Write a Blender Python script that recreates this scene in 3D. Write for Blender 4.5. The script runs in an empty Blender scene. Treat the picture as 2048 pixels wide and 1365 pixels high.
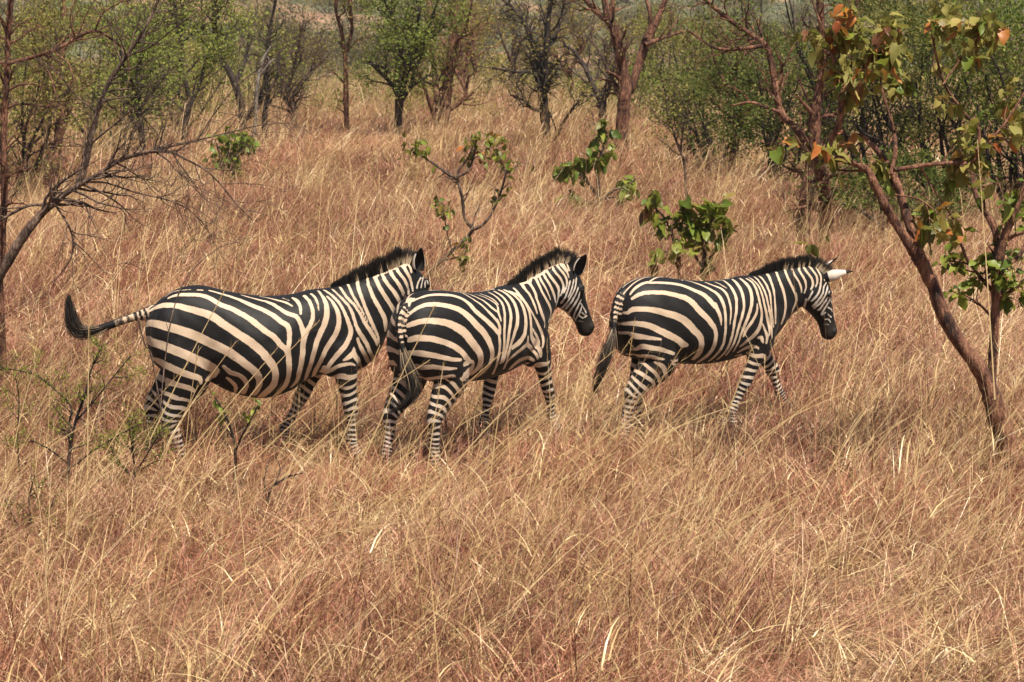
import bpy, bmesh, math, random
import numpy as np
from mathutils import Vector, Matrix, Quaternion

# ------------------------------------------------------------------ camera
scene = bpy.context.scene
FPX, CX, CY = 3930.0, 1024.0, 682.5          # focal length and centre in pixels of a 2048 x 1365 frame
CAM_H, HORIZON = 3.3, 60.0
PITCH = math.atan((CY - HORIZON) / FPX)
cam_data = bpy.data.cameras.new('camera')
cam = bpy.data.objects.new('camera', cam_data)
scene.collection.objects.link(cam)
scene.camera = cam
cam.location = (0, 0, CAM_H)
cam.rotation_euler = (math.pi / 2 - PITCH, 0, 0)
cam_data.sensor_width = 36.0
cam_data.lens = FPX / 2048.0 * 36.0
cam_data.clip_start = 0.3
cam_data.clip_end = 6000
cam_data.dof.use_dof = True
cam_data.dof.focus_distance = 14.6
cam_data.dof.aperture_fstop = 7.1

# ------------------------------------------------------------------ light
SUN_DIR = Vector((0.22, -0.36, 0.91)).normalized()       # towards the sun: high, to the right, a little behind the camera
world = bpy.data.worlds.new('World')
scene.world = world
world.use_nodes = True
wn, wl = world.node_tree.nodes, world.node_tree.links
wn.clear()
w_out = wn.new('ShaderNodeOutputWorld'); w_bg = wn.new('ShaderNodeBackground'); w_sky = wn.new('ShaderNodeTexSky')
w_sky.sky_type = 'NISHITA'; w_sky.sun_disc = False
w_sky.sun_elevation = math.asin(SUN_DIR.z)
w_sky.sun_rotation = math.atan2(SUN_DIR.x, SUN_DIR.y)
w_sky.dust_density = 1.6
w_bg.inputs['Strength'].default_value = 0.05
wl.new(w_sky.outputs[0], w_bg.inputs[0]); wl.new(w_bg.outputs[0], w_out.inputs[0])
sun_data = bpy.data.lights.new('sun', 'SUN')
sun_data.energy = 5.0; sun_data.angle = math.radians(0.55); sun_data.color = (1.0, 0.905, 0.775)
sun = bpy.data.objects.new('sun', sun_data); scene.collection.objects.link(sun)
sun.rotation_euler = SUN_DIR.to_track_quat('Z', 'Y').to_euler()
sun.location = (8, -8, 30)

scene.view_settings.view_transform = 'Standard'
scene.view_settings.look = 'None'
scene.view_settings.gamma = 1.0
scene.view_settings.use_curve_mapping = False
scene.view_settings.exposure = 0.64
scene.render.engine = 'CYCLES'
scene.cycles.max_bounces = 5
scene.cycles.diffuse_bounces = 2
scene.cycles.glossy_bounces = 2
scene.cycles.transmission_bounces = 3
scene.cycles.transparent_max_bounces = 6
scene.cycles.use_denoising = True

COL = scene.collection
rng = np.random.default_rng(11)

# ------------------------------------------------------------------ helpers
def P(px, py, Y):
    """world point at distance Y whose photograph position is (px, py)"""
    u, v = (px - CX) / FPX, (CY - py) / FPX
    cp, sp = math.cos(PITCH), math.sin(PITCH)
    d = (u, cp + v * sp, -sp + v * cp)
    t = Y / d[1]
    return np.array((d[0] * t, Y, CAM_H + d[2] * t))

def tag(o, label=None, cat=None, group=None, kind=None):
    if label: o['label'] = label
    if cat: o['category'] = cat
    if group: o['group'] = group
    if kind: o['kind'] = kind
    return o

def empty(name, loc, label, cat, group=None):
    o = bpy.data.objects.new(name, None)
    o.empty_display_size = 0.2
    o.location = [float(c) for c in loc]
    COL.objects.link(o)
    return tag(o, label, cat, group)

def link(name, me, parent=None, mat=None):
    o = bpy.data.objects.new(name, me)
    COL.objects.link(o)
    if mat is not None and not me.materials: me.materials.append(mat)
    if parent is not None: o.parent = parent
    return o

def mesh_np(name, V, F, smooth=False, mats=None):
    """mesh from a vertex array and a list of equal-length face arrays"""
    me = bpy.data.meshes.new(name)
    V = np.asarray(V, dtype=np.float32)
    Fs = [np.asarray(f, dtype=np.int32) for f in (F if isinstance(F, (list, tuple)) else [F]) if len(f)]
    me.vertices.add(len(V)); me.vertices.foreach_set('co', V.ravel())
    loops = np.concatenate([f.ravel() for f in Fs])
    tot = np.concatenate([np.full(len(f), f.shape[1], np.int32) for f in Fs])
    start = np.concatenate([[0], np.cumsum(tot)[:-1]]).astype(np.int32)
    me.loops.add(len(loops)); me.loops.foreach_set('vertex_index', loops)
    me.polygons.add(len(tot)); me.polygons.foreach_set('loop_start', start); me.polygons.foreach_set('loop_total', tot)
    if smooth: me.polygons.foreach_set('use_smooth', np.ones(len(tot), bool))
    me.update(calc_edges=True)
    for m in (mats or []): me.materials.append(m)
    return me

def set_attr(me, name, data, kind='FLOAT'):
    a = me.attributes.new(name, kind, 'POINT')
    data = np.asarray(data, dtype=np.float32)
    a.data.foreach_set({'FLOAT': 'value', 'FLOAT_VECTOR': 'vector', 'FLOAT_COLOR': 'color'}[kind], data.ravel())

def sstep(a, b, x):
    t = np.clip((np.asarray(x, float) - a) / (b - a), 0, 1)
    return t * t * (3 - 2 * t)

def catmull(C, n):
    """resample control rows (any number of channels) with a Catmull-Rom spline, n samples per span"""
    C = np.asarray(C, float)
    E = np.vstack([2 * C[0] - C[1], C, 2 * C[-1] - C[-2]])
    t = np.linspace(0, 1, n, endpoint=False)[:, None]
    out = []
    for i in range(len(C) - 1):
        a, b, c, d = E[i:i + 4]
        out.append(0.5 * (2 * b + (c - a) * t + (2 * a - 5 * b + 4 * c - d) * t ** 2 + (3 * b - a - 3 * c + d) * t ** 3))
    out.append(C[-1:])
    return np.vstack(out)

class Nodes:
    def __init__(self, mat):
        mat.use_nodes = True
        self.t = mat.node_tree; self.t.nodes.clear()
    def __call__(self, kind, _in=None, **kw):
        n = self.t.nodes.new('ShaderNode' + kind)
        for k, v in kw.items(): setattr(n, k, v)
        for k, v in (_in or {}).items(): self.put(n.inputs[k], v)
        return n
    def put(self, sock, v):
        if isinstance(v, bpy.types.NodeSocket): self.t.links.new(v, sock)
        else: sock.default_value = v
    def math(self, op, a, b=0.0, c=0.0):
        n = self('Math', operation=op)
        for i, v in enumerate((a, b, c)): self.put(n.inputs[i], v)
        return n.outputs[0]
    def mix(self, f, a, b, mode='MIX'):
        n = self('Mix', data_type='RGBA', blend_type=mode)
        self.put(n.inputs[0], f); self.put(n.inputs[6], a); self.put(n.inputs[7], b)
        return n.outputs[2]
    def ramp(self, f, stops):
        n = self('ValToRGB'); self.put(n.inputs[0], f)
        e = n.color_ramp.elements
        while len(e) < len(stops): e.new(0.5)
        for el, (p, c) in zip(e, stops): el.position = p; el.color = (*c, 1)
        return n.outputs[0]
    def noise(self, vec, scale, detail=3, rough=0.55):
        n = self('TexNoise', {'Scale': scale, 'Detail': detail, 'Roughness': rough})
        if vec is not None: self.put(n.inputs['Vector'], vec)
        return n.outputs['Fac']
    def attr(self, name):
        return self('Attribute', attribute_name=name)
    def out(self, shader):
        o = self('OutputMaterial'); self.t.links.new(shader, o.inputs['Surface'])

def new_mat(name):
    m = bpy.data.materials.new(name)
    return m, Nodes(m)

# ------------------------------------------------------------------ plant materials
def grass_material(name, stops, patch=None, trans=0.35, rough=0.7):
    """dry blades: colour by blade (tone attribute), by tuft (random) and by broad patches of the meadow"""
    m, n = new_mat(name)
    tone = n.attr('tone').outputs['Fac']
    rnd = n('ObjectInfo').outputs['Random']
    f = n.math('ADD', n.math('MULTIPLY', tone, 0.72), n.math('MULTIPLY', rnd, 0.28))
    col = n.ramp(f, stops)
    if patch:
        pos = n('NewGeometry').outputs['Position']
        pn = n.noise(pos, 0.34, 4, 0.6)
        pf = n.ramp(pn, [(0.42, (0, 0, 0)), (0.58, (1, 1, 1))])
        col = n.mix(n.math('MULTIPLY', pf, 0.8), col, n.mix(1.0, col, (*patch, 1), 'MULTIPLY'))
        p2_ = n.ramp(n.noise(pos, 1.7, 3, 0.6), [(0.45, (0.72, 0.66, 0.62)), (0.58, (1, 1, 1))])
        col = n.mix(1.0, col, p2_, 'MULTIPLY')
    bs = n('BsdfPrincipled', {'Base Color': col, 'Roughness': rough, 'Specular IOR Level': 0.5})
    tr = n('BsdfTranslucent', {'Color': col})
    mx = n('MixShader', {0: trans, 1: bs.outputs[0], 2: tr.outputs[0]})
    n.out(mx.outputs[0])
    return m

M_GRASS = grass_material('dry_grass', [(0.0, (0.085, 0.033, 0.020)), (0.3, (0.30, 0.135, 0.086)), (0.6, (0.55, 0.305, 0.190)), (0.85, (0.72, 0.475, 0.285)), (1.0, (0.82, 0.63, 0.41))], patch=(1.0, 0.77, 0.77), trans=0.13, rough=0.5)
M_STRAW = grass_material('straw_stalk', [(0.0, (0.34, 0.19, 0.095)), (0.4, (0.58, 0.39, 0.18)), (0.8, (0.74, 0.57, 0.30)), (1.0, (0.84, 0.71, 0.47))], trans=0.12, rough=0.38)
M_GREENGRASS = grass_material('green_grass', [(0.0, (0.16, 0.17, 0.04)), (0.6, (0.30, 0.29, 0.08)), (1.0, (0.48, 0.40, 0.15))], trans=0.4)

def soil_material():
    m, n = new_mat('dry_soil')
    pos = n('NewGeometry').outputs['Position']
    col = n.ramp(n.noise(pos, 3.0, 8, 0.65), [(0.3, (0.07, 0.034, 0.02)), (0.55, (0.13, 0.066, 0.038)), (0.75, (0.21, 0.115, 0.063))])
    fine = n.noise(pos, 40.0, 4, 0.6)
    col = n.mix(0.5, col, n.ramp(fine, [(0.3, (0.10, 0.05, 0.03)), (0.7, (0.42, 0.25, 0.13))]))
    bs = n('BsdfPrincipled', {'Base Color': col, 'Roughness': 0.95})
    b = n('Bump', {'Strength': 0.6, 'Distance': 0.03, 'Height': fine})
    n.t.links.new(b.outputs[0], bs.inputs['Normal'])
    n.out(bs.outputs[0])
    return m
M_SOIL = soil_material()

# ------------------------------------------------------------------ ground and hills: one sheet, gently uneven, rising far behind the woodland
def hsh(x, y, s=0.0):
    return (np.sin(x * 0.71 + 1.3 + s) * np.cos(y * 0.63 - 0.7 + s * 2) + 0.5 * np.sin(x * 1.9 - y * 1.3 + s) + 0.35 * np.cos(x * 3.1 + y * 2.7 + s * 3))
def ground_z(x, y):
    x = np.asarray(x, float); y = np.asarray(y, float)
    near = 0.035 * hsh(x, y) * sstep(6, 12, y)
    return near + 0.12 * hsh(x * 0.16, y * 0.16, 2.0) * sstep(18, 40, y)
def hill_z(x, y):
    base = -2.5 + 7 * sstep(120, 230, y) + 30 * sstep(200, 560, y) + 22 * sstep(480, 900, y)
    return base + (5 * hsh(x * 0.03, y * 0.03, 1.0) + 2 * hsh(x * 0.1, y * 0.09, 4.0)) * sstep(150, 320, y)

def sheet(name, xs, ys, zf, mat):
    X, Y = np.meshgrid(xs, ys)
    V = np.stack([X, Y, zf(X, Y)], -1).reshape(-1, 3)
    nx, ny = len(xs), len(ys)
    i = (np.arange(ny - 1)[:, None] * nx + np.arange(nx - 1)[None]).ravel()
    me = mesh_np(name, V, np.stack([i, i + 1, i + 1 + nx, i + nx], 1), True, [mat])
    return tag(link(name, me), kind='structure')

ys = np.concatenate([np.linspace(-60, 5, 8), np.linspace(6, 30, 80), np.linspace(31, 140, 70)])
xs = np.concatenate([np.linspace(-160, -22, 16), np.linspace(-20, 20, 130), np.linspace(22, 160, 16)])
ground = sheet('ground', xs, ys, ground_z, M_SOIL)

# ------------------------------------------------------------------ grass tufts (scattered with geometry nodes)
def blades(bases, dirs, lens, bend, wid, tone, bdir=None, segs=4, tipw=0.15, face=None):
    """N curved tapering strips. bases Nx3, dirs Nx3 unit, bend N (radians), bdir Nx3 direction of the droop"""
    N = len(bases)
    t = np.linspace(0, 1, segs + 1)
    P_ = np.zeros((N, segs + 1, 3)); P_[:, 0] = bases
    d = dirs.copy(); 
    if bdir is None: bdir = np.stack([dirs[:, 0], dirs[:, 1], np.full(N, -0.4)], 1); bdir /= np.linalg.norm(bdir, axis=1)[:, None] + 1e-9
    for k in range(segs):
        P_[:, k + 1] = P_[:, k] + d * (lens / segs)[:, None]
        d = d + bdir * (bend / segs)[:, None]
        d /= np.linalg.norm(d, axis=1)[:, None]
    if face is None:
        a = rng.uniform(0, 2 * np.pi, N); face = np.stack([np.cos(a), np.sin(a), 0 * a], 1)
    w = wid[:, None] * (1 - (1 - tipw) * t[None] ** 1.5) * 0.5
    A = P_ - face[:, None] * w[..., None]; B = P_ + face[:, None] * w[..., None]
    V = np.stack([A, B], 2).reshape(-1, 3)
    s = np.arange(N)[:, None] * (2 * (segs + 1)) + 2 * np.arange(segs)[None]
    s = s.ravel()
    F = np.stack([s, s + 1, s + 3, s + 2], 1)
    T = np.repeat(tone, 2 * (segs + 1))
    return V, F, T, P_

def merge(parts):
    V, F, T, o = [], [], [], 0
    for v, f, t in parts:
        V.append(v); F.append(f + o); T.append(t); o += len(v)
    return np.vstack(V), np.vstack(F), np.concatenate(T)

def unit(v):
    return v / (np.linalg.norm(v, axis=-1, keepdims=True) + 1e-9)

def tuft_fine(seed, n=80, h=0.34, spread=0.13, lean=0.25, w=0.0030):
    r = np.random.default_rng(seed)
    b = np.zeros((n, 3)); b[:, :2] = r.normal(0, spread, (n, 2))
    d = unit(np.stack([r.normal(lean, 0.55, n), r.normal(0, 0.55, n), np.full(n, 1.0)], 1))
    L = h * r.uniform(0.45, 1.35, n)
    v1 = blades(b, d, L, r.uniform(0.1, 1.5, n), w * r.uniform(0.7, 1.6, n), np.where(r.uniform(0, 1, n) < 0.5, r.uniform(0.0, 0.4, n), r.uniform(0.4, 0.95, n)), segs=4)
    # short dead litter lying between the stems
    k = n // 2
    b2 = np.zeros((k, 3)); b2[:, :2] = r.normal(0, spread * 1.2, (k, 2)); b2[:, 2] = r.uniform(0.01, 0.12, k)
    d2 = unit(np.stack([r.normal(0, 1, k), r.normal(0, 1, k), r.normal(0.2, 0.35, k)], 1))
    v2 = blades(b2, d2, r.uniform(0.1, 0.28, k), r.uniform(0, 1.2, k), w * r.uniform(0.9, 2.0, k), r.uniform(0.0, 0.9, k), segs=3)
    # feathery heads: short hairs along the upper part of some blades
    H = []
    top = v1[3][:n // 3]
    for q in range(5):
        f = r.uniform(0.55, 1.0, len(top)) * 4
        i0 = np.minimum(f.astype(int), 3); fr = (f - i0)[:, None]
        p = top[np.arange(len(top)), i0] * (1 - fr) + top[np.arange(len(top)), i0 + 1] * fr
        dd = unit(top[:, -1] - top[:, -2]) + r.normal(0, 0.45, (len(top), 3))
        H.append(blades(p, unit(dd), r.uniform(0.025, 0.06, len(top)), np.zeros(len(top)), np.full(len(top), w * 0.75), r.uniform(0.25, 0.8, len(top)), segs=1)[:3])
    return merge([v1[:3], v2[:3]] + H)

def tuft_tall(seed, n=9, h=0.85, lean=0.45, w=0.0042):
    r = np.random.default_rng(seed)
    b = np.zeros((n, 3)); b[:, :2] = r.normal(0, 0.06, (n, 2))
    d = unit(np.stack([r.normal(lean, 0.32, n), r.normal(0, 0.3, n), np.full(n, 1.0)], 1))
    L = h * r.uniform(0.6, 1.25, n)
    v1 = blades(b, d, L, r.uniform(0.0, 0.75, n), w * r.uniform(0.7, 1.3, n), r.uniform(0.2, 1.0, n), segs=6, tipw=0.35)
    parts = [v1[:3]]
    # narrow drooping leaves leaving the stems
    for q in range(2):
        i0 = r.integers(0, 4, n); p = v1[3][np.arange(n), i0]
        dd = unit(np.stack([r.normal(0.3, 0.7, n), r.normal(0, 0.7, n), np.full(n, 0.6)], 1))
        parts.append(blades(p, dd, r.uniform(0.12, 0.34, n), r.uniform(0.6, 2.2, n), w * r.uniform(1.0, 2.2, n), r.uniform(0.3, 1.0, n), segs=4)[:3])
    # loose seed heads
    for q in range(9):
        f = r.uniform(0.72, 1.0, n) * 6
        i0 = np.minimum(f.astype(int), 5); fr = (f - i0)[:, None]
        p = v1[3][np.arange(n), i0] * (1 - fr) + v1[3][np.arange(n), i0 + 1] * fr
        dd = unit(v1[3][:, -1] - v1[3][:, -2]) + r.normal(0, 0.38, (n, 3))
        parts.append(blades(p, unit(dd), r.uniform(0.03, 0.09, n), np.zeros(n), np.full(n, w * 0.6), r.uniform(0.0, 0.55, n), segs=1)[:3])
    return merge(parts)

def tuft_leafy(seed, n=26, h=0.36):
    """curled pale leaves of a broader grass"""
    r = np.random.default_rng(seed)
    b = np.zeros((n, 3)); b[:, :2] = r.normal(0, 0.10, (n, 2))
    d = unit(np.stack([r.normal(0.15, 0.55, n), r.normal(0, 0.55, n), np.full(n, 1.0)], 1))
    v = blades(b, d, h * r.uniform(0.5, 1.4, n), r.uniform(0.6, 2.8, n), r.uniform(0.004, 0.009, n), r.uniform(0.25, 1.0, n), segs=6, tipw=0.1)
    return merge([v[:3]])

def tile(seed, size, groups):
    """a square piece of meadow: tufts of several kinds merged into one mesh. groups: (kind function, tufts per m2, scale, kwargs)"""
    r = np.random.default_rng(seed)
    parts = []
    protos = {}
    for gi_, (fn, dens, sc, kw, slot) in enumerate(groups):
        n = max(1, int(round(dens * size * size)))
        for i in range(n):
            key = (gi_, int(r.integers(0, 7)))
            if key not in protos: protos[key] = fn(seed * 50 + gi_ * 9 + key[1], **kw)
            V, F, T = protos[key]
            a = r.uniform(-0.9, 0.9) if slot != 2 else r.uniform(-3.1, 3.1)
            c, s_ = math.cos(a), math.sin(a)
            k = sc * r.uniform(0.72, 1.3)
            x, y = r.uniform(-size / 2, size / 2, 2)
            W = np.stack([(V[:, 0] * c - V[:, 1] * s_) * k + x, (V[:, 0] * s_ + V[:, 1] * c) * k + y, V[:, 2] * k * r.uniform(0.8, 1.2) - 0.015], 1)
            parts.append((W, F, np.clip(T + r.normal(0, 0.10), 0, 1), np.full(len(F), slot, np.int32)))
    o = 0; Vs, Fs, Ts, Ms = [], [], [], []
    for v, f, t, m in parts:
        Vs.append(v); Fs.append(f + o); Ts.append(t); Ms.append(m); o += len(v)
    me = mesh_np('meadow_tile', np.vstack(Vs), np.vstack(Fs), False, [M_GRASS, M_STRAW, M_STRAW, M_GREENGRASS])
    set_attr(me, 'tone', np.concatenate(Ts))
    me.polygons.foreach_set('material_index', np.concatenate(Ms))
    return bpy.data.objects.new('meadow_tile_source', me)

def scatter(name, pts, rot, scl, idx, sources, label, cat):
    """one object that sets a source tuft on every point (geometry nodes)"""
    me = bpy.data.meshes.new(name)
    me.vertices.add(len(pts)); me.vertices.foreach_set('co', np.asarray(pts, np.float32).ravel())
    set_attr(me, 'rot', rot, 'FLOAT_VECTOR'); set_attr(me, 'scl', scl, 'FLOAT_VECTOR')
    a = me.attributes.new('pick', 'INT', 'POINT'); a.data.foreach_set('value', np.asarray(idx, np.int32))
    o = link(name, me)
    t = bpy.data.node_groups.new(name, 'GeometryNodeTree')
    t.interface.new_socket('Geometry', in_out='INPUT', socket_type='NodeSocketGeometry')
    t.interface.new_socket('Geometry', in_out='OUTPUT', socket_type='NodeSocketGeometry')
    N = t.nodes; L = t.links
    gi, go = N.new('NodeGroupInput'), N.new('NodeGroupOutput')
    iop = N.new('GeometryNodeInstanceOnPoints')
    join = N.new('GeometryNodeGeometryToInstance')
    for s in reversed(sources):
        oi = N.new('GeometryNodeObjectInfo'); oi.inputs['Object'].default_value = s
        L.new(oi.outputs['Geometry'], join.inputs[0])
    def named(nm, ty):
        q = N.new('GeometryNodeInputNamedAttribute'); q.data_type = ty; q.inputs['Name'].default_value = nm
        return q.outputs['Attribute']
    L.new(gi.outputs[0], iop.inputs['Points']); L.new(join.outputs[0], iop.inputs['Instance'])
    iop.inputs['Pick Instance'].default_value = True
    L.new(named('pick', 'INT'), iop.inputs['Instance Index'])
    L.new(named('rot', 'FLOAT_VECTOR'), iop.inputs['Rotation']); L.new(named('scl', 'FLOAT_VECTOR'), iop.inputs['Scale'])
    L.new(iop.outputs[0], go.inputs[0])
    md = o.modifiers.new('scatter', 'NODES'); md.node_group = t
    return tag(o, label, cat, kind='stuff')

def field(x, y, s):
    return 0.5 + 0.5 * np.tanh(hsh(x * 0.9, y * 0.9, s) * 0.9 + 0.5 * hsh(x * 2.3, y * 2.1, s + 3))

def lay_tiles(name, y0, y1, size, sources, label, hmin=0.62, hmax=1.42):
    """tiles edge to edge over the visible strip between two distances, mirrored and turned a little"""
    r = np.random.default_rng(int(y0 * 10))
    P_, R_, S_, I_ = [], [], [], []
    ny = int(round((y1 - y0) / size)); sy = (y1 - y0) / ny
    for j in range(ny):
        y = y0 + (j + 0.5) * sy
        W = (y + sy) * 0.262 + 1.2
        nx = int(math.ceil(W / size))
        for i in range(-nx, nx + 1):
            x = i * size + r.uniform(-0.08, 0.08) * size + (j % 2) * size * 0.5
            P_.append((x, y, float(ground_z(x, y)))); R_.append((0, 0, r.normal(0, 0.14)))
            h = hmin + (hmax - hmin) * float(field(x, y, 1.0))
            if 12.6 < y < 16.0: h = max(h, 0.95) * 1.03
            S_.append((1.05, 1.05 * r.choice([-1, 1]), h)); I_.append(r.integers(0, len(sources)))
    return scatter(name, P_, R_, S_, I_, sources, label, 'grass')

near_tiles = [tile(500 + i, 1.3, [(tuft_fine, 20, 1.05, dict(n=40, w=0.0042), 0), (tuft_tall, 7.0, 0.9, dict(lean=0.6), 1), (tuft_leafy, 9.0, 0.9, {}, 2), (tuft_leafy, 1.0, 0.8, dict(n=14), 3)]) for i in range(8)]
mid_tiles = [tile(600 + i, 2.2, [(tuft_fine, 15, 1.25, dict(n=40, w=0.0052, h=0.30), 0), (tuft_tall, 4.2, 1.0, dict(w=0.0050), 1), (tuft_leafy, 2.5, 1.0, dict(n=16), 2), (tuft_leafy, 0.15, 1.0, dict(n=14), 3)]) for i in range(6)]
far_tiles = [tile(700 + i, 5.0, [(tuft_fine, 5.6, 2.1, dict(n=40, w=0.0066, h=0.24), 0), (tuft_tall, 2.0, 1.25, dict(w=0.0072), 1)]) for i in range(5)]
lay_tiles('dry_grass', 8.4, 17.5, 1.3, near_tiles, 'low pinkish dry grass and leaning straw stems around and in front of the zebras')
lay_tiles('dry_grass', 17.5, 39.5, 2.2, mid_tiles, 'golden dry grass of the clearing behind the zebras')
lay_tiles('dry_grass', 39.5, 99.5, 5.0, far_tiles, 'pale dry grass at the back of the clearing along the woodland')

# ------------------------------------------------------------------ zebras
def coat_material():
    """black and cream coat: the stripe attribute is a signed distance to the stripe edge, in metres"""
    m, n = new_mat('zebra_coat')
    st = n.attr('stripe').outputs['Fac']
    pale = n.attr('pale').outputs['Fac']        # 0 warm flank, 1 whiter legs and face
    dark = n.attr('dark').outputs['Fac']        # brown-black bare skin of muzzle, hooves, inside of the ears
    oc = n('TexCoord').outputs['Object']
    wob = n.math('SUBTRACT', n.noise(oc, 34.0, 3, 0.6), 0.5)
    hair = n.math('SUBTRACT', n.noise(oc, 260.0, 2, 0.6), 0.5)
    e = n.math('ADD', st, n.math('ADD', n.math('MULTIPLY', wob, 0.009), n.math('MULTIPLY', hair, 0.008)))
    f = n('MapRange', {'Value': e, 'From Min': -0.0022, 'From Max': 0.0022}, interpolation_type='SMOOTHSTEP').outputs[0]
    big = n.noise(oc, 5.0, 4, 0.6)
    warm = n.mix(big, (0.57, 0.415, 0.285, 1), (0.72, 0.58, 0.435, 1))
    white = n.mix(pale, warm, (0.66, 0.59, 0.51, 1))
    white = n.mix(n.math('MULTIPLY', n.noise(oc, 120.0, 3, 0.7), 0.35), white, (0.36, 0.25, 0.17, 1))
    black = n.mix(n.noise(oc, 90.0, 3, 0.7), (0.005, 0.005, 0.006, 1), (0.015, 0.014, 0.014, 1))
    col = n.mix(f, black, white)
    col = n.mix(dark, col, (0.022, 0.017, 0.014, 1))
    bs = n('BsdfPrincipled', {'Base Color': col, 'Roughness': 0.58, 'Specular IOR Level': 0.24, 'Sheen Weight': 0.04, 'Sheen Roughness': 0.4})
    mp = n('Mapping', {'Scale': (60, 170, 170)}); n.t.links.new(oc, mp.inputs[0])
    h = n.noise(mp.outputs[0], 2.2, 3, 0.6)
    b = n('Bump', {'Strength': 0.30, 'Distance': 0.004, 'Height': h}); n.t.links.new(b.outputs[0], bs.inputs['Normal'])
    n.out(bs.outputs[0])
    return m
def eye_material():
    m, n = new_mat('dark_eye')
    n.out(n('BsdfPrincipled', {'Base Color': (0.008, 0.006, 0.005, 1), 'Roughness': 0.08}).outputs[0])
    return m
def mane_material():
    m, n = new_mat('mane_hair')
    c = n.attr('tone').outputs['Fac']
    col = n.ramp(c, [(0.0, (0.010, 0.009, 0.008)), (0.35, (0.035, 0.024, 0.017)), (0.6, (0.36, 0.26, 0.16)), (1.0, (0.70, 0.57, 0.40))])
    n.out(n('BsdfPrincipled', {'Base Color': col, 'Roughness': 0.6}).outputs[0])
    return m
M_COAT, M_EYE, M_MANE = coat_material(), eye_material(), mane_material()

def ring_mesh(C, U, S, up, dn, wd, e=2.0, nseg=40):
    """closed tube: centre C, frame vectors U (up) and S (side), half sizes up / down / side per ring"""
    t = np.linspace(0, 2 * np.pi, nseg, endpoint=False)
    ct, st = np.cos(t), np.sin(t)
    cc = np.sign(ct) * np.abs(ct) ** (2 / e); ss = np.sign(st) * np.abs(st) ** (2 / e)
    v = np.where(ss[None] > 0, ss[None] * up[:, None], ss[None] * dn[:, None])
    V = C[:, None] + U[:, None] * v[..., None] + S[:, None] * (cc[None] * wd[:, None])[..., None]
    R = len(C); V = V.reshape(-1, 3)
    i = np.arange(R - 1)[:, None] * nseg; j = np.arange(nseg)[None]; k = (np.arange(nseg) + 1)[None] % nseg
    Q = np.stack([(i + j), (i + k), (i + nseg + k), (i + nseg + j)], -1).reshape(-1, 4)
    n0 = len(V)
    V = np.vstack([V, C[:1], C[-1:]])
    j = np.arange(nseg); k = (j + 1) % nseg
    T = np.vstack([np.stack([np.full(nseg, n0), k, j], 1), np.stack([np.full(nseg, n0 + 1), (R - 1) * nseg + j, (R - 1) * nseg + k], 1)])
    return V, Q, T

def limb(ctrl, n=8, nseg=24):
    """tube through control rows (x, y, z, half depth fore-aft, half width)"""
    A = catmull(ctrl, n)
    C = A[:, :3]; D = unit(np.gradient(C, axis=0))
    S = np.tile([0., 1., 0.], (len(C), 1)); S = unit(S - D * (S * D).sum(1)[:, None])
    U = np.cross(S, D)
    return ring_mesh(C, U, S, A[:, 3], A[:, 3], A[:, 4], 2.0, nseg)

def ball(c, r, n=24):
    th = np.linspace(0, np.pi, n)[1:-1]
    C = np.array([[c[0], c[1], c[2] - r[2] * math.cos(a)] for a in th])
    s = np.sin(th)
    C = np.vstack([C]); U = np.tile([1., 0, 0], (len(C), 1)); S = np.tile([0, 1., 0], (len(C), 1))
    return ring_mesh(C, U, S, r[0] * s, r[0] * s, r[1] * s, 2.0, n)

HEAD = [  # along the head from the poll, top of the profile, underside, half width
    (0.00, 0.085, -0.135, 0.080), (0.07, 0.108, -0.165, 0.094), (0.14, 0.110, -0.180, 0.104), (0.21, 0.098, -0.165, 0.096),
    (0.29, 0.082, -0.120, 0.076), (0.37, 0.070, -0.086, 0.061), (0.44, 0.064, -0.078, 0.056), (0.495, 0.060, -0.082, 0.060),
    (0.535, 0.042, -0.074, 0.056), (0.560, 0.005, -0.045, 0.038)]

def spine_pairs(z):
    """rows of (top x, top z, bottom x, bottom z, half width) from rump to muzzle"""
    bl, sg = z.get('belly', 0.0), z.get('sag', 0.0)
    rs = z.get('slope', 0.0)
    rows = [(-0.815, 1.11 - rs, -0.80, 0.90, 0.055), (-0.785, 1.205 - rs, -0.77, 0.80, 0.14), (-0.71, 1.295 - rs * 0.9, -0.70, 0.73, 0.205), (-0.58, 1.345 - rs * 0.5, -0.57, 0.69, 0.245),
            (-0.42, 1.345 - sg * 0.3, -0.42, 0.665, 0.262), (-0.22, 1.312 - sg * 0.8, -0.22, 0.635 - bl * 0.7, 0.278 + bl * 0.4), (0.0, 1.282 - sg, 0.0, 0.615 - bl, 0.290 + bl * 0.5),
            (0.20, 1.275 - sg * 0.8, 0.20, 0.625 - bl * 0.7, 0.280 + bl * 0.3), (0.37, 1.295 - sg * 0.4, 0.40, 0.655, 0.250)]
    rows += z['neck']
    (hx, hz), a = z['head'], z['head_angle']
    ca, sa = math.cos(a), math.sin(a)
    for u, t, b, w in HEAD:
        f = lambda v: (hx + ca * u + sa * v, hz - sa * u + ca * v)
        T_, B_ = f(t), f(b)
        rows.append((*T_, *B_, w))
    return rows

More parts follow.
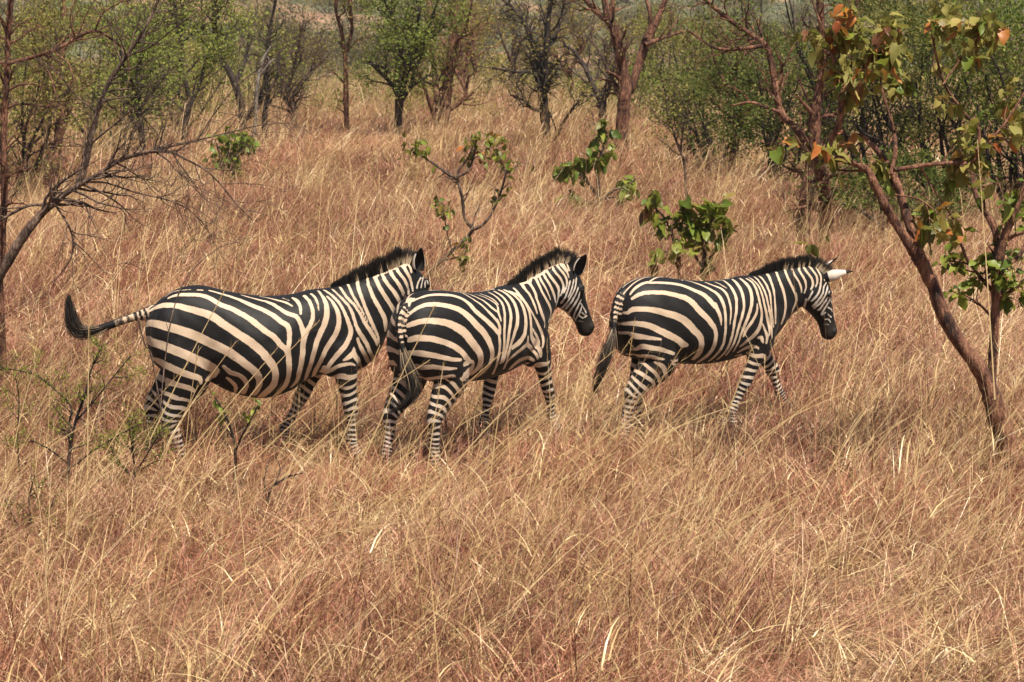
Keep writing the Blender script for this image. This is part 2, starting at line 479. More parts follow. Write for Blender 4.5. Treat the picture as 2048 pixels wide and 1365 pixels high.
def bend_fn(z):
    """turn of neck and head to the side: map from the symmetric body to the posed one"""
    x0, x1, psi = z['bend']
    xs = np.linspace(-3, 3, 3001)
    a = psi * sstep(x0, x1, xs)
    cx = np.concatenate([[0], np.cumsum(np.cos(a[:-1]) * np.diff(xs))]); cy = np.concatenate([[0], np.cumsum(np.sin(a[:-1]) * np.diff(xs))])
    i0 = np.searchsorted(xs, x0); cx += xs[i0] - cx[i0]; cy -= cy[i0]
    def f(V):
        V = np.asarray(V, float); o = V.copy()
        k = V[:, 2] > 0.45
        x = V[:, 0]
        ax = np.interp(x, xs, a); X = np.interp(x, xs, cx); Y = np.interp(x, xs, cy)
        o[k, 0] = (X - np.sin(ax) * V[:, 1])[k]; o[k, 1] = (Y + np.cos(ax) * V[:, 1])[k]
        # legs keep their place: fade the bend out below the chest
        return o
    return f

def leg_rows(joints, radii, y):
    return [(x, y + dy, zz, a, b) for (x, dy, zz), (a, b) in zip(joints, radii)]

FORE_R = [(0.140, 0.085), (0.118, 0.082), (0.090, 0.066), (0.060, 0.052), (0.054, 0.048), (0.037, 0.033), (0.035, 0.031), (0.043, 0.038), (0.035, 0.034), (0.050, 0.046), (0.056, 0.050)]
HIND_R = [(0.205, 0.125), (0.195, 0.120), (0.168, 0.098), (0.115, 0.070), (0.072, 0.050), (0.049, 0.041), (0.041, 0.036), (0.045, 0.039), (0.037, 0.035), (0.050, 0.046), (0.056, 0.050)]

def leg_path(kind, p):
    """joint positions of a leg from the swing angles (radians, forward positive) of its segments"""
    if kind == 'fore':
        sh = np.array([0.54, 0.97]); seg = [0.27, 0.29, 0.245, 0.10]
        J = [sh]
        for L, a in zip(seg, p): J.append(J[-1] + L * np.array([math.sin(a), -math.cos(a)]))
        s, e, k, f, h = J
        pts = [s, s * .5 + e * .5, e, e * .45 + k * .55, k, k * .65 + f * .35, k * .3 + f * .7, f, f * .5 + h * .5, h, h + np.array([0.012, -0.045])]
    else:
        hip = np.array([-0.55, 1.03]); seg = [0.33, 0.34, 0.32, 0.10]
        J = [hip]
        for L, a in zip(seg, p): J.append(J[-1] + L * np.array([math.sin(a), -math.cos(a)]))
        s, e, k, f, h = J
        pts = [s, s * .5 + e * .5, e, e * .5 + k * .5, k, k * .75 + f * .25, k * .35 + f * .65, f, f * .5 + h * .5, h, h + np.array([0.012, -0.045])]
    return pts

def build_ear(base, axis, front, side, L=0.175, W=0.046, z_tip=2.4):
    """cupped ear; returns outer and inner surfaces with their colours"""
    nu, nv = 15, 13
    u = np.linspace(0, 1, nu); v = np.linspace(-1, 1, nv)
    w = W * np.where(u < 0.36, 0.62 + 0.38 * np.sin(np.pi * u / 0.72), np.clip(1 - (np.maximum(u - 0.36, 0) / 0.64) ** z_tip, 0.004, 1))
    wrap = 1.75 - 0.75 * u
    ang = v[None] * wrap[:, None]
    R = w / np.sin(np.minimum(wrap, 1.5))
    off_s = R[:, None] * np.sin(ang); off_f = -R[:, None] * (np.cos(ang) - np.cos(wrap)[:, None] * 0.0) + R[:, None] * 0.55
    A, Fv, S = (np.asarray(q, float) for q in (axis, front, side))
    Po = base + (A * (L * u)[:, None, None].reshape(nu, 1, 1)) + S * off_s[..., None] + Fv * off_f[..., None]
    Po = Po + Fv * (0.035 * u ** 2 - 0.012 * np.sin(np.pi * u))[:, None, None]
    cen = base + A * (L * u)[:, None, None] + Fv * 0.01
    Pi = Po + unit(cen - Po) * 0.0055
    V = np.vstack([Po.reshape(-1, 3), Pi.reshape(-1, 3)])
    i = (np.arange(nu - 1)[:, None] * nv + np.arange(nv - 1)[None]).ravel()
    Q = np.stack([i, i + 1, i + 1 + nv, i + nv], 1); n = nu * nv
    E = [Q, Q[:, ::-1] + n]
    for c in (0, nv - 1):
        j = np.arange(nu - 1) * nv + c
        E.append(np.stack([j, j + nv, j + nv + n, j + n], 1))
    j = (nu - 1) * nv + np.arange(nv - 1)
    E.append(np.stack([j, j + 1, j + 1 + n, j + n], 1))
    uu = np.repeat(u, nv)
    st_o = np.where((uu > 0.76) & (uu < 0.97), -0.03, 0.03); st_o = np.where(uu < 0.16, -0.02, st_o)
    st = np.concatenate([st_o, np.full(n, -0.03)])
    dk = np.concatenate([np.zeros(n), np.where(np.abs(np.tile(v, nu)) > 0.9, 0.0, 0.75)])
    return V, np.vstack(E), st, dk

def seg_dist(Pn, polys):
    """largest (half width - distance) from points to stripes; polys: list of rows (x, y, z, half width)"""
    best = np.full(len(Pn), -1.0)
    for pl in polys:
        pl = np.asarray(pl, float)
        lo = pl[:, :3].min(0) - 0.12; hi = pl[:, :3].max(0) + 0.12
        k = np.where(np.all((Pn > lo) & (Pn < hi), axis=1))[0]
        if not len(k): continue
        q = Pn[k]; b = best[k]
        for a_, c_ in zip(pl[:-1], pl[1:]):
            ab = c_[:3] - a_[:3]; L2 = ab @ ab + 1e-12
            t = np.clip(((q - a_[:3]) @ ab) / L2, 0, 1)
            d = np.linalg.norm(q - a_[:3] - t[:, None] * ab, axis=1)
            b = np.maximum(b, a_[3] + t * (c_[3] - a_[3]) - d)
        best[k] = b
    return best

def band(phase, duty):
    """signed distance-like band value, positive on the pale bands; phase in periods"""
    f = np.abs((phase % 1.0) - 0.5)
    return (f - 0.5 + duty / 2)

def default_torso(Pn):
    x, y, z = Pn.T
    return band(x / 0.10, 0.42) * 0.1

STRIPES = {  # pale stripes of each coat as (x, y, z, half width) rows on the near flank of the symmetric body, in metres
    'left': [
        [(-0.8,-0.02,1.168,0.0061),(-0.787,-0.028,1.178,0.0061),(-0.765,-0.017,1.197,0.0083),(-0.737,-0.025,1.205,0.0007),(-0.711,-0.028,1.229,0.0003),(-0.685,-0.031,1.249,0.0003),(-0.66,-0.033,1.267,0.0047),(-0.633,-0.017,1.284,0.0072),(-0.601,-0.03,1.299,0.0066),(-0.568,-0.056,1.308,0.006),(-0.53,-0.077,1.313,0.0054),(-0.488,-0.089,1.317,0.0048)],
        [(-0.645,-0.092,1.26,0.0095),(-0.626,-0.095,1.27,0.0113),(-0.605,-0.101,1.278,0.0131),(-0.586,-0.107,1.283,0.015),(-0.563,-0.117,1.286,0.0164),(-0.529,-0.13,1.288,0.0161),(-0.491,-0.141,1.287,0.016),(-0.456,-0.146,1.287,0.0167),(-0.421,-0.152,1.284,0.0163),(-0.385,-0.162,1.274,0.0174),(-0.349,-0.174,1.26,0.0183),(-0.317,-0.192,1.239,0.019),(-0.281,-0.21,1.217,0.0186),(-0.241,-0.219,1.204,0.0201),(-0.204,-0.23,1.19,0.0205),(-0.165,-0.245,1.169,0.0203),(-0.126,-0.26,1.148,0.0205),(-0.091,-0.274,1.126,0.0202),(-0.057,-0.288,1.101,0.0218),(-0.02,-0.304,1.07,0.0205),(0.017,-0.315,1.04,0.0208)],
        [(0.017,-0.315,1.04,0.0208),(0.046,-0.32,1.02,0.0198),(0.074,-0.322,1.0,0.0204),(0.099,-0.325,0.973,0.0197),(0.119,-0.326,0.945,0.0197),(0.141,-0.324,0.923,0.0193),(0.16,-0.321,0.902,0.0175),(0.17,-0.32,0.881,0.0165),(0.179,-0.317,0.858,0.0172)],
        [(-0.44,-0.101,1.315,0.006),(-0.421,-0.102,1.314,0.006),(-0.403,-0.104,1.312,0.006)],
        [(-0.355,-0.095,1.307,0.0083),(-0.322,-0.097,1.298,0.0102),(-0.289,-0.1,1.288,0.0119),(-0.253,-0.104,1.277,0.0132),(-0.217,-0.113,1.266,0.0143),(-0.182,-0.128,1.254,0.0154),(-0.146,-0.142,1.243,0.0167),(-0.113,-0.161,1.228,0.0185),(-0.077,-0.181,1.212,0.0196),(-0.027,-0.202,1.192,0.0191),(0.027,-0.224,1.171,0.0183)],
        [(0.026,-0.226,1.168,0.018),(0.054,-0.238,1.155,0.018),(0.082,-0.25,1.14,0.0192),(0.109,-0.264,1.118,0.0193),(0.133,-0.275,1.097,0.019),(0.158,-0.279,1.083,0.0196),(0.179,-0.284,1.067,0.0197),(0.188,-0.291,1.045,0.0186),(0.191,-0.298,1.019,0.0178),(0.191,-0.304,0.995,0.0167),(0.19,-0.309,0.967,0.0162),(0.185,-0.314,0.943,0.0167),(0.18,-0.316,0.915,0.0158),(0.18,-0.317,0.882,0.018),(0.182,-0.316,0.845,0.02),(0.183,-0.312,0.807,0.0212),(0.185,-0.304,0.768,0.0205),(0.184,-0.293,0.732,0.0194),(0.18,-0.278,0.694,0.0186),(0.17,-0.258,0.656,0.0204),(0.155,-0.232,0.618,0.0222),(0.129,-0.205,0.583,0.021),(0.104,-0.165,0.552,0.0199),(0.087,-0.111,0.527,0.0183),(0.067,-0.088,0.518,0.0166)],
        [(-0.126,-0.043,1.263,0.0072),(-0.096,-0.065,1.255,0.0083),(-0.063,-0.083,1.247,0.0095),(-0.015,-0.106,1.236,0.0107),(0.034,-0.129,1.224,0.0119)],
        [(0.035,-0.127,1.225,0.0133),(0.063,-0.146,1.216,0.015),(0.089,-0.164,1.206,0.0163),(0.11,-0.185,1.193,0.0146),(0.133,-0.204,1.179,0.015),(0.158,-0.22,1.163,0.0159),(0.184,-0.233,1.148,0.0171),(0.215,-0.238,1.139,0.017),(0.244,-0.243,1.127,0.0175),(0.259,-0.251,1.11,0.0157),(0.27,-0.259,1.087,0.0166),(0.28,-0.267,1.06,0.017),(0.288,-0.272,1.033,0.0184),(0.293,-0.275,1.012,0.0201),(0.297,-0.276,0.993,0.0215)],
        [(0.317,-0.097,1.253,0.0117),(0.331,-0.13,1.24,0.0113),(0.346,-0.153,1.226,0.0127),(0.355,-0.173,1.207,0.0128),(0.361,-0.191,1.186,0.0131),(0.367,-0.207,1.16,0.0133),(0.368,-0.22,1.134,0.0132),(0.365,-0.231,1.107,0.0144),(0.354,-0.242,1.082,0.0148),(0.344,-0.25,1.06,0.0157),(0.329,-0.259,1.038,0.0158),(0.317,-0.266,1.016,0.0181),(0.303,-0.274,0.993,0.0223),(0.294,-0.28,0.966,0.0216),(0.288,-0.283,0.933,0.0206),(0.285,-0.284,0.899,0.0205),(0.285,-0.283,0.864,0.0211),(0.278,-0.28,0.825,0.0216),(0.274,-0.273,0.787,0.0218),(0.266,-0.266,0.754,0.0221),(0.259,-0.255,0.723,0.0228),(0.256,-0.239,0.692,0.0208),(0.249,-0.22,0.662,0.0199),(0.232,-0.207,0.635,0.0177),(0.212,-0.189,0.609,0.0155)],
        [(0.006,-0.016,1.246,0.0055),(0.038,-0.041,1.242,0.0066),(0.069,-0.066,1.238,0.0078),(0.099,-0.092,1.233,0.0089),(0.128,-0.115,1.226,0.01),(0.155,-0.13,1.221,0.0109),(0.179,-0.146,1.215,0.0111),(0.202,-0.166,1.205,0.0083),(0.223,-0.185,1.192,0.0055)],
        [(0.164,-0.077,1.237,0.0044),(0.187,-0.104,1.232,0.0044),(0.207,-0.126,1.225,0.0044)],
        [(0.232,-0.089,1.24,0.0078),(0.247,-0.116,1.234,0.0124),(0.261,-0.142,1.224,0.0135),(0.272,-0.169,1.207,0.013),(0.28,-0.192,1.188,0.0113),(0.281,-0.213,1.165,0.0098),(0.28,-0.23,1.142,0.0085)],
        [(0.368,-0.091,1.264,0.0089),(0.383,-0.117,1.253,0.0088),(0.395,-0.138,1.239,0.0089),(0.402,-0.156,1.222,0.0083),(0.408,-0.172,1.203,0.0063),(0.41,-0.188,1.18,0.0056),(0.41,-0.2,1.159,0.0044)],
        [(0.408,-0.012,1.306,0.0082),(0.431,-0.079,1.272,0.0082),(0.44,-0.105,1.259,0.01),(0.45,-0.126,1.244,0.0124),(0.459,-0.145,1.224,0.014),(0.467,-0.163,1.201,0.0163),(0.47,-0.182,1.17,0.0184),(0.469,-0.199,1.136,0.0201),(0.463,-0.212,1.103,0.0205),(0.452,-0.223,1.069,0.0212),(0.439,-0.231,1.039,0.0198),(0.422,-0.238,1.011,0.0209),(0.41,-0.243,0.985,0.0198),(0.397,-0.247,0.957,0.0196),(0.385,-0.25,0.925,0.0189),(0.376,-0.25,0.89,0.0183),(0.366,-0.249,0.859,0.0195),(0.359,-0.244,0.829,0.0185),(0.35,-0.237,0.795,0.0192),(0.341,-0.228,0.763,0.0196),(0.332,-0.215,0.732,0.0211),(0.322,-0.199,0.703,0.0199),(0.317,-0.182,0.682,0.0177),(0.313,-0.152,0.655,0.0155),(0.321,-0.114,0.576,0.0143),(0.305,-0.113,0.543,0.009)],
        [(0.48,-0.118,1.248,0.0056),(0.497,-0.135,1.232,0.0077),(0.513,-0.148,1.215,0.0087),(0.528,-0.173,1.189,0.0129),(0.542,-0.189,1.159,0.0146),(0.55,-0.199,1.13,0.0165),(0.554,-0.207,1.1,0.0168),(0.554,-0.213,1.07,0.0179),(0.548,-0.218,1.04,0.0175),(0.538,-0.222,1.01,0.0186),(0.523,-0.224,0.979,0.0194),(0.503,-0.227,0.948,0.0196),(0.48,-0.23,0.918,0.0185),(0.461,-0.231,0.888,0.0175),(0.446,-0.229,0.857,0.0176),(0.431,-0.223,0.824,0.0163),(0.419,-0.213,0.792,0.0169),(0.404,-0.202,0.764,0.0165),(0.389,-0.186,0.733,0.019),(0.379,-0.159,0.701,0.0183),(0.372,-0.106,0.665,0.0166),(0.385,-0.104,0.606,0.0101),(0.376,-0.105,0.586,0.0085),(0.362,-0.105,0.559,0.0084),(0.347,-0.104,0.529,0.0069)],
        [(0.44,-0.012,1.305,0.0072),(0.482,-0.075,1.276,0.0072),(0.499,-0.097,1.265,0.0078),(0.519,-0.117,1.25,0.0088),(0.542,-0.137,1.227,0.0089),(0.565,-0.155,1.199,0.0111),(0.583,-0.169,1.168,0.0115),(0.598,-0.179,1.134,0.0116),(0.611,-0.186,1.102,0.0132),(0.622,-0.191,1.069,0.0144),(0.632,-0.193,1.039,0.015),(0.639,-0.195,1.009,0.0165),(0.636,-0.199,0.98,0.0165),(0.626,-0.203,0.952,0.0182),(0.61,-0.215,0.924,0.018),(0.59,-0.227,0.895,0.0187),(0.567,-0.233,0.871,0.019),(0.544,-0.233,0.847,0.0183),(0.522,-0.229,0.821,0.0174),(0.502,-0.219,0.793,0.0166),(0.48,-0.215,0.764,0.0158),(0.465,-0.203,0.731,0.0155),(0.458,-0.185,0.703,0.0148),(0.463,-0.15,0.676,0.0203)],
        [(0.498,-0.012,1.319,0.0064),(0.537,-0.08,1.28,0.0064),(0.559,-0.112,1.257,0.007),(0.584,-0.132,1.233,0.009),(0.605,-0.146,1.209,0.0091),(0.627,-0.156,1.185,0.0093),(0.643,-0.166,1.152,0.0105),(0.657,-0.174,1.118,0.011),(0.665,-0.18,1.08,0.0109),(0.674,-0.184,1.044,0.0115),(0.684,-0.185,1.015,0.0122),(0.696,-0.185,0.987,0.0129),(0.71,-0.182,0.962,0.014),(0.725,-0.178,0.934,0.0134),(0.739,-0.172,0.904,0.0129),(0.751,-0.162,0.872,0.0129),(0.763,-0.148,0.839,0.0127),(0.78,-0.125,0.804,0.013),(0.798,-0.086,0.773,0.0175),(0.807,-0.046,0.757,0.0089)],
        [(0.564,-0.012,1.332,0.0082),(0.592,-0.083,1.286,0.0082),(0.605,-0.11,1.263,0.0094),(0.621,-0.129,1.239,0.0098),(0.642,-0.142,1.215,0.0104),(0.667,-0.152,1.189,0.0092),(0.686,-0.161,1.154,0.0084),(0.703,-0.166,1.122,0.0083),(0.716,-0.17,1.09,0.01),(0.727,-0.171,1.062,0.0105),(0.739,-0.171,1.038,0.0116),(0.751,-0.17,1.015,0.0121),(0.764,-0.167,0.993,0.0121),(0.776,-0.164,0.968,0.0119),(0.791,-0.156,0.934,0.0107),(0.804,-0.146,0.905,0.0104),(0.808,-0.14,0.89,0.009),(0.812,-0.135,0.879,0.007)],
        [(0.626,-0.012,1.361,0.0088),(0.641,-0.044,1.317,0.0088),(0.652,-0.095,1.286,0.0096),(0.663,-0.123,1.251,0.0089),(0.681,-0.141,1.216,0.0086),(0.699,-0.153,1.18,0.007),(0.716,-0.16,1.146,0.0057),(0.728,-0.164,1.113,0.0049),(0.739,-0.166,1.082,0.0047),(0.748,-0.168,1.052,0.0043)],
        [(0.717,-0.012,1.379,0.0112),(0.713,-0.011,1.342,0.0112),(0.705,-0.057,1.327,0.0119),(0.707,-0.104,1.285,0.0123),(0.716,-0.127,1.246,0.0109),(0.727,-0.142,1.207,0.0104),(0.737,-0.152,1.169,0.01),(0.748,-0.158,1.133,0.0104),(0.76,-0.161,1.095,0.0109),(0.771,-0.162,1.059,0.0109),(0.783,-0.161,1.026,0.0111),(0.795,-0.158,0.995,0.0095),(0.807,-0.152,0.967,0.0084),(0.817,-0.145,0.939,0.0073),(0.819,-0.14,0.92,0.0064),(0.822,-0.135,0.9,0.0045)],
        [(0.78,-0.012,1.406,0.0089),(0.781,-0.026,1.358,0.0089),(0.772,-0.086,1.318,0.0102),(0.782,-0.114,1.275,0.0117),(0.793,-0.13,1.231,0.013),(0.805,-0.138,1.198,0.0133),(0.819,-0.141,1.166,0.0135),(0.835,-0.141,1.128,0.0144),(0.85,-0.139,1.095,0.0154),(0.86,-0.136,1.067,0.0161),(0.864,-0.132,1.04,0.018),(0.867,-0.128,1.014,0.0164),(0.868,-0.122,0.985,0.0119)],
        [(0.87,-0.012,1.418,0.0127),(0.851,-0.033,1.374,0.0127),(0.83,-0.042,1.365,0.014),(0.832,-0.085,1.329,0.013),(0.842,-0.108,1.289,0.014),(0.859,-0.12,1.249,0.0135),(0.878,-0.124,1.213,0.0132),(0.9,-0.122,1.177,0.014),(0.921,-0.115,1.14,0.0165),(0.95,-0.086,1.101,0.0215),(0.949,-0.072,1.074,0.0124),(0.94,-0.071,1.051,0.0112)],
        [(0.951,-0.012,1.434,0.0089),(0.918,-0.034,1.391,0.0089),(0.888,-0.027,1.386,0.012),(0.884,-0.079,1.347,0.0125),(0.9,-0.099,1.312,0.0127),(0.92,-0.107,1.28,0.0145),(0.939,-0.109,1.251,0.0158),(0.957,-0.107,1.223,0.0164),(0.97,-0.101,1.2,0.0175),(0.987,-0.09,1.18,0.0179)],
        [(1.032,-0.012,1.448,0.0104),(0.987,-0.029,1.411,0.0104),(0.961,-0.01,1.409,0.0148),(0.946,-0.064,1.378,0.0139),(0.955,-0.085,1.348,0.0132),(0.971,-0.095,1.32,0.0143),(0.987,-0.099,1.291,0.0146),(1.004,-0.097,1.262,0.0133),(1.022,-0.09,1.233,0.0151),(1.07,-0.05,1.198,0.0155)],
        [(1.09,-0.012,1.463,0.0082),(1.043,-0.025,1.427,0.0082),(1.027,-0.0,1.426,0.0126),(1.002,-0.058,1.396,0.013),(1.013,-0.078,1.368,0.0131),(1.032,-0.087,1.341,0.0136),(1.049,-0.09,1.309,0.0142),(1.066,-0.086,1.278,0.0143),(1.082,-0.076,1.248,0.0087),(1.083,-0.077,1.221,0.0067)],
        [(1.145,-0.012,1.467,0.0067),(1.097,-0.014,1.441,0.0067),(1.118,-0.024,1.439,0.0152),(1.069,-0.04,1.426,0.0172),(1.069,-0.067,1.396,0.0167),(1.08,-0.079,1.366,0.015),(1.096,-0.082,1.336,0.0143),(1.108,-0.085,1.304,0.0109),(1.112,-0.088,1.273,0.0083),(1.111,-0.094,1.243,0.0061)],
        [(1.148,-0.012,1.468,0.0074),(1.137,-0.002,1.441,0.0074),(1.15,-0.012,1.436,0.0089),(1.129,-0.049,1.421,0.0142),(1.122,-0.071,1.385,0.0131)],
        [(1.153,-0.099,1.261,0.007),(1.166,-0.096,1.285,0.0071),(1.179,-0.093,1.304,0.0064),(1.195,-0.09,1.318,0.0066),(1.215,-0.084,1.33,0.006)],
        [(1.199,-0.101,1.261,0.0066),(1.212,-0.097,1.285,0.006),(1.226,-0.09,1.308,0.0054),(1.237,-0.083,1.321,0.0059),(1.254,-0.072,1.332,0.006)],
        [(1.249,-0.098,1.259,0.0066),(1.247,-0.096,1.282,0.0039),(1.254,-0.091,1.303,0.0042)],
        [(1.281,-0.104,1.264,0.0058),(1.268,-0.105,1.285,0.0045),(1.269,-0.097,1.303,0.0041)],
        [(0.682,-0.19,0.946,0.0083),(0.69,-0.187,0.916,0.0104),(0.702,-0.181,0.884,0.0123),(0.716,-0.171,0.849,0.0132),(0.734,-0.153,0.812,0.013),(0.754,-0.121,0.769,0.0149),(0.779,-0.041,0.73,0.0114),(0.77,-0.04,0.722,0.0117)],
        [(0.657,-0.201,0.878,0.0065),(0.657,-0.205,0.858,0.0167),(0.652,-0.211,0.839,0.022),(0.634,-0.224,0.826,0.0189),(0.611,-0.232,0.814,0.0161),(0.595,-0.236,0.804,0.0118),(0.58,-0.237,0.797,0.007)],
        [(0.656,-0.209,0.838,0.0227),(0.67,-0.196,0.811,0.0224),(0.686,-0.168,0.778,0.0215),(0.703,-0.131,0.741,0.0112),(0.732,-0.034,0.694,0.0105)],
        [(0.48,-0.165,0.672,0.0156),(0.487,-0.197,0.7,0.0157),(0.502,-0.21,0.723,0.0162),(0.527,-0.221,0.745,0.014),(0.558,-0.233,0.76,0.0136),(0.592,-0.235,0.767,0.0127),(0.625,-0.229,0.769,0.0116),(0.646,-0.22,0.763,0.0088),(0.665,-0.205,0.752,0.006)],
        [(0.494,-0.157,0.665,0.0138),(0.523,-0.163,0.652,0.0138),(0.541,-0.208,0.67,0.0121),(0.57,-0.226,0.692,0.013),(0.601,-0.23,0.707,0.0128),(0.633,-0.224,0.71,0.0132),(0.662,-0.208,0.705,0.0117),(0.681,-0.174,0.687,0.008),(0.68,-0.175,0.671,0.0069)],
        [(0.446,-0.196,0.741,0.0174),(0.437,-0.169,0.709,0.0223),(0.456,-0.135,0.627,0.033),(0.445,-0.156,0.6,0.0232),(0.431,-0.154,0.581,0.0208)],
        [(-0.8,-0.02,1.158,0.0082),(-0.773,-0.039,1.168,0.0082),(-0.749,-0.053,1.184,0.017),(-0.722,-0.088,1.201,0.0215),(-0.688,-0.122,1.212,0.0241),(-0.651,-0.157,1.219,0.0246),(-0.613,-0.173,1.218,0.0208),(-0.574,-0.188,1.214,0.02),(-0.539,-0.202,1.205,0.0222),(-0.503,-0.212,1.195,0.0241),(-0.465,-0.221,1.185,0.0248),(-0.426,-0.23,1.174,0.0261),(-0.387,-0.24,1.162,0.0267),(-0.347,-0.253,1.145,0.0278),(-0.311,-0.268,1.121,0.028),(-0.273,-0.284,1.092,0.0274),(-0.234,-0.298,1.067,0.0265),(-0.195,-0.31,1.04,0.0277),(-0.157,-0.32,1.013,0.0275),(-0.12,-0.328,0.989,0.0292),(-0.083,-0.335,0.962,0.0291),(-0.049,-0.341,0.933,0.029),(-0.018,-0.343,0.904,0.0286),(0.012,-0.344,0.873,0.0284)],
        [(0.012,-0.344,0.866,0.0295),(0.036,-0.342,0.839,0.0286),(0.055,-0.339,0.811,0.0284),(0.071,-0.333,0.783,0.0271),(0.082,-0.326,0.754,0.0247),(0.088,-0.316,0.724,0.0242),(0.086,-0.305,0.694,0.024),(0.081,-0.292,0.666,0.0244),(0.07,-0.276,0.636,0.0272),(0.048,-0.256,0.607,0.0297),(0.025,-0.231,0.581,0.031),(0.005,-0.201,0.558,0.0294),(-0.011,-0.153,0.533,0.0277)],
        [(-0.8,-0.02,1.048,0.0119),(-0.81,-0.005,1.058,0.0119),(-0.796,-0.072,1.078,0.0247),(-0.776,-0.114,1.089,0.0235),(-0.743,-0.178,1.092,0.0253),(-0.706,-0.211,1.087,0.0276),(-0.668,-0.229,1.078,0.0298),(-0.63,-0.239,1.067,0.0306),(-0.587,-0.242,1.055,0.0307),(-0.544,-0.247,1.04,0.0315),(-0.502,-0.251,1.024,0.032),(-0.459,-0.255,1.005,0.0328),(-0.416,-0.263,0.984,0.033),(-0.375,-0.274,0.963,0.0328),(-0.337,-0.287,0.945,0.0332),(-0.299,-0.299,0.927,0.0324),(-0.263,-0.311,0.908,0.0325),(-0.229,-0.319,0.89,0.0326),(-0.201,-0.324,0.868,0.0309),(-0.173,-0.328,0.848,0.0299),(-0.141,-0.332,0.822,0.0291),(-0.109,-0.333,0.795,0.0282),(-0.078,-0.332,0.769,0.0292),(-0.051,-0.328,0.74,0.0276),(-0.035,-0.321,0.713,0.0265),(-0.027,-0.309,0.684,0.0238),(-0.028,-0.291,0.652,0.0218),(-0.037,-0.266,0.618,0.0199),(-0.047,-0.236,0.589,0.0194),(-0.063,-0.196,0.562,0.0206)],
        [(-0.8,-0.02,0.957,0.0149),(-0.807,-0.038,0.967,0.0149),(-0.803,-0.066,0.96,0.0298),(-0.78,-0.147,0.963,0.0358),(-0.744,-0.201,0.955,0.0292),(-0.703,-0.226,0.944,0.0307),(-0.661,-0.24,0.928,0.0313),(-0.619,-0.255,0.912,0.0314),(-0.577,-0.265,0.895,0.0329),(-0.534,-0.268,0.875,0.0322),(-0.491,-0.266,0.852,0.0332),(-0.449,-0.257,0.83,0.033),(-0.411,-0.251,0.809,0.0359),(-0.378,-0.243,0.788,0.038),(-0.351,-0.243,0.771,0.042),(-0.336,-0.244,0.757,0.0371),(-0.337,-0.231,0.737,0.026),(-0.349,-0.207,0.714,0.0238),(-0.37,-0.199,0.696,0.0263),(-0.394,-0.218,0.685,0.0145)],
        [(-0.74,-0.02,0.823,0.0179),(-0.758,-0.127,0.833,0.0179),(-0.734,-0.176,0.824,0.0263),(-0.706,-0.201,0.811,0.03),(-0.673,-0.229,0.798,0.0264),(-0.636,-0.247,0.782,0.0259),(-0.602,-0.256,0.767,0.0247),(-0.567,-0.261,0.75,0.0248),(-0.529,-0.262,0.735,0.024),(-0.495,-0.259,0.721,0.0223),(-0.466,-0.253,0.713,0.0209),(-0.445,-0.247,0.702,0.0183),(-0.438,-0.241,0.685,0.0153),(-0.436,-0.236,0.665,0.0104)],
        [(-0.74,-0.02,0.656,0.0149),(-0.733,-0.148,0.666,0.0149),(-0.726,-0.122,0.659,0.0205),(-0.698,-0.096,0.643,0.0231),(-0.668,-0.196,0.678,0.027),(-0.632,-0.225,0.669,0.0231),(-0.596,-0.239,0.658,0.0204),(-0.561,-0.245,0.647,0.0193),(-0.529,-0.245,0.637,0.0188),(-0.504,-0.242,0.626,0.0182),(-0.492,-0.237,0.616,0.0141),(-0.482,-0.232,0.605,0.0089)],
        [(-0.715,-0.089,0.552,0.0115),(-0.686,-0.178,0.589,0.0148),(-0.655,-0.206,0.585,0.0156),(-0.623,-0.219,0.578,0.0145),(-0.591,-0.225,0.571,0.0135),(-0.567,-0.225,0.562,0.0121),(-0.541,-0.221,0.55,0.0098)],
        [(-0.276,-0.288,0.788,0.0142),(-0.253,-0.29,0.765,0.0176),(-0.231,-0.29,0.744,0.0205),(-0.206,-0.295,0.736,0.0195),(-0.181,-0.3,0.73,0.0173),(-0.157,-0.301,0.717,0.0176),(-0.138,-0.297,0.698,0.0189),(-0.121,-0.288,0.673,0.0183),(-0.115,-0.271,0.644,0.0147),(-0.125,-0.235,0.608,0.0152),(-0.14,-0.167,0.567,0.0184)],
        [(-0.251,-0.257,0.698,0.013),(-0.233,-0.256,0.683,0.0159),(-0.216,-0.25,0.665,0.0183),(-0.2,-0.241,0.646,0.0189),(-0.19,-0.224,0.624,0.0154),(-0.192,-0.182,0.594,0.0108),(-0.192,-0.067,0.553,0.0092)],
    ],
    'middle': [
        [(-0.752,-0.035,1.263,0.0056),(-0.731,-0.021,1.28,0.0111),(-0.709,-0.007,1.295,0.0157),(-0.694,-0.009,1.304,0.0138),(-0.683,-0.015,1.31,0.0105)],
        [(-0.715,-0.014,1.29,0.0126),(-0.699,-0.032,1.299,0.0107),(-0.678,-0.045,1.308,0.0095),(-0.654,-0.057,1.317,0.0102),(-0.627,-0.067,1.324,0.0116),(-0.599,-0.076,1.329,0.0126),(-0.571,-0.086,1.331,0.0137),(-0.536,-0.096,1.331,0.0148),(-0.499,-0.103,1.328,0.0158),(-0.458,-0.11,1.324,0.0164),(-0.414,-0.115,1.318,0.0168),(-0.375,-0.122,1.31,0.0174),(-0.346,-0.131,1.3,0.0179),(-0.32,-0.142,1.289,0.0184),(-0.298,-0.156,1.275,0.0189),(-0.28,-0.174,1.258,0.02),(-0.264,-0.19,1.239,0.0211),(-0.253,-0.208,1.216,0.0217),(-0.242,-0.223,1.193,0.0221),(-0.218,-0.234,1.171,0.0221),(-0.193,-0.244,1.15,0.0216),(-0.17,-0.253,1.129,0.0196),(-0.146,-0.261,1.107,0.0217),(-0.117,-0.269,1.081,0.0217),(-0.092,-0.276,1.057,0.0195),(-0.07,-0.281,1.031,0.0201),(-0.044,-0.285,1.005,0.0186)],
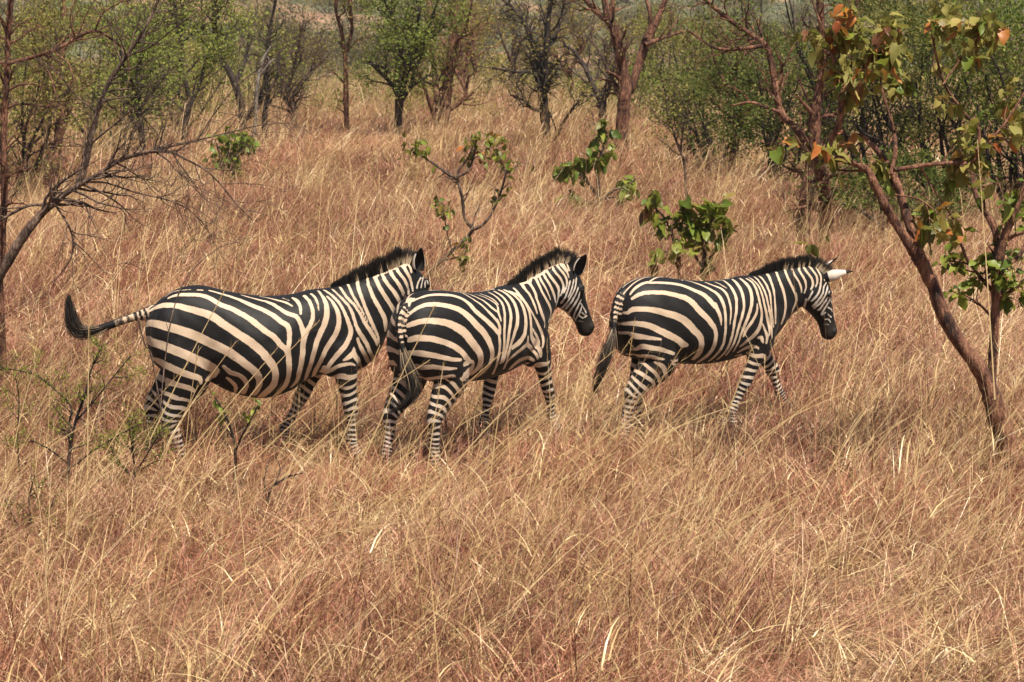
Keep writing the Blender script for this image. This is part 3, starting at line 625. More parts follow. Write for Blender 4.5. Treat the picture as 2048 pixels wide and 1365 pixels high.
        [(-0.043,-0.285,1.007,0.0136),(-0.041,-0.288,0.977,0.0137),(-0.04,-0.289,0.948,0.0136),(-0.036,-0.288,0.919,0.0123),(-0.034,-0.287,0.889,0.012),(-0.035,-0.283,0.857,0.0132),(-0.039,-0.275,0.823,0.0126),(-0.037,-0.264,0.787,0.0126),(-0.029,-0.247,0.751,0.0118),(-0.021,-0.226,0.718,0.0112),(-0.009,-0.196,0.684,0.0105)],
        [(-0.495,-0.008,1.349,0.0053),(-0.425,-0.022,1.344,0.0058),(-0.387,-0.022,1.34,0.0007),(-0.368,-0.002,1.338,0.0005),(-0.326,-0.002,1.33,0.0001),(-0.283,-0.006,1.322,0.0002),(-0.219,-0.007,1.311,0.0084),(-0.178,-0.006,1.305,0.008),(-0.183,-0.031,1.304,0.0074),(-0.195,-0.08,1.298,0.0072),(-0.193,-0.113,1.286,0.0074),(-0.183,-0.138,1.272,0.0084),(-0.169,-0.162,1.254,0.0095),(-0.151,-0.18,1.238,0.01),(-0.134,-0.198,1.218,0.0105),(-0.12,-0.215,1.195,0.0115),(-0.104,-0.23,1.173,0.0126),(-0.087,-0.242,1.151,0.0138),(-0.07,-0.252,1.131,0.0129),(-0.052,-0.262,1.107,0.0132),(-0.031,-0.27,1.082,0.0128)],
        [(-0.039,-0.263,1.103,0.0132),(-0.033,-0.271,1.078,0.0125),(-0.025,-0.278,1.053,0.0121),(-0.025,-0.282,1.03,0.011),(-0.028,-0.286,1.004,0.0108)],
        [(-0.139,-0.006,1.299,0.0053),(-0.149,-0.046,1.298,0.0058),(-0.134,-0.076,1.29,0.0063),(-0.123,-0.107,1.279,0.0068),(-0.108,-0.132,1.266,0.0074),(-0.091,-0.148,1.254,0.0078),(-0.076,-0.163,1.243,0.0084),(-0.065,-0.183,1.226,0.0095),(-0.054,-0.198,1.21,0.0105),(-0.042,-0.213,1.193,0.0108),(-0.024,-0.225,1.176,0.0105),(-0.012,-0.232,1.165,0.0093),(0.002,-0.238,1.154,0.0074)],
        [(0.028,-0.21,1.191,0.0082),(0.015,-0.225,1.172,0.0092),(0.007,-0.238,1.153,0.0096),(0.005,-0.249,1.133,0.01),(0.005,-0.258,1.114,0.0104),(0.003,-0.264,1.1,0.0082),(0.001,-0.268,1.088,0.0049)],
        [(-0.066,-0.068,1.283,0.0042),(-0.046,-0.095,1.273,0.0053),(-0.026,-0.117,1.263,0.0063),(-0.007,-0.143,1.249,0.007),(0.012,-0.165,1.233,0.0074),(0.025,-0.183,1.218,0.0074),(0.031,-0.2,1.201,0.0074),(0.023,-0.216,1.184,0.0078),(0.014,-0.23,1.166,0.0074)],
        [(0.009,-0.05,1.278,0.0053),(0.014,-0.08,1.272,0.0059),(0.026,-0.104,1.263,0.0066),(0.037,-0.127,1.253,0.0075),(0.048,-0.15,1.24,0.0079),(0.05,-0.174,1.223,0.0068),(0.052,-0.196,1.203,0.0053)],
        [(-0.8,-0.02,1.182,0.0077),(-0.791,-0.044,1.192,0.0077),(-0.779,-0.054,1.205,0.0093),(-0.767,-0.065,1.219,0.0113),(-0.748,-0.081,1.237,0.0136),(-0.726,-0.095,1.254,0.0144),(-0.703,-0.109,1.265,0.0154),(-0.674,-0.123,1.273,0.0161),(-0.645,-0.139,1.274,0.018),(-0.614,-0.154,1.273,0.0181),(-0.586,-0.165,1.27,0.0184),(-0.557,-0.176,1.265,0.0188),(-0.522,-0.186,1.256,0.0199),(-0.484,-0.195,1.246,0.0209),(-0.445,-0.204,1.234,0.0229),(-0.412,-0.212,1.22,0.0241),(-0.383,-0.221,1.202,0.0256),(-0.358,-0.231,1.183,0.027),(-0.337,-0.239,1.162,0.0283),(-0.314,-0.248,1.138,0.0277),(-0.29,-0.257,1.111,0.0278),(-0.263,-0.264,1.082,0.0279),(-0.231,-0.27,1.056,0.0273),(-0.204,-0.275,1.03,0.0264),(-0.182,-0.279,1.001,0.0268),(-0.16,-0.281,0.972,0.0268),(-0.147,-0.283,0.945,0.0233),(-0.136,-0.283,0.918,0.0208),(-0.124,-0.282,0.89,0.0209),(-0.111,-0.279,0.861,0.0217),(-0.106,-0.273,0.833,0.022),(-0.109,-0.265,0.806,0.0211),(-0.118,-0.254,0.78,0.0205),(-0.128,-0.239,0.753,0.02),(-0.138,-0.221,0.728,0.0195),(-0.15,-0.2,0.705,0.0189),(-0.165,-0.173,0.683,0.018),(-0.169,-0.139,0.661,0.0168),(-0.16,-0.088,0.639,0.0158),(-0.389,-0.246,0.676,0.0147)],
        [(-0.8,-0.02,1.115,0.013),(-0.805,-0.052,1.125,0.013),(-0.796,-0.077,1.134,0.0166),(-0.785,-0.1,1.144,0.0187),(-0.769,-0.122,1.154,0.0194),(-0.751,-0.143,1.161,0.0188),(-0.727,-0.164,1.165,0.02),(-0.699,-0.183,1.166,0.0209),(-0.668,-0.2,1.161,0.023),(-0.635,-0.212,1.156,0.0243),(-0.599,-0.223,1.148,0.0243),(-0.563,-0.233,1.138,0.0253),(-0.525,-0.241,1.123,0.0275),(-0.487,-0.248,1.103,0.0304),(-0.448,-0.254,1.082,0.033),(-0.411,-0.259,1.058,0.0348),(-0.383,-0.264,1.034,0.0349),(-0.361,-0.266,1.009,0.0348),(-0.339,-0.269,0.982,0.0329),(-0.311,-0.27,0.951,0.0328),(-0.276,-0.272,0.92,0.0316),(-0.25,-0.271,0.89,0.0282),(-0.234,-0.268,0.862,0.0272),(-0.221,-0.262,0.833,0.0263),(-0.212,-0.253,0.803,0.0264),(-0.212,-0.241,0.776,0.0255),(-0.222,-0.229,0.757,0.0248),(-0.235,-0.214,0.738,0.0232),(-0.252,-0.195,0.717,0.0212),(-0.339,-0.239,0.716,0.0189),(-0.396,-0.253,0.709,0.0164),(-0.43,-0.255,0.703,0.0123)],
        [(-0.8,-0.02,1.012,0.016),(-0.806,-0.064,1.022,0.016),(-0.797,-0.096,1.033,0.0198),(-0.786,-0.125,1.042,0.0218),(-0.771,-0.153,1.045,0.0231),(-0.755,-0.182,1.044,0.0219),(-0.732,-0.204,1.042,0.0215),(-0.704,-0.222,1.036,0.0226),(-0.674,-0.235,1.026,0.0222),(-0.636,-0.245,1.014,0.0214),(-0.59,-0.248,0.998,0.0214),(-0.552,-0.253,0.981,0.0215),(-0.52,-0.259,0.965,0.0221),(-0.489,-0.262,0.946,0.0238),(-0.453,-0.262,0.925,0.0243),(-0.43,-0.262,0.906,0.0221),(-0.413,-0.263,0.888,0.0234),(-0.396,-0.262,0.87,0.024),(-0.372,-0.258,0.855,0.0218),(-0.347,-0.251,0.841,0.0192)],
        [(-0.8,-0.02,0.923,0.017),(-0.793,-0.084,0.933,0.017),(-0.786,-0.113,0.934,0.0197),(-0.779,-0.146,0.935,0.0229),(-0.764,-0.177,0.932,0.0232),(-0.742,-0.201,0.926,0.0215),(-0.712,-0.22,0.919,0.0204),(-0.677,-0.234,0.911,0.0195),(-0.64,-0.241,0.899,0.0176),(-0.604,-0.249,0.888,0.0168),(-0.573,-0.258,0.879,0.0161),(-0.539,-0.265,0.87,0.0147),(-0.497,-0.269,0.864,0.0132),(-0.453,-0.267,0.858,0.0116)],
        [(-0.74,-0.02,0.823,0.0214),(-0.759,-0.115,0.833,0.0214),(-0.753,-0.144,0.828,0.0222),(-0.741,-0.168,0.826,0.0204),(-0.721,-0.191,0.829,0.0193),(-0.694,-0.21,0.83,0.0186),(-0.66,-0.22,0.823,0.0174),(-0.623,-0.23,0.814,0.016),(-0.588,-0.246,0.809,0.0136),(-0.555,-0.257,0.804,0.0116),(-0.528,-0.262,0.802,0.0092),(-0.501,-0.265,0.799,0.0075)],
        [(-0.74,-0.02,0.718,0.0263),(-0.679,-0.118,0.728,0.0263),(-0.673,-0.151,0.73,0.0247),(-0.65,-0.17,0.73,0.0232),(-0.625,-0.188,0.734,0.0213),(-0.606,-0.213,0.742,0.0155),(-0.578,-0.232,0.744,0.015),(-0.547,-0.245,0.745,0.0153),(-0.527,-0.251,0.746,0.0128),(-0.507,-0.255,0.746,0.0092)],
        [(-0.405,-0.261,0.818,0.0179),(-0.348,-0.246,0.821,0.0204),(-0.315,-0.248,0.823,0.0157),(-0.297,-0.248,0.816,0.013),(-0.287,-0.243,0.8,0.0151),(-0.285,-0.233,0.78,0.0211),(-0.29,-0.221,0.758,0.0263),(-0.353,-0.247,0.75,0.0247),(-0.406,-0.258,0.739,0.0207)],
        [(0.135,-0.03,1.273,0.0066),(0.12,-0.076,1.267,0.0079),(0.113,-0.112,1.256,0.0092),(0.11,-0.15,1.237,0.0106),(0.108,-0.184,1.212,0.0118),(0.096,-0.211,1.185,0.0127),(0.074,-0.234,1.155,0.0132),(0.061,-0.251,1.125,0.0114),(0.05,-0.265,1.093,0.0131),(0.033,-0.275,1.063,0.0132),(0.019,-0.282,1.033,0.0126),(0.015,-0.286,1.0,0.0115),(0.013,-0.289,0.966,0.0123),(0.011,-0.29,0.934,0.0132),(0.012,-0.288,0.9,0.0126),(0.014,-0.286,0.871,0.0117),(0.012,-0.281,0.842,0.0116),(0.004,-0.273,0.81,0.0107),(0.003,-0.26,0.774,0.0105)],
        [(0.204,-0.024,1.274,0.0079),(0.184,-0.082,1.265,0.01),(0.179,-0.123,1.25,0.0118),(0.17,-0.161,1.227,0.0127),(0.164,-0.194,1.199,0.0132),(0.156,-0.219,1.17,0.0138),(0.142,-0.24,1.139,0.0145),(0.126,-0.256,1.108,0.0145),(0.111,-0.267,1.079,0.0138),(0.099,-0.276,1.047,0.0147),(0.078,-0.283,1.017,0.0158),(0.064,-0.287,0.985,0.0156),(0.059,-0.288,0.953,0.0153),(0.053,-0.289,0.925,0.0152),(0.047,-0.288,0.896,0.0133),(0.042,-0.285,0.868,0.0117),(0.037,-0.28,0.838,0.0125),(0.032,-0.273,0.81,0.0113),(0.028,-0.262,0.78,0.0105)],
        [(0.26,-0.023,1.279,0.0092),(0.251,-0.073,1.271,0.0105),(0.25,-0.111,1.258,0.0118),(0.247,-0.146,1.239,0.0132),(0.244,-0.177,1.214,0.0145),(0.24,-0.205,1.185,0.0159),(0.231,-0.227,1.153,0.0171),(0.223,-0.242,1.125,0.0178),(0.213,-0.253,1.099,0.0184),(0.197,-0.263,1.072,0.0192),(0.18,-0.271,1.046,0.0197),(0.166,-0.277,1.02,0.0192),(0.147,-0.282,0.993,0.0184),(0.124,-0.285,0.961,0.0178),(0.106,-0.287,0.931,0.0171),(0.095,-0.287,0.903,0.0165),(0.082,-0.285,0.875,0.0158),(0.072,-0.28,0.842,0.0146),(0.07,-0.272,0.809,0.0132),(0.072,-0.263,0.782,0.0113),(0.075,-0.25,0.754,0.0092)],
        [(0.288,-0.053,1.279,0.0092),(0.288,-0.092,1.269,0.0098),(0.295,-0.126,1.254,0.0105),(0.305,-0.157,1.234,0.0118),(0.314,-0.185,1.207,0.0132),(0.315,-0.207,1.178,0.0145),(0.317,-0.226,1.143,0.0148),(0.319,-0.239,1.11,0.0172),(0.315,-0.249,1.079,0.0184),(0.307,-0.257,1.05,0.0192),(0.3,-0.262,1.022,0.0197),(0.29,-0.266,0.994,0.0204),(0.275,-0.269,0.967,0.021),(0.255,-0.273,0.943,0.0217),(0.233,-0.275,0.923,0.0224),(0.203,-0.278,0.908,0.0226),(0.174,-0.281,0.897,0.0195),(0.149,-0.282,0.887,0.017),(0.122,-0.283,0.877,0.0171)],
        [(0.304,-0.095,1.27,0.0092),(0.319,-0.122,1.259,0.0099),(0.335,-0.147,1.244,0.0105),(0.348,-0.175,1.218,0.0111),(0.36,-0.197,1.188,0.0118),(0.366,-0.215,1.155,0.0131),(0.375,-0.228,1.121,0.0145),(0.381,-0.237,1.086,0.0159),(0.382,-0.243,1.053,0.0171),(0.374,-0.249,1.021,0.0177),(0.371,-0.252,0.988,0.0184),(0.375,-0.252,0.954,0.0202),(0.391,-0.247,0.917,0.0224),(0.423,-0.236,0.887,0.0247),(0.481,-0.214,0.851,0.0263),(0.504,-0.218,0.822,0.018),(0.52,-0.222,0.796,0.0178),(0.527,-0.221,0.774,0.0173),(0.532,-0.219,0.752,0.0128)],
        [(0.376,-0.076,1.284,0.0105),(0.358,-0.13,1.257,0.0121),(0.361,-0.167,1.226,0.0132),(0.371,-0.192,1.195,0.0127),(0.384,-0.21,1.16,0.0118),(0.402,-0.222,1.122,0.0116),(0.435,-0.225,1.08,0.0118),(0.471,-0.221,1.041,0.0131),(0.494,-0.222,1.005,0.0126),(0.516,-0.224,0.967,0.0135),(0.542,-0.222,0.931,0.0158),(0.552,-0.227,0.899,0.0145),(0.55,-0.231,0.871,0.0126),(0.543,-0.232,0.846,0.0094),(0.537,-0.23,0.821,0.0069)],
        [(0.392,-0.247,0.985,0.0092),(0.425,-0.24,0.96,0.0113),(0.453,-0.232,0.934,0.0132),(0.483,-0.221,0.903,0.0146),(0.505,-0.219,0.876,0.0114),(0.51,-0.221,0.86,0.0078),(0.515,-0.223,0.849,0.0039)],
        [(0.319,-0.263,0.936,0.0092),(0.32,-0.261,0.909,0.0153),(0.321,-0.259,0.885,0.0197),(0.3,-0.261,0.87,0.0192),(0.264,-0.265,0.86,0.0171),(0.231,-0.268,0.846,0.0164),(0.199,-0.269,0.834,0.0158),(0.166,-0.269,0.822,0.0151),(0.135,-0.268,0.808,0.0145),(0.109,-0.264,0.791,0.0137),(0.087,-0.257,0.77,0.0132),(0.081,-0.244,0.745,0.0131),(0.087,-0.226,0.718,0.0132)],
        [(0.326,-0.257,0.875,0.0182),(0.358,-0.247,0.856,0.0163),(0.402,-0.23,0.83,0.0171),(0.464,-0.21,0.793,0.0122),(0.486,-0.216,0.767,0.0134),(0.499,-0.215,0.746,0.0118),(0.51,-0.212,0.729,0.0083)],
        [(0.191,-0.2,0.7,0.0197),(0.196,-0.215,0.718,0.022),(0.209,-0.224,0.734,0.0237),(0.241,-0.23,0.75,0.0234),(0.291,-0.225,0.758,0.0224),(0.356,-0.21,0.759,0.0211),(0.431,-0.189,0.75,0.0147),(0.454,-0.199,0.735,0.0114),(0.482,-0.202,0.713,0.0116),(0.51,-0.194,0.692,0.0091),(0.539,-0.182,0.67,0.0087)],
        [(0.312,-0.121,0.665,0.0099),(0.356,-0.125,0.676,0.0104),(0.399,-0.124,0.686,0.0107),(0.468,-0.122,0.679,0.016),(0.456,-0.166,0.687,0.0158),(0.488,-0.182,0.68,0.0128),(0.54,-0.174,0.664,0.0092)],
        [(0.317,-0.126,0.668,0.0058),(0.384,-0.113,0.676,0.0068),(0.48,-0.138,0.668,0.0074),(0.494,-0.157,0.665,0.0068),(0.552,-0.164,0.645,0.0079)],
        [(0.666,-0.012,1.332,0.0116),(0.601,-0.055,1.314,0.0116),(0.507,-0.044,1.304,0.0159),(0.474,-0.095,1.279,0.0148),(0.475,-0.123,1.257,0.0143),(0.484,-0.144,1.232,0.0137),(0.486,-0.17,1.192,0.0128),(0.486,-0.19,1.154,0.0109),(0.491,-0.203,1.119,0.0078),(0.497,-0.212,1.087,0.0056)],
        [(0.748,-0.012,1.355,0.01),(0.682,-0.053,1.335,0.01),(0.624,-0.007,1.33,0.0127),(0.576,-0.068,1.303,0.0159),(0.565,-0.101,1.279,0.0153),(0.559,-0.126,1.251,0.0148),(0.555,-0.152,1.211,0.0153),(0.54,-0.184,1.169,0.016),(0.537,-0.203,1.125,0.0167),(0.549,-0.212,1.082,0.0171),(0.572,-0.212,1.047,0.017),(0.599,-0.204,1.016,0.016),(0.602,-0.204,0.992,0.0129),(0.587,-0.212,0.973,0.0091)],
        [(0.759,-0.012,1.394,0.0106),(0.719,-0.023,1.357,0.0106),(0.668,-0.056,1.33,0.0128),(0.654,-0.093,1.297,0.0137),(0.651,-0.117,1.266,0.0136),(0.653,-0.134,1.234,0.0137),(0.67,-0.144,1.201,0.0142),(0.697,-0.149,1.165,0.0148),(0.731,-0.144,1.132,0.0155),(0.763,-0.136,1.098,0.016),(0.78,-0.127,1.071,0.0158),(0.782,-0.123,1.044,0.0148),(0.768,-0.126,1.017,0.0123),(0.715,-0.152,0.993,0.0091)],
        [(0.83,-0.012,1.405,0.0114),(0.777,-0.044,1.369,0.0114),(0.714,-0.046,1.348,0.0099),(0.7,-0.084,1.316,0.0123),(0.706,-0.105,1.288,0.0123),(0.718,-0.119,1.258,0.0114),(0.738,-0.13,1.214,0.0093),(0.766,-0.131,1.165,0.0068)],
        [(0.834,-0.012,1.427,0.0086),(0.8,-0.027,1.383,0.0086),(0.762,-0.047,1.362,0.012),(0.756,-0.083,1.326,0.0136),(0.769,-0.099,1.298,0.0137),(0.789,-0.108,1.266,0.0137),(0.811,-0.111,1.229,0.014),(0.836,-0.108,1.189,0.0137),(0.848,-0.104,1.16,0.0112),(0.861,-0.096,1.133,0.008)],
        [(0.894,-0.012,1.432,0.0078),(0.845,-0.029,1.396,0.0078),(0.82,-0.012,1.393,0.0101),(0.804,-0.057,1.366,0.012),(0.815,-0.08,1.336,0.0142),(0.839,-0.092,1.306,0.0148),(0.865,-0.095,1.279,0.0132),(0.887,-0.095,1.251,0.0148),(0.894,-0.094,1.226,0.0139),(0.889,-0.094,1.2,0.0125),(0.89,-0.091,1.166,0.0106),(0.884,-0.085,1.131,0.0091),(0.872,-0.074,1.085,0.0096),(0.854,-0.066,1.042,0.0103),(0.819,-0.086,1.015,0.0078),(0.786,-0.105,0.99,0.0011)],
        [(0.95,-0.012,1.451,0.0071),(0.903,-0.027,1.413,0.0071),(0.884,-0.003,1.413,0.0087),(0.866,-0.055,1.383,0.0108),(0.88,-0.073,1.357,0.0106),(0.903,-0.082,1.332,0.011),(0.924,-0.086,1.305,0.0108),(0.937,-0.087,1.278,0.0095),(0.943,-0.092,1.255,0.0088),(0.939,-0.098,1.234,0.0084),(0.926,-0.097,1.21,0.0072),(0.911,-0.092,1.181,0.0073)],
        [(0.937,-0.012,1.473,0.0064),(0.931,-0.019,1.425,0.0064),(0.913,-0.038,1.409,0.0097),(0.926,-0.063,1.383,0.0093),(0.947,-0.073,1.358,0.0098),(0.963,-0.081,1.333,0.0086),(0.974,-0.087,1.306,0.0085),(0.975,-0.092,1.279,0.0074),(0.969,-0.096,1.254,0.0062),(0.955,-0.102,1.23,0.0064),(0.94,-0.102,1.204,0.0061)],
        [(0.932,-0.012,1.474,0.0057),(0.948,-0.012,1.43,0.0057),(0.947,-0.041,1.415,0.0089),(0.963,-0.061,1.389,0.0091),(0.983,-0.071,1.364,0.0078),(0.991,-0.08,1.342,0.0067),(0.998,-0.086,1.318,0.0056)],
        [(0.944,-0.012,1.475,0.005),(0.963,-0.004,1.434,0.005),(0.972,-0.044,1.414,0.008),(0.983,-0.059,1.391,0.0072),(0.996,-0.069,1.369,0.0067)],
        [(0.969,-0.012,1.471,0.0043),(0.99,-0.012,1.429,0.0043),(1.008,-0.021,1.42,0.0076),(1.006,-0.051,1.397,0.008),(1.007,-0.059,1.384,0.0064),(1.009,-0.067,1.37,0.0055)],
        [(1.029,-0.012,1.353,0.0063),(1.003,-0.092,1.289,0.0063),(0.993,-0.096,1.265,0.0063),(0.983,-0.101,1.239,0.0066),(0.971,-0.106,1.207,0.0072),(0.956,-0.103,1.174,0.0069),(0.942,-0.091,1.147,0.0087),(0.933,-0.066,1.118,0.0099)],
        [(1.062,-0.012,1.358,0.0053),(1.037,-0.089,1.294,0.0053),(1.025,-0.097,1.263,0.0052),(1.012,-0.102,1.23,0.0061),(0.997,-0.105,1.197,0.0063),(0.981,-0.102,1.165,0.0059)],
        [(1.083,-0.012,1.364,0.0072),(1.063,-0.082,1.3,0.0072),(1.056,-0.091,1.272,0.0054),(1.045,-0.099,1.243,0.0066),(1.029,-0.103,1.212,0.0061),(1.01,-0.102,1.177,0.008),(0.988,-0.095,1.142,0.0073),(0.97,-0.078,1.11,0.0084),(0.962,-0.055,1.086,0.0091),(0.967,-0.006,1.063,0.0125)],
        [(1.102,-0.012,1.296,0.0056),(1.072,-0.098,1.233,0.0056),(1.057,-0.1,1.204,0.0062),(1.045,-0.1,1.176,0.0072),(1.028,-0.096,1.144,0.0086),(1.008,-0.088,1.115,0.0088),(0.994,-0.075,1.092,0.0104),(0.987,-0.05,1.067,0.0109)],
        [(1.105,-0.012,1.27,0.0052),(1.088,-0.097,1.202,0.0052),(1.083,-0.093,1.177,0.0075),(1.075,-0.092,1.15,0.0085),(1.057,-0.089,1.12,0.0102),(1.038,-0.081,1.091,0.0103),(1.026,-0.065,1.063,0.0105),(1.022,-0.032,1.032,0.0095)],
        [(1.105,-0.082,1.132,0.0067),(1.09,-0.08,1.101,0.0077),(1.076,-0.075,1.072,0.0074),(1.066,-0.066,1.046,0.0075),(1.063,-0.049,1.016,0.0068),(1.07,-0.022,0.986,0.0065),(1.095,-0.025,0.955,0.0033)],
        [(1.124,-0.072,1.091,0.005),(1.115,-0.071,1.066,0.0063),(1.106,-0.066,1.039,0.0069),(1.093,-0.057,1.01,0.0062),(1.086,-0.039,0.983,0.0052),(1.088,-0.017,0.96,0.0051),(1.102,-0.02,0.939,0.0021)],
        [(1.108,-0.078,1.108,0.0043),(1.139,-0.066,1.067,0.0062),(1.166,-0.057,1.026,0.0062)],
        [(1.101,-0.058,1.007,0.0046),(1.119,-0.057,0.995,0.0047),(1.136,-0.057,0.986,0.0061),(1.155,-0.058,0.992,0.0052),(1.176,-0.055,1.0,0.0047)],
        [(1.106,-0.04,0.959,0.0055),(1.121,-0.049,0.959,0.0047),(1.137,-0.053,0.956,0.0047),(1.154,-0.055,0.945,0.0044),(1.167,-0.056,0.931,0.0048)],
        [(1.125,-0.064,1.03,0.0043),(1.142,-0.061,1.017,0.0045),(1.161,-0.058,1.003,0.0048)],
        [(0.986,-0.011,1.051,0.0194),(1.007,-0.004,1.035,0.0171),(1.031,-0.015,1.018,0.0148)],
    ],
    'right': [
        [(-0.772,-0.04,1.239,0.0053),(-0.747,-0.039,1.263,0.0058),(-0.719,-0.036,1.285,0.0082),(-0.688,-0.034,1.305,0.0083),(-0.652,-0.029,1.323,0.0082),(-0.612,-0.023,1.336,0.0072),(-0.568,-0.011,1.346,0.0061),(-0.521,-0.015,1.349,0.0055),(-0.478,-0.038,1.346,0.002)],
        [(-0.745,-0.088,1.237,0.0092),(-0.727,-0.088,1.258,0.0108),(-0.705,-0.087,1.277,0.0126),(-0.679,-0.088,1.293,0.0139),(-0.651,-0.09,1.306,0.0135),(-0.621,-0.092,1.316,0.0135),(-0.593,-0.097,1.322,0.0132),(-0.582,-0.105,1.32,0.012),(-0.571,-0.114,1.317,0.0112),(-0.546,-0.119,1.317,0.012),(-0.516,-0.123,1.317,0.0132),(-0.481,-0.127,1.315,0.0138),(-0.443,-0.131,1.311,0.0143),(-0.402,-0.134,1.306,0.0148),(-0.365,-0.136,1.3,0.0153),(-0.329,-0.139,1.292,0.0157),(-0.293,-0.145,1.283,0.0163),(-0.261,-0.155,1.271,0.0173),(-0.233,-0.167,1.258,0.0183),(-0.204,-0.179,1.244,0.0187),(-0.175,-0.19,1.23,0.0194),(-0.148,-0.2,1.217,0.0213),(-0.126,-0.211,1.202,0.0227),(-0.109,-0.224,1.183,0.0231),(-0.093,-0.236,1.163,0.0244),(-0.076,-0.248,1.139,0.0234),(-0.057,-0.258,1.117,0.0239)],
        [(-0.053,-0.254,1.126,0.0221),(-0.045,-0.262,1.105,0.0208),(-0.037,-0.27,1.083,0.0194),(-0.029,-0.276,1.061,0.0162),(-0.024,-0.28,1.04,0.0137),(-0.019,-0.284,1.018,0.0118),(-0.017,-0.287,0.997,0.0096),(-0.016,-0.288,0.98,0.0069),(-0.015,-0.289,0.964,0.0043)],
        [(-0.579,-0.102,1.322,0.0056),(-0.546,-0.088,1.333,0.0067),(-0.51,-0.068,1.341,0.0071),(-0.473,-0.047,1.345,0.0072),(-0.43,-0.02,1.345,0.0071),(-0.388,-0.011,1.34,0.0071),(-0.371,-0.001,1.338,0.0005),(-0.333,-0.009,1.331,0.0003),(-0.294,-0.017,1.324,0.0082)],
        [(-0.284,-0.009,1.322,0.0002),(-0.267,-0.003,1.319,0.0001),(-0.235,-0.01,1.314,0.0009),(-0.202,-0.022,1.308,0.0058),(-0.234,-0.055,1.309,0.0051)],
        [(-0.191,-0.03,1.306,0.0061),(-0.169,-0.054,1.3,0.0076),(-0.144,-0.075,1.292,0.0092),(-0.121,-0.096,1.283,0.0108),(-0.097,-0.117,1.271,0.0122),(-0.071,-0.138,1.258,0.0134),(-0.049,-0.156,1.245,0.0143),(-0.03,-0.172,1.231,0.0148),(-0.009,-0.188,1.216,0.0153)],
        [(-0.007,-0.187,1.217,0.0166),(0.006,-0.202,1.201,0.0172),(0.018,-0.217,1.182,0.0177),(0.024,-0.235,1.157,0.0167),(0.028,-0.251,1.128,0.0143),(0.032,-0.264,1.097,0.0123),(0.033,-0.275,1.063,0.0124),(0.03,-0.281,1.033,0.0133),(0.025,-0.286,1.0,0.0124),(0.027,-0.288,0.968,0.0115),(0.028,-0.289,0.934,0.0128),(0.027,-0.288,0.901,0.0116),(0.025,-0.286,0.869,0.0116),(0.026,-0.28,0.837,0.0119),(0.025,-0.273,0.808,0.0115),(0.015,-0.263,0.782,0.0124),(0.004,-0.251,0.755,0.014),(-0.009,-0.234,0.728,0.014),(-0.022,-0.211,0.699,0.0133),(-0.031,-0.188,0.678,0.0122),(-0.034,-0.158,0.657,0.0111)],
        [(-0.006,-0.051,1.279,0.0077),(0.005,-0.09,1.27,0.0089),(0.026,-0.116,1.259,0.01),(0.051,-0.135,1.249,0.0112),(0.072,-0.152,1.237,0.0122),(0.086,-0.173,1.222,0.0124),(0.096,-0.197,1.2,0.0122),(0.099,-0.22,1.173,0.0102),(0.1,-0.24,1.143,0.01),(0.097,-0.255,1.113,0.0102),(0.092,-0.267,1.082,0.0086),(0.089,-0.276,1.049,0.0074),(0.083,-0.282,1.018,0.0066),(0.074,-0.286,0.989,0.0051),(0.067,-0.288,0.961,0.0034)],
        [(-0.745,-0.121,1.207,0.0122),(-0.731,-0.128,1.218,0.014),(-0.714,-0.135,1.23,0.0163),(-0.692,-0.144,1.241,0.0166),(-0.662,-0.154,1.249,0.0162),(-0.63,-0.167,1.251,0.0166),(-0.597,-0.177,1.252,0.0166),(-0.565,-0.185,1.25,0.0175),(-0.531,-0.191,1.248,0.0176),(-0.493,-0.196,1.244,0.0179),(-0.455,-0.202,1.235,0.0195),(-0.42,-0.208,1.227,0.0201),(-0.387,-0.214,1.217,0.0201),(-0.349,-0.22,1.206,0.0227),(-0.314,-0.224,1.194,0.0247),(-0.283,-0.233,1.176,0.0254),(-0.261,-0.242,1.155,0.0255),(-0.241,-0.251,1.133,0.0254),(-0.223,-0.259,1.107,0.0252),(-0.2,-0.266,1.084,0.0242),(-0.176,-0.272,1.059,0.0252),(-0.149,-0.277,1.035,0.0234),(-0.125,-0.282,1.01,0.022),(-0.108,-0.284,0.985,0.0213),(-0.092,-0.286,0.962,0.0207)],
        [(-0.088,-0.286,0.966,0.0191),(-0.074,-0.287,0.934,0.0178),(-0.064,-0.287,0.905,0.017),(-0.062,-0.285,0.879,0.0169),(-0.063,-0.281,0.853,0.0171),(-0.064,-0.274,0.823,0.0166),(-0.065,-0.265,0.794,0.0167),(-0.072,-0.251,0.764,0.0168),(-0.085,-0.236,0.74,0.0177),(-0.101,-0.215,0.714,0.0178),(-0.115,-0.191,0.69,0.0166),(-0.123,-0.168,0.673,0.0155),(-0.127,-0.136,0.654,0.0144)],
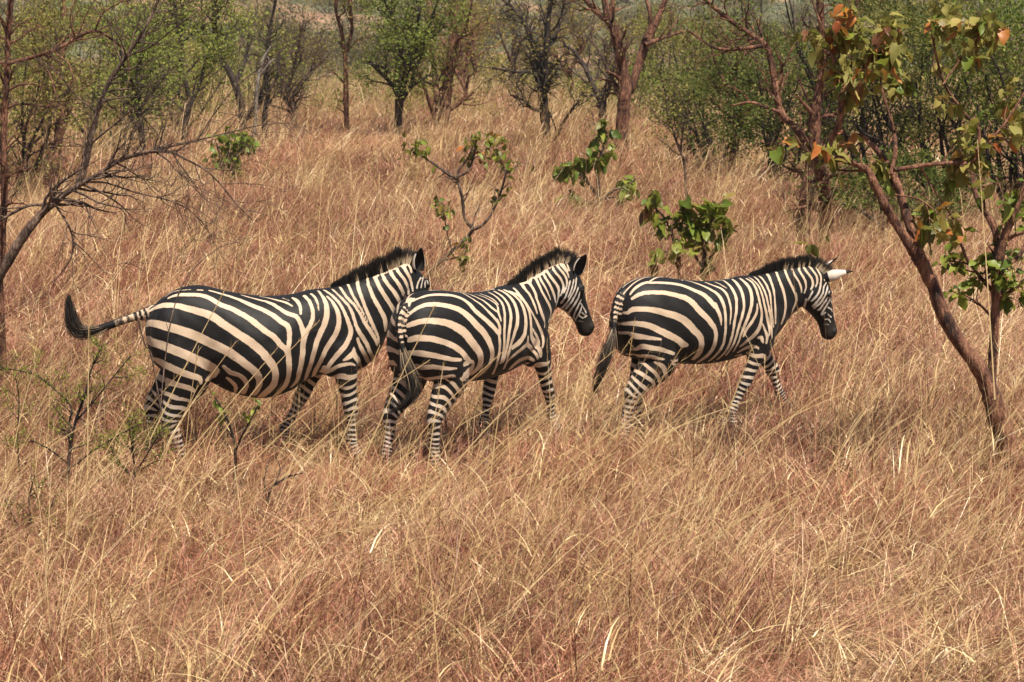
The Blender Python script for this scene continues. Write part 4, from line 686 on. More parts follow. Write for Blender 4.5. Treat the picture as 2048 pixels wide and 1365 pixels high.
        [(-0.8,-0.02,1.087,0.0123),(-0.785,-0.119,1.097,0.0123),(-0.773,-0.133,1.114,0.0166),(-0.758,-0.148,1.125,0.0199),(-0.739,-0.167,1.129,0.0199),(-0.714,-0.188,1.13,0.02),(-0.686,-0.206,1.13,0.0201),(-0.655,-0.218,1.127,0.0205),(-0.621,-0.227,1.121,0.0218),(-0.589,-0.233,1.114,0.0235),(-0.557,-0.241,1.105,0.0244),(-0.521,-0.247,1.092,0.0255),(-0.482,-0.252,1.081,0.0261),(-0.442,-0.256,1.07,0.0275),(-0.406,-0.26,1.054,0.0281),(-0.37,-0.264,1.036,0.0283),(-0.338,-0.268,1.012,0.0299),(-0.31,-0.271,0.989,0.03),(-0.284,-0.273,0.963,0.0304),(-0.26,-0.274,0.937,0.0286),(-0.234,-0.275,0.917,0.0268),(-0.213,-0.275,0.895,0.0261),(-0.197,-0.273,0.871,0.0265),(-0.188,-0.268,0.845,0.025),(-0.182,-0.261,0.818,0.0248),(-0.18,-0.251,0.789,0.0252),(-0.179,-0.235,0.758,0.0256),(-0.183,-0.216,0.73,0.024),(-0.191,-0.198,0.71,0.022),(-0.2,-0.179,0.693,0.0183)],
        [(-0.8,-0.02,1.001,0.0131),(-0.793,-0.107,1.011,0.0131),(-0.782,-0.135,1.016,0.0154),(-0.77,-0.165,1.02,0.0185),(-0.751,-0.192,1.02,0.0194),(-0.724,-0.214,1.016,0.0217),(-0.695,-0.229,1.011,0.0221),(-0.661,-0.241,1.001,0.0235),(-0.629,-0.247,0.988,0.0246),(-0.598,-0.252,0.971,0.0252),(-0.565,-0.259,0.954,0.0253),(-0.528,-0.262,0.935,0.0277),(-0.489,-0.261,0.917,0.0282),(-0.451,-0.257,0.898,0.0265),(-0.425,-0.261,0.883,0.0253),(-0.4,-0.262,0.868,0.0249),(-0.381,-0.259,0.853,0.0285),(-0.361,-0.253,0.837,0.0273),(-0.336,-0.247,0.828,0.0244),(-0.315,-0.247,0.822,0.0175)],
        [(-0.8,-0.02,0.93,0.0124),(-0.783,-0.125,0.94,0.0124),(-0.774,-0.158,0.931,0.0198),(-0.759,-0.182,0.922,0.0246),(-0.735,-0.206,0.919,0.022),(-0.705,-0.223,0.916,0.0186),(-0.673,-0.235,0.909,0.0165),(-0.643,-0.248,0.904,0.0139),(-0.61,-0.258,0.899,0.0113),(-0.573,-0.265,0.892,0.0083)],
        [(-0.74,-0.02,0.806,0.0144),(-0.732,-0.173,0.816,0.0144),(-0.722,-0.19,0.829,0.0186),(-0.709,-0.206,0.84,0.021),(-0.685,-0.225,0.837,0.0201),(-0.653,-0.244,0.829,0.019),(-0.623,-0.256,0.823,0.0183),(-0.588,-0.264,0.817,0.0181),(-0.548,-0.267,0.805,0.0172),(-0.51,-0.267,0.791,0.015),(-0.476,-0.262,0.779,0.0147),(-0.44,-0.253,0.766,0.0129)],
        [(-0.74,-0.02,0.745,0.0153),(-0.707,-0.156,0.755,0.0153),(-0.694,-0.198,0.761,0.0144),(-0.672,-0.221,0.761,0.0147),(-0.642,-0.238,0.756,0.0155),(-0.61,-0.25,0.748,0.0142),(-0.574,-0.257,0.735,0.0127),(-0.539,-0.26,0.723,0.012)],
        [(0.098,-0.031,1.274,0.0055),(0.099,-0.072,1.268,0.0063),(0.108,-0.102,1.259,0.0066),(0.118,-0.13,1.247,0.0057),(0.132,-0.153,1.234,0.0044)],
        [(0.206,-0.004,1.275,0.0066),(0.188,-0.068,1.268,0.0089),(0.184,-0.111,1.255,0.0111),(0.182,-0.149,1.235,0.0129),(0.179,-0.181,1.212,0.0144),(0.176,-0.206,1.186,0.0148),(0.172,-0.226,1.16,0.0144),(0.166,-0.244,1.128,0.0116),(0.158,-0.258,1.097,0.0125),(0.145,-0.269,1.066,0.0141),(0.132,-0.277,1.036,0.0124),(0.126,-0.282,1.004,0.0124),(0.116,-0.285,0.973,0.0144),(0.108,-0.287,0.937,0.0128),(0.102,-0.286,0.9,0.0117),(0.098,-0.284,0.87,0.0126),(0.09,-0.28,0.841,0.0126),(0.085,-0.271,0.807,0.0123),(0.078,-0.258,0.772,0.0113),(0.063,-0.242,0.741,0.0118),(0.051,-0.222,0.711,0.0111),(0.041,-0.202,0.689,0.0095),(0.032,-0.178,0.668,0.0077)],
        [(0.282,-0.02,1.282,0.0077),(0.269,-0.075,1.272,0.0107),(0.263,-0.115,1.257,0.0133),(0.257,-0.154,1.234,0.0143),(0.253,-0.184,1.208,0.0124),(0.249,-0.21,1.177,0.013),(0.242,-0.229,1.147,0.0125),(0.236,-0.243,1.12,0.0121),(0.23,-0.254,1.092,0.0112),(0.222,-0.264,1.061,0.0114),(0.205,-0.272,1.03,0.0122),(0.188,-0.278,0.999,0.0118),(0.175,-0.281,0.965,0.0116),(0.164,-0.283,0.934,0.0121),(0.151,-0.283,0.903,0.0123),(0.144,-0.281,0.871,0.0114),(0.135,-0.276,0.836,0.0107),(0.124,-0.267,0.801,0.0101),(0.113,-0.255,0.769,0.0099),(0.1,-0.239,0.739,0.01),(0.09,-0.216,0.706,0.0089)],
        [(0.341,-0.044,1.288,0.0077),(0.336,-0.088,1.276,0.0107),(0.337,-0.121,1.261,0.0133),(0.341,-0.152,1.24,0.0146),(0.345,-0.178,1.215,0.0148),(0.342,-0.199,1.188,0.0156),(0.335,-0.216,1.161,0.0163),(0.325,-0.231,1.131,0.0152),(0.312,-0.244,1.1,0.0155),(0.297,-0.254,1.07,0.0151),(0.281,-0.262,1.039,0.0145),(0.263,-0.269,1.005,0.0156),(0.241,-0.274,0.975,0.0164),(0.226,-0.277,0.947,0.0147),(0.215,-0.277,0.918,0.0149),(0.201,-0.278,0.894,0.0138),(0.187,-0.277,0.869,0.0109),(0.183,-0.273,0.842,0.011),(0.175,-0.265,0.81,0.0099),(0.157,-0.253,0.774,0.0089),(0.15,-0.232,0.734,0.0077)],
        [(0.376,-0.235,1.098,0.0066),(0.373,-0.241,1.075,0.0096),(0.369,-0.246,1.051,0.0133),(0.359,-0.251,1.029,0.0142),(0.343,-0.256,1.01,0.0138),(0.323,-0.261,0.987,0.0143),(0.3,-0.266,0.963,0.014),(0.274,-0.27,0.94,0.0133),(0.253,-0.272,0.916,0.0134),(0.237,-0.273,0.886,0.0122),(0.221,-0.271,0.858,0.0117)],
        [(0.385,-0.071,1.286,0.0077),(0.393,-0.097,1.276,0.0095),(0.405,-0.119,1.264,0.0111),(0.408,-0.145,1.243,0.0118),(0.408,-0.169,1.217,0.0122),(0.409,-0.188,1.19,0.0128),(0.41,-0.203,1.162,0.0132),(0.41,-0.217,1.13,0.0134),(0.409,-0.227,1.098,0.0133),(0.415,-0.233,1.066,0.0131),(0.423,-0.236,1.031,0.0127),(0.425,-0.238,0.997,0.0146),(0.416,-0.242,0.966,0.0166),(0.406,-0.244,0.937,0.0196),(0.395,-0.246,0.908,0.0221),(0.377,-0.247,0.884,0.0226),(0.352,-0.249,0.862,0.0221),(0.323,-0.25,0.839,0.0214),(0.289,-0.252,0.821,0.0199),(0.259,-0.252,0.805,0.0174),(0.237,-0.249,0.788,0.0144),(0.22,-0.247,0.777,0.0111),(0.206,-0.245,0.768,0.0077)],
        [(0.411,-0.012,1.321,0.0066),(0.43,-0.092,1.278,0.0066),(0.439,-0.122,1.258,0.0077),(0.449,-0.144,1.235,0.0089),(0.453,-0.167,1.205,0.01),(0.455,-0.186,1.171,0.0111),(0.46,-0.199,1.137,0.0111),(0.463,-0.21,1.101,0.0122),(0.465,-0.218,1.063,0.0127),(0.473,-0.221,1.027,0.0128),(0.484,-0.223,0.991,0.0121),(0.495,-0.223,0.958,0.0125),(0.504,-0.224,0.923,0.0126),(0.506,-0.23,0.89,0.0121),(0.505,-0.234,0.863,0.0093),(0.504,-0.236,0.836,0.0066)],
        [(0.473,-0.012,1.326,0.0077),(0.481,-0.087,1.278,0.0077),(0.482,-0.124,1.249,0.009),(0.491,-0.15,1.217,0.01),(0.493,-0.173,1.185,0.0087),(0.497,-0.194,1.147,0.0083),(0.5,-0.207,1.108,0.0082),(0.505,-0.216,1.067,0.0088),(0.509,-0.221,1.032,0.0098),(0.518,-0.224,0.993,0.01),(0.527,-0.224,0.955,0.0096),(0.532,-0.223,0.919,0.011),(0.529,-0.23,0.88,0.0102),(0.53,-0.232,0.845,0.0089),(0.531,-0.232,0.82,0.0065),(0.532,-0.23,0.799,0.0044)],
        [(0.526,-0.012,1.329,0.0089),(0.534,-0.08,1.281,0.0089),(0.535,-0.113,1.256,0.0101),(0.543,-0.137,1.227,0.0111),(0.542,-0.163,1.195,0.0114),(0.538,-0.19,1.158,0.0111),(0.535,-0.204,1.121,0.0092),(0.532,-0.214,1.081,0.0066),(0.533,-0.22,1.037,0.007),(0.538,-0.223,0.992,0.0076),(0.548,-0.221,0.946,0.0071),(0.558,-0.221,0.9,0.0077)],
        [(0.625,-0.012,1.342,0.0132),(0.616,-0.058,1.296,0.0132),(0.606,-0.098,1.268,0.0121),(0.604,-0.125,1.237,0.0118),(0.601,-0.145,1.203,0.0112),(0.598,-0.16,1.167,0.0121),(0.594,-0.18,1.129,0.0127),(0.584,-0.199,1.09,0.0133),(0.578,-0.21,1.047,0.0136),(0.58,-0.213,1.004,0.0133),(0.582,-0.213,0.963,0.0118),(0.583,-0.212,0.926,0.01)],
        [(0.721,-0.012,1.357,0.0096),(0.709,-0.046,1.311,0.0096),(0.698,-0.08,1.288,0.0111),(0.695,-0.104,1.259,0.0131),(0.7,-0.122,1.225,0.0141),(0.713,-0.134,1.187,0.0155),(0.723,-0.142,1.145,0.0162),(0.728,-0.146,1.106,0.0166),(0.733,-0.148,1.066,0.0167),(0.736,-0.148,1.03,0.0166),(0.731,-0.149,0.999,0.016),(0.717,-0.153,0.972,0.0155),(0.704,-0.154,0.942,0.0159),(0.696,-0.151,0.912,0.0166)],
        [(0.827,-0.012,1.37,0.0111),(0.812,-0.005,1.332,0.0111),(0.791,-0.064,1.306,0.0115),(0.79,-0.09,1.275,0.0124),(0.803,-0.106,1.238,0.0129),(0.825,-0.114,1.2,0.0127),(0.847,-0.115,1.164,0.0132),(0.866,-0.113,1.131,0.0135),(0.874,-0.11,1.1,0.0134),(0.877,-0.107,1.07,0.0122),(0.864,-0.105,1.04,0.0113),(0.845,-0.105,1.01,0.0111),(0.84,-0.095,0.976,0.012),(0.851,-0.055,0.938,0.0133)],
        [(0.433,-0.237,0.931,0.0076),(0.449,-0.231,0.906,0.0104),(0.461,-0.228,0.88,0.01),(0.472,-0.233,0.853,0.0119),(0.482,-0.236,0.827,0.0137),(0.48,-0.237,0.802,0.0121),(0.474,-0.235,0.776,0.0094)],
        [(0.395,-0.23,0.825,0.0111),(0.412,-0.226,0.826,0.0135),(0.428,-0.226,0.823,0.0153),(0.435,-0.228,0.805,0.0137),(0.443,-0.231,0.784,0.0094)],
        [(0.214,-0.212,0.718,0.0111),(0.239,-0.217,0.731,0.0142),(0.271,-0.219,0.743,0.0166),(0.307,-0.218,0.753,0.0171),(0.346,-0.211,0.756,0.0166),(0.388,-0.204,0.748,0.0115),(0.407,-0.217,0.74,0.0095),(0.41,-0.22,0.718,0.0057)],
        [(0.211,-0.178,0.684,0.0089),(0.261,-0.17,0.686,0.01),(0.317,-0.155,0.687,0.0111),(0.354,-0.159,0.69,0.0113),(0.369,-0.186,0.694,0.0087),(0.378,-0.2,0.687,0.0085),(0.387,-0.208,0.673,0.0063)],
        [(0.264,-0.097,0.647,0.0055),(0.311,-0.093,0.654,0.0059),(0.36,-0.131,0.64,0.0067),(0.351,-0.168,0.641,0.0067),(0.369,-0.199,0.633,0.0072)],
        [(0.871,-0.012,1.381,0.0097),(0.871,-0.026,1.334,0.0097),(0.866,-0.062,1.311,0.0095),(0.871,-0.08,1.285,0.0101),(0.888,-0.091,1.26,0.01),(0.905,-0.097,1.234,0.0093),(0.919,-0.1,1.206,0.0102),(0.927,-0.1,1.181,0.0089),(0.931,-0.101,1.16,0.0075),(0.932,-0.1,1.14,0.0046)],
        [(0.948,-0.012,1.388,0.0097),(0.942,-0.025,1.34,0.0097),(0.926,-0.051,1.324,0.0103),(0.936,-0.072,1.296,0.0104),(0.954,-0.083,1.267,0.0102),(0.968,-0.09,1.237,0.0102),(0.974,-0.092,1.211,0.0092),(0.976,-0.094,1.184,0.0077),(0.97,-0.094,1.162,0.0086),(0.961,-0.095,1.139,0.0068)],
        [(0.974,-0.012,1.383,0.0066),(0.984,-0.006,1.345,0.0066),(0.983,-0.04,1.333,0.0106),(0.994,-0.064,1.307,0.0104),(1.014,-0.075,1.28,0.0097),(1.033,-0.081,1.254,0.0101),(1.04,-0.085,1.226,0.0093),(1.04,-0.089,1.202,0.009),(1.031,-0.091,1.183,0.0077),(1.02,-0.095,1.164,0.0058)],
        [(1.01,-0.012,1.384,0.0061),(1.033,-0.015,1.346,0.0061),(1.038,-0.031,1.34,0.0102),(1.05,-0.055,1.318,0.01),(1.066,-0.066,1.294,0.0092),(1.078,-0.075,1.271,0.0086),(1.081,-0.083,1.245,0.0085),(1.079,-0.088,1.22,0.0082),(1.072,-0.091,1.204,0.0065),(1.063,-0.093,1.188,0.006)],
        [(1.013,-0.012,1.375,0.0055),(1.061,-0.003,1.345,0.0055),(1.085,-0.009,1.338,0.0015),(1.101,-0.037,1.32,0.0107),(1.11,-0.055,1.297,0.0109),(1.117,-0.067,1.276,0.0095),(1.117,-0.076,1.252,0.0083),(1.113,-0.085,1.226,0.0074),(1.107,-0.093,1.193,0.0085),(1.096,-0.099,1.162,0.0083),(1.083,-0.103,1.133,0.0087),(1.067,-0.105,1.109,0.0098),(1.048,-0.104,1.089,0.0097),(1.03,-0.097,1.069,0.0092)],
        [(1.021,-0.012,1.375,0.0043),(1.082,-0.006,1.34,0.0043),(1.101,-0.016,1.329,0.0049),(1.131,-0.004,1.312,0.0055),(1.152,-0.014,1.294,0.0011),(1.17,-0.023,1.274,0.0088),(1.162,-0.054,1.255,0.0079),(1.151,-0.07,1.236,0.0066)],
        [(1.042,-0.012,1.371,0.0043),(1.1,-0.013,1.331,0.0043),(1.113,-0.021,1.321,0.0049),(1.142,-0.012,1.302,0.0055),(1.16,-0.02,1.285,0.0059),(1.177,-0.027,1.263,0.0061),(1.187,-0.035,1.244,0.0027),(1.18,-0.057,1.226,0.0078),(1.157,-0.078,1.206,0.006),(1.137,-0.09,1.185,0.0068),(1.132,-0.096,1.16,0.0076),(1.125,-0.1,1.135,0.0082),(1.108,-0.102,1.108,0.009),(1.091,-0.101,1.081,0.0092),(1.072,-0.096,1.055,0.0107),(1.056,-0.087,1.034,0.0107),(1.048,-0.081,1.025,0.0105)],
        [(0.984,-0.085,1.083,0.009),(0.984,-0.069,1.053,0.0101),(0.988,-0.046,1.025,0.0089),(1.008,-0.011,0.997,0.0065)],
        [(0.913,-0.074,1.017,0.0078),(0.917,-0.045,0.99,0.0046),(0.902,-0.042,0.976,0.0061)],
        [(1.032,-0.101,1.151,0.0067),(1.023,-0.103,1.131,0.0068),(1.013,-0.101,1.111,0.0062),(1.003,-0.096,1.089,0.0062),(0.997,-0.086,1.069,0.0048)],
        [(1.183,-0.069,1.193,0.0068),(1.173,-0.084,1.17,0.0064),(1.16,-0.098,1.146,0.0056),(1.146,-0.098,1.112,0.008),(1.127,-0.098,1.08,0.009),(1.113,-0.096,1.057,0.0095),(1.097,-0.093,1.039,0.0108),(1.078,-0.087,1.023,0.01),(1.063,-0.076,1.006,0.0094)],
        [(1.184,-0.103,1.145,0.005),(1.176,-0.105,1.119,0.0067),(1.176,-0.089,1.09,0.0097),(1.159,-0.09,1.067,0.0095),(1.141,-0.09,1.045,0.0091),(1.124,-0.086,1.019,0.009),(1.111,-0.08,0.998,0.0092),(1.097,-0.076,0.989,0.0094)],
        [(1.201,-0.1,1.117,0.0049),(1.203,-0.072,1.083,0.007),(1.188,-0.079,1.055,0.0088),(1.174,-0.081,1.032,0.0095),(1.161,-0.08,1.009,0.0084),(1.146,-0.076,0.982,0.0082),(1.132,-0.067,0.954,0.0071)],
        [(1.215,-0.063,1.066,0.0058),(1.232,-0.046,1.041,0.0058),(1.245,-0.03,1.02,0.0011)],
        [(1.186,-0.074,1.008,0.0057),(1.206,-0.066,0.999,0.005),(1.223,-0.057,0.991,0.0068),(1.233,-0.051,0.979,0.0059),(1.24,-0.046,0.967,0.0049)],
        [(1.166,-0.071,0.967,0.007),(1.149,-0.069,0.953,0.0059),(1.133,-0.063,0.941,0.0043)],
        [(1.191,-0.066,0.952,0.0043),(1.208,-0.061,0.937,0.0059),(1.226,-0.056,0.923,0.0065)],
        [(1.173,-0.059,0.906,0.0051),(1.195,-0.06,0.911,0.0046),(1.21,-0.058,0.897,0.006),(1.227,-0.055,0.875,0.0054)],
        [(1.166,-0.048,0.863,0.0043),(1.181,-0.053,0.864,0.0045),(1.198,-0.056,0.863,0.0051),(1.214,-0.056,0.855,0.0043),(1.228,-0.056,0.845,0.0044)],
        [(1.119,-0.012,1.34,0.0091),(1.159,-0.017,1.287,0.0091),(1.17,-0.023,1.274,0.0091),(1.177,-0.027,1.263,0.0091)],
    ],
}

def build_zebra(z):
    tri = []
    rows = catmull([r for r in spine_pairs(z)], 6)
    T_ = np.stack([rows[:, 0], 0 * rows[:, 0], rows[:, 1]], 1); B_ = np.stack([rows[:, 2], 0 * rows[:, 0], rows[:, 3]], 1)
    C = T_ * 0.48 + B_ * 0.52; U = unit(T_ - B_); S = np.tile([0., 1., 0.], (len(C), 1))
    up = np.linalg.norm(T_ - C, axis=1); dn = np.linalg.norm(B_ - C, axis=1)
    pieces = [ring_mesh(C, U, S, up, dn, np.abs(rows[:, 4]), 2.25, 48)]
    legs = {}
    for key, kind, sgn in (('fn', 'fore', -1), ('ff', 'fore', 1), ('hn', 'hind', -1), ('hf', 'hind', 1)):
        pts = leg_path(kind, z['legs'][key])
        lift = -min(0.0, pts[-1][1]) if False else 0.0
        y0 = (0.155 if kind == 'fore' else 0.150) * sgn
        dy = [-0.03, 0.0, 0.01, 0.0, -0.005, -0.012, -0.018, -0.02, -0.02, -0.02, -0.02]
        rr = FORE_R if kind == 'fore' else HIND_R
        ctrl = [(p[0], y0 + sgn * d, p[1], a, b) for p, d, (a, b) in zip(pts, dy, rr)]
        legs[key] = np.array(ctrl)
        pieces.append(limb(ctrl))
    for s in (-1, 1):
        pieces.append(ball((-0.60, 0.125 * s, 0.97), (0.185, 0.125, 0.27)))
        pieces.append(ball((-0.40, 0.150 * s, 0.90), (0.14, 0.115, 0.20)))
        pieces.append(ball((0.52, 0.140 * s, 0.97), (0.13, 0.085, 0.24)))
        pieces.append(ball((0.51, 0.145 * s, 0.78), (0.10, 0.075, 0.12)))
    # round cheeks, brow ridges and nostrils
    (hx, hz), a = z['head'], z['head_angle']; ca, sa = math.cos(a), math.sin(a)
    hp = lambda u, v: (hx + ca * u + sa * v, hz - sa * u + ca * v)
    for s in (-1, 1):
        x, zz = hp(0.13, -0.075); pieces.append(ball((x, 0.062 * s, zz), (0.085, 0.045, 0.085)))
        x, zz = hp(0.165, 0.055); pieces.append(ball((x, 0.083 * s, zz), (0.034, 0.026, 0.034)))
        x, zz = hp(0.500, 0.018); pieces.append(ball((x, 0.046 * s, zz), (0.030, 0.022, 0.030)))
    tail = catmull(z['tail'], 6)
    pieces.append(limb(z['tail'], 6, 14))
    o = 0; Vs, Qs, Ts = [], [], []
    for V, Q, T in pieces:
        Vs.append(V); Qs.append(Q + o); Ts.append(T + o); o += len(V)
    raw = mesh_np('raw', np.vstack(Vs), [np.vstack(Qs), np.vstack(Ts)])
    tmp = bpy.data.objects.new('raw', raw); COL.objects.link(tmp)
    md = tmp.modifiers.new('r', 'REMESH'); md.mode = 'VOXEL'; md.voxel_size = 0.0095
    sm = tmp.modifiers.new('s', 'SMOOTH'); sm.factor = 0.5; sm.iterations = 7
    bpy.context.view_layer.update()
    ev = tmp.evaluated_get(bpy.context.evaluated_depsgraph_get()).to_mesh()
    n = len(ev.vertices); V = np.empty(n * 3, np.float32); ev.vertices.foreach_get('co', V); V = V.reshape(-1, 3).astype(float)
    nl = len(ev.loops); lv = np.empty(nl, np.int32); ev.loops.foreach_get('vertex_index', lv)
    lt = np.empty(len(ev.polygons), np.int32); ev.polygons.foreach_get('loop_total', lt)
    assert (lt == 4).all()
    F = lv.reshape(-1, 4)
    bpy.data.objects.remove(tmp); bpy.data.meshes.remove(raw)

    # ---- coat pattern, in the symmetric body's own coordinates
    near = V.copy(); near[:, 1] = -np.abs(near[:, 1])
    nm = z['name']
    if nm in STRIPES: st = np.maximum(seg_dist(near, STRIPES[nm]), -0.022)
    else: st = default_torso(near)
    pale = np.zeros(n); dark = np.zeros(n)
    # legs: cross bands along each leg, closer together towards the hoof
    for key, ctrl in legs.items():
        cc = catmull(ctrl, 8); L = np.concatenate([[0], np.cumsum(np.linalg.norm(np.diff(cc[:, :3], axis=0), axis=1))])
        tot = L[-1]
        hind = key[0] == 'h'
        box = np.where((np.abs(V[:, 1] - cc[:, 1].mean()) < 0.16) & (V[:, 2] < 0.82))[0]
        if not len(box): continue
        d = np.linalg.norm(V[box][:, None, [0, 2]] - cc[None][:, :, [0, 2]], axis=2) + 0.6 * np.abs(V[box][:, None, 1] - cc[None, :, 1])
        i = d.argmin(1); dm = d[np.arange(len(box)), i]
        # continuous arclength by projecting on the tangent
        tg = unit(np.gradient(cc[:, [0, 2]], axis=0))
        s = L[i] + ((V[box][:, [0, 2]] - cc[i][:, [0, 2]]) * tg[i]).sum(1)
        fr = s / tot
        per = 0.072 - 0.047 * np.clip((fr - 0.35) / 0.5, 0, 1)
        # integrate 1/period along the leg
        fs = np.linspace(-0.1, 1.1, 400); ps = 0.072 - 0.047 * np.clip((fs - 0.35) / 0.5, 0, 1)
        ph = np.interp(fr, fs, np.cumsum(tot * (fs[1] - fs[0]) / ps)) + z.get('seed', 0) * 0.37 + (0.3 if key[1] == 'f' else 0.0)
        ph = ph + 0.16 * np.sin(V[box][:, 0] * 31 + s * 9 + z.get('seed', 0)) + 0.10 * np.sin(V[box][:, 1] * 47 + s * 23)
        val = band(ph, 0.42) * per
        ha, hb = z.get('hind_band', (0.68, 0.77))
        w = (1 - sstep(ha, hb, V[box][:, 2])) if hind else (1 - sstep(0.68, 0.75, V[box][:, 2]))
        inside = dm < 0.19
        w = w * inside
        st[box] = st[box] * (1 - w) + val * w
        pale[box] = np.maximum(pale[box], w * sstep(0.62, 0.42, V[box][:, 2]) if False else w * (1 - sstep(0.40, 0.66, V[box][:, 2])))
        hoof = sstep(0.05, 0.035, 0) if False else (V[box][:, 2] < cc[-1, 2] + 0.055) & inside
        dark[box] = np.where(hoof, 0.9, dark[box]); 
    # head: u along, v across
    rel = V[:, [0, 2]] - np.array([hx, hz]); hu = rel[:, 0] * ca - rel[:, 1] * sa; hv = rel[:, 0] * sa + rel[:, 1] * ca
    onhead = (V[:, 0] > hx - 0.15) & (hu > -0.02) & (V[:, 2] > 0.5)
    pale = np.where(onhead, np.maximum(pale, sstep(0.0, 0.14, hu)), pale)
    muz = sstep(0.415, 0.455, hu + 0.25 * np.abs(V[:, 1]) + np.clip(-hv - 0.02, 0, 1) * 0.6) * onhead
    dark = np.maximum(dark, muz)
    # tail: cross bands, dark towards the tip
    td = np.linalg.norm(V[:, None] - tail[None, :, :3], axis=2); ti = td.argmin(1)
    tl = np.concatenate([[0], np.cumsum(np.linalg.norm(np.diff(tail[:, :3], axis=0), axis=1))])
    ontail = (td.min(1) < 0.055) & (tl[ti] > 0.05)
    st = np.where(ontail, np.where(np.abs(V[:, 1] - tail[ti, 1]) < 0.010, -0.01, band(tl[ti] / 0.042, 0.5) * 0.04) - 0.03 * sstep(0.25, 0.42, tl[ti]), st)
    # white of belly and inner thighs
    bl = (V[:, 2] < 0.66) & (np.abs(V[:, 1]) < 0.09) & (V[:, 0] > -0.5) & (V[:, 0] < 0.4)
    st = np.where(bl & (st < 0), np.maximum(st, 0.01 - np.abs(V[:, 1]) * 0.2), st)

    bend = bend_fn(z)
    # slight unevenness of muscle and ribs
    Vn = V.copy(); k_ = (V[:, 2] > 0.6)
    q = V * np.array([1, 1.0, 1]); sd_ = z.get('seed', 1)
    dn = (np.sin(q[:, 0] * 23 + 3 * np.sin(q[:, 2] * 9 + sd_)) * np.sin(q[:, 2] * 17 + 2 * np.sin(q[:, 0] * 7)) * 0.0035
          + np.sin(q[:, 0] * 62 - q[:, 2] * 18) * 0.0011 * sstep(-0.35, -0.2, q[:, 0]) * (1 - sstep(0.3, 0.42, q[:, 0])) + np.sin(q[:, 0] * 41 + q[:, 2] * 47 + sd_) * 0.0012)
    Vn[:, 1] += np.sign(V[:, 1]) * dn * sstep(0.03, 0.12, np.abs(V[:, 1])) * k_
    Vp = bend(Vn); V0 = V
    # ---- ears and eyes belong to the same body mesh
    Vall, Fall, St, Dk, Pl, slot = [Vp], [F], [st], [dark], [pale], [np.zeros(len(F), np.int32)]
    off = n; eyes = []
    for s, key in ((-1, 'ear_near'), (1, 'ear_far')):
        x, zz = hp(0.035, 0.085)
        b0 = np.array([x, 0.055 * s, zz])
        ax, fr = (unit(np.array(q, float)) for q in z[key])
        fr = unit(fr - ax * (fr @ ax)); sd = np.cross(ax, fr)
        b0p = bend(b0[None])[0]; R = bend(np.vstack([b0, b0 + [1e-3, 0, 0], b0 + [0, 1e-3, 0]])); ex = (R[1] - R[0]) / 1e-3; ey = (R[2] - R[0]) / 1e-3
        rot = lambda q: ex * q[0] + ey * q[1] + np.array([0, 0, q[2]])
        ax, fr, sd = rot(ax), rot(fr), rot(sd)
        el, ew = z.get('ear', (1, 1))
        EV, EQ, es, ed = build_ear(b0p - ax * 0.02, ax, fr, sd, 0.175 * el, 0.046 * ew, z.get('ear_tip', 2.4))
        Vall.append(EV); Fall.append(EQ + off); St.append(es); Dk.append(ed); Pl.append(np.ones(len(EV))); slot.append(np.zeros(len(EQ), np.int32)); off += len(EV)
        x, zz = hp(0.178, 0.050)
        EV, Q, T = ball((x, 0.097 * s, zz), (0.019, 0.014, 0.019), 12)
        eyes.append(mesh_np('eye', bend(EV), [Q, T], True, [M_EYE]))
    me = mesh_np('body', np.vstack(Vall), np.vstack(Fall), True, [M_COAT])
    me.polygons.foreach_set('material_index', np.concatenate(slot))
    for nm_, dat in (('stripe', St), ('dark', Dk), ('pale', Pl)): set_attr(me, nm_, np.concatenate(dat))
    root = empty(z['object'], z['loc'], z['label'], 'zebra', 'zebras walking through the dry grass')
    root.rotation_euler = (0, 0, z['yaw']); root.scale = (z['scale'],) * 3
    body = link('body', me, root)
    for e_ in eyes: link('eye', e_, body)

    # ---- upright mane: hairs along the crest, tinted like the stripe they grow from
    r = np.random.default_rng(z.get('seed', 1) + 50)
    i0, i1 = z['mane']
    crest = rows[(rows[:, 0] > i0) & (np.arange(len(rows)) < 6 * (9 + len(z['neck'])) + 6)]
    cl = np.concatenate([[0], np.cumsum(np.hypot(np.diff(crest[:, 0]), np.diff(crest[:, 1])))])
    N = 5200
    t = r.uniform(0, 1, N) * cl[-1]
    px, pz = np.interp(t, cl, crest[:, 0]), np.interp(t, cl, crest[:, 1])
    tx, tz = np.interp(t, cl, np.gradient(crest[:, 0], cl)), np.interp(t, cl, np.gradient(crest[:, 1], cl))
    yy = r.normal(0, 0.012, N)
    root_p = np.stack([px, yy, pz - 0.014], 1)
    nrm = unit(np.stack([-tz, 0 * tz, tx], 1))
    d = unit(nrm + np.stack([0.12 * tx + r.normal(0, 0.10, N), yy * 4 + r.normal(0, 0.07, N), r.normal(0, 0.05, N)], 1))
    prof = np.interp(t / cl[-1], [0, 0.12, 0.35, 0.8, 0.96, 1.0], [0.25, 0.55, 0.9, 1.05, 0.95, 0.6])
    Ln = 1.12 * z.get('mane_h', 0.105) * prof * r.uniform(0.72, 1.08, N) * (1 + 0.12 * np.sin(t * 60) * np.sin(t * 23 + 1))
    if nm in STRIPES: sv = seg_dist(np.stack([px, -0.018 + 0 * px, pz - 0.012], 1), STRIPES[nm])
    else: sv = default_torso(root_p)
    a = r.uniform(0, np.pi, N); face = np.stack([np.cos(a), np.sin(a), 0 * a], 1)
    segs = 4
    V, F, T, _ = blades(bend(root_p), unit(bend(root_p + d * 0.05) - bend(root_p)), Ln, r.uniform(0, 0.25, N), np.full(N, 0.0042), np.zeros(N), segs=segs, tipw=0.2, face=face)
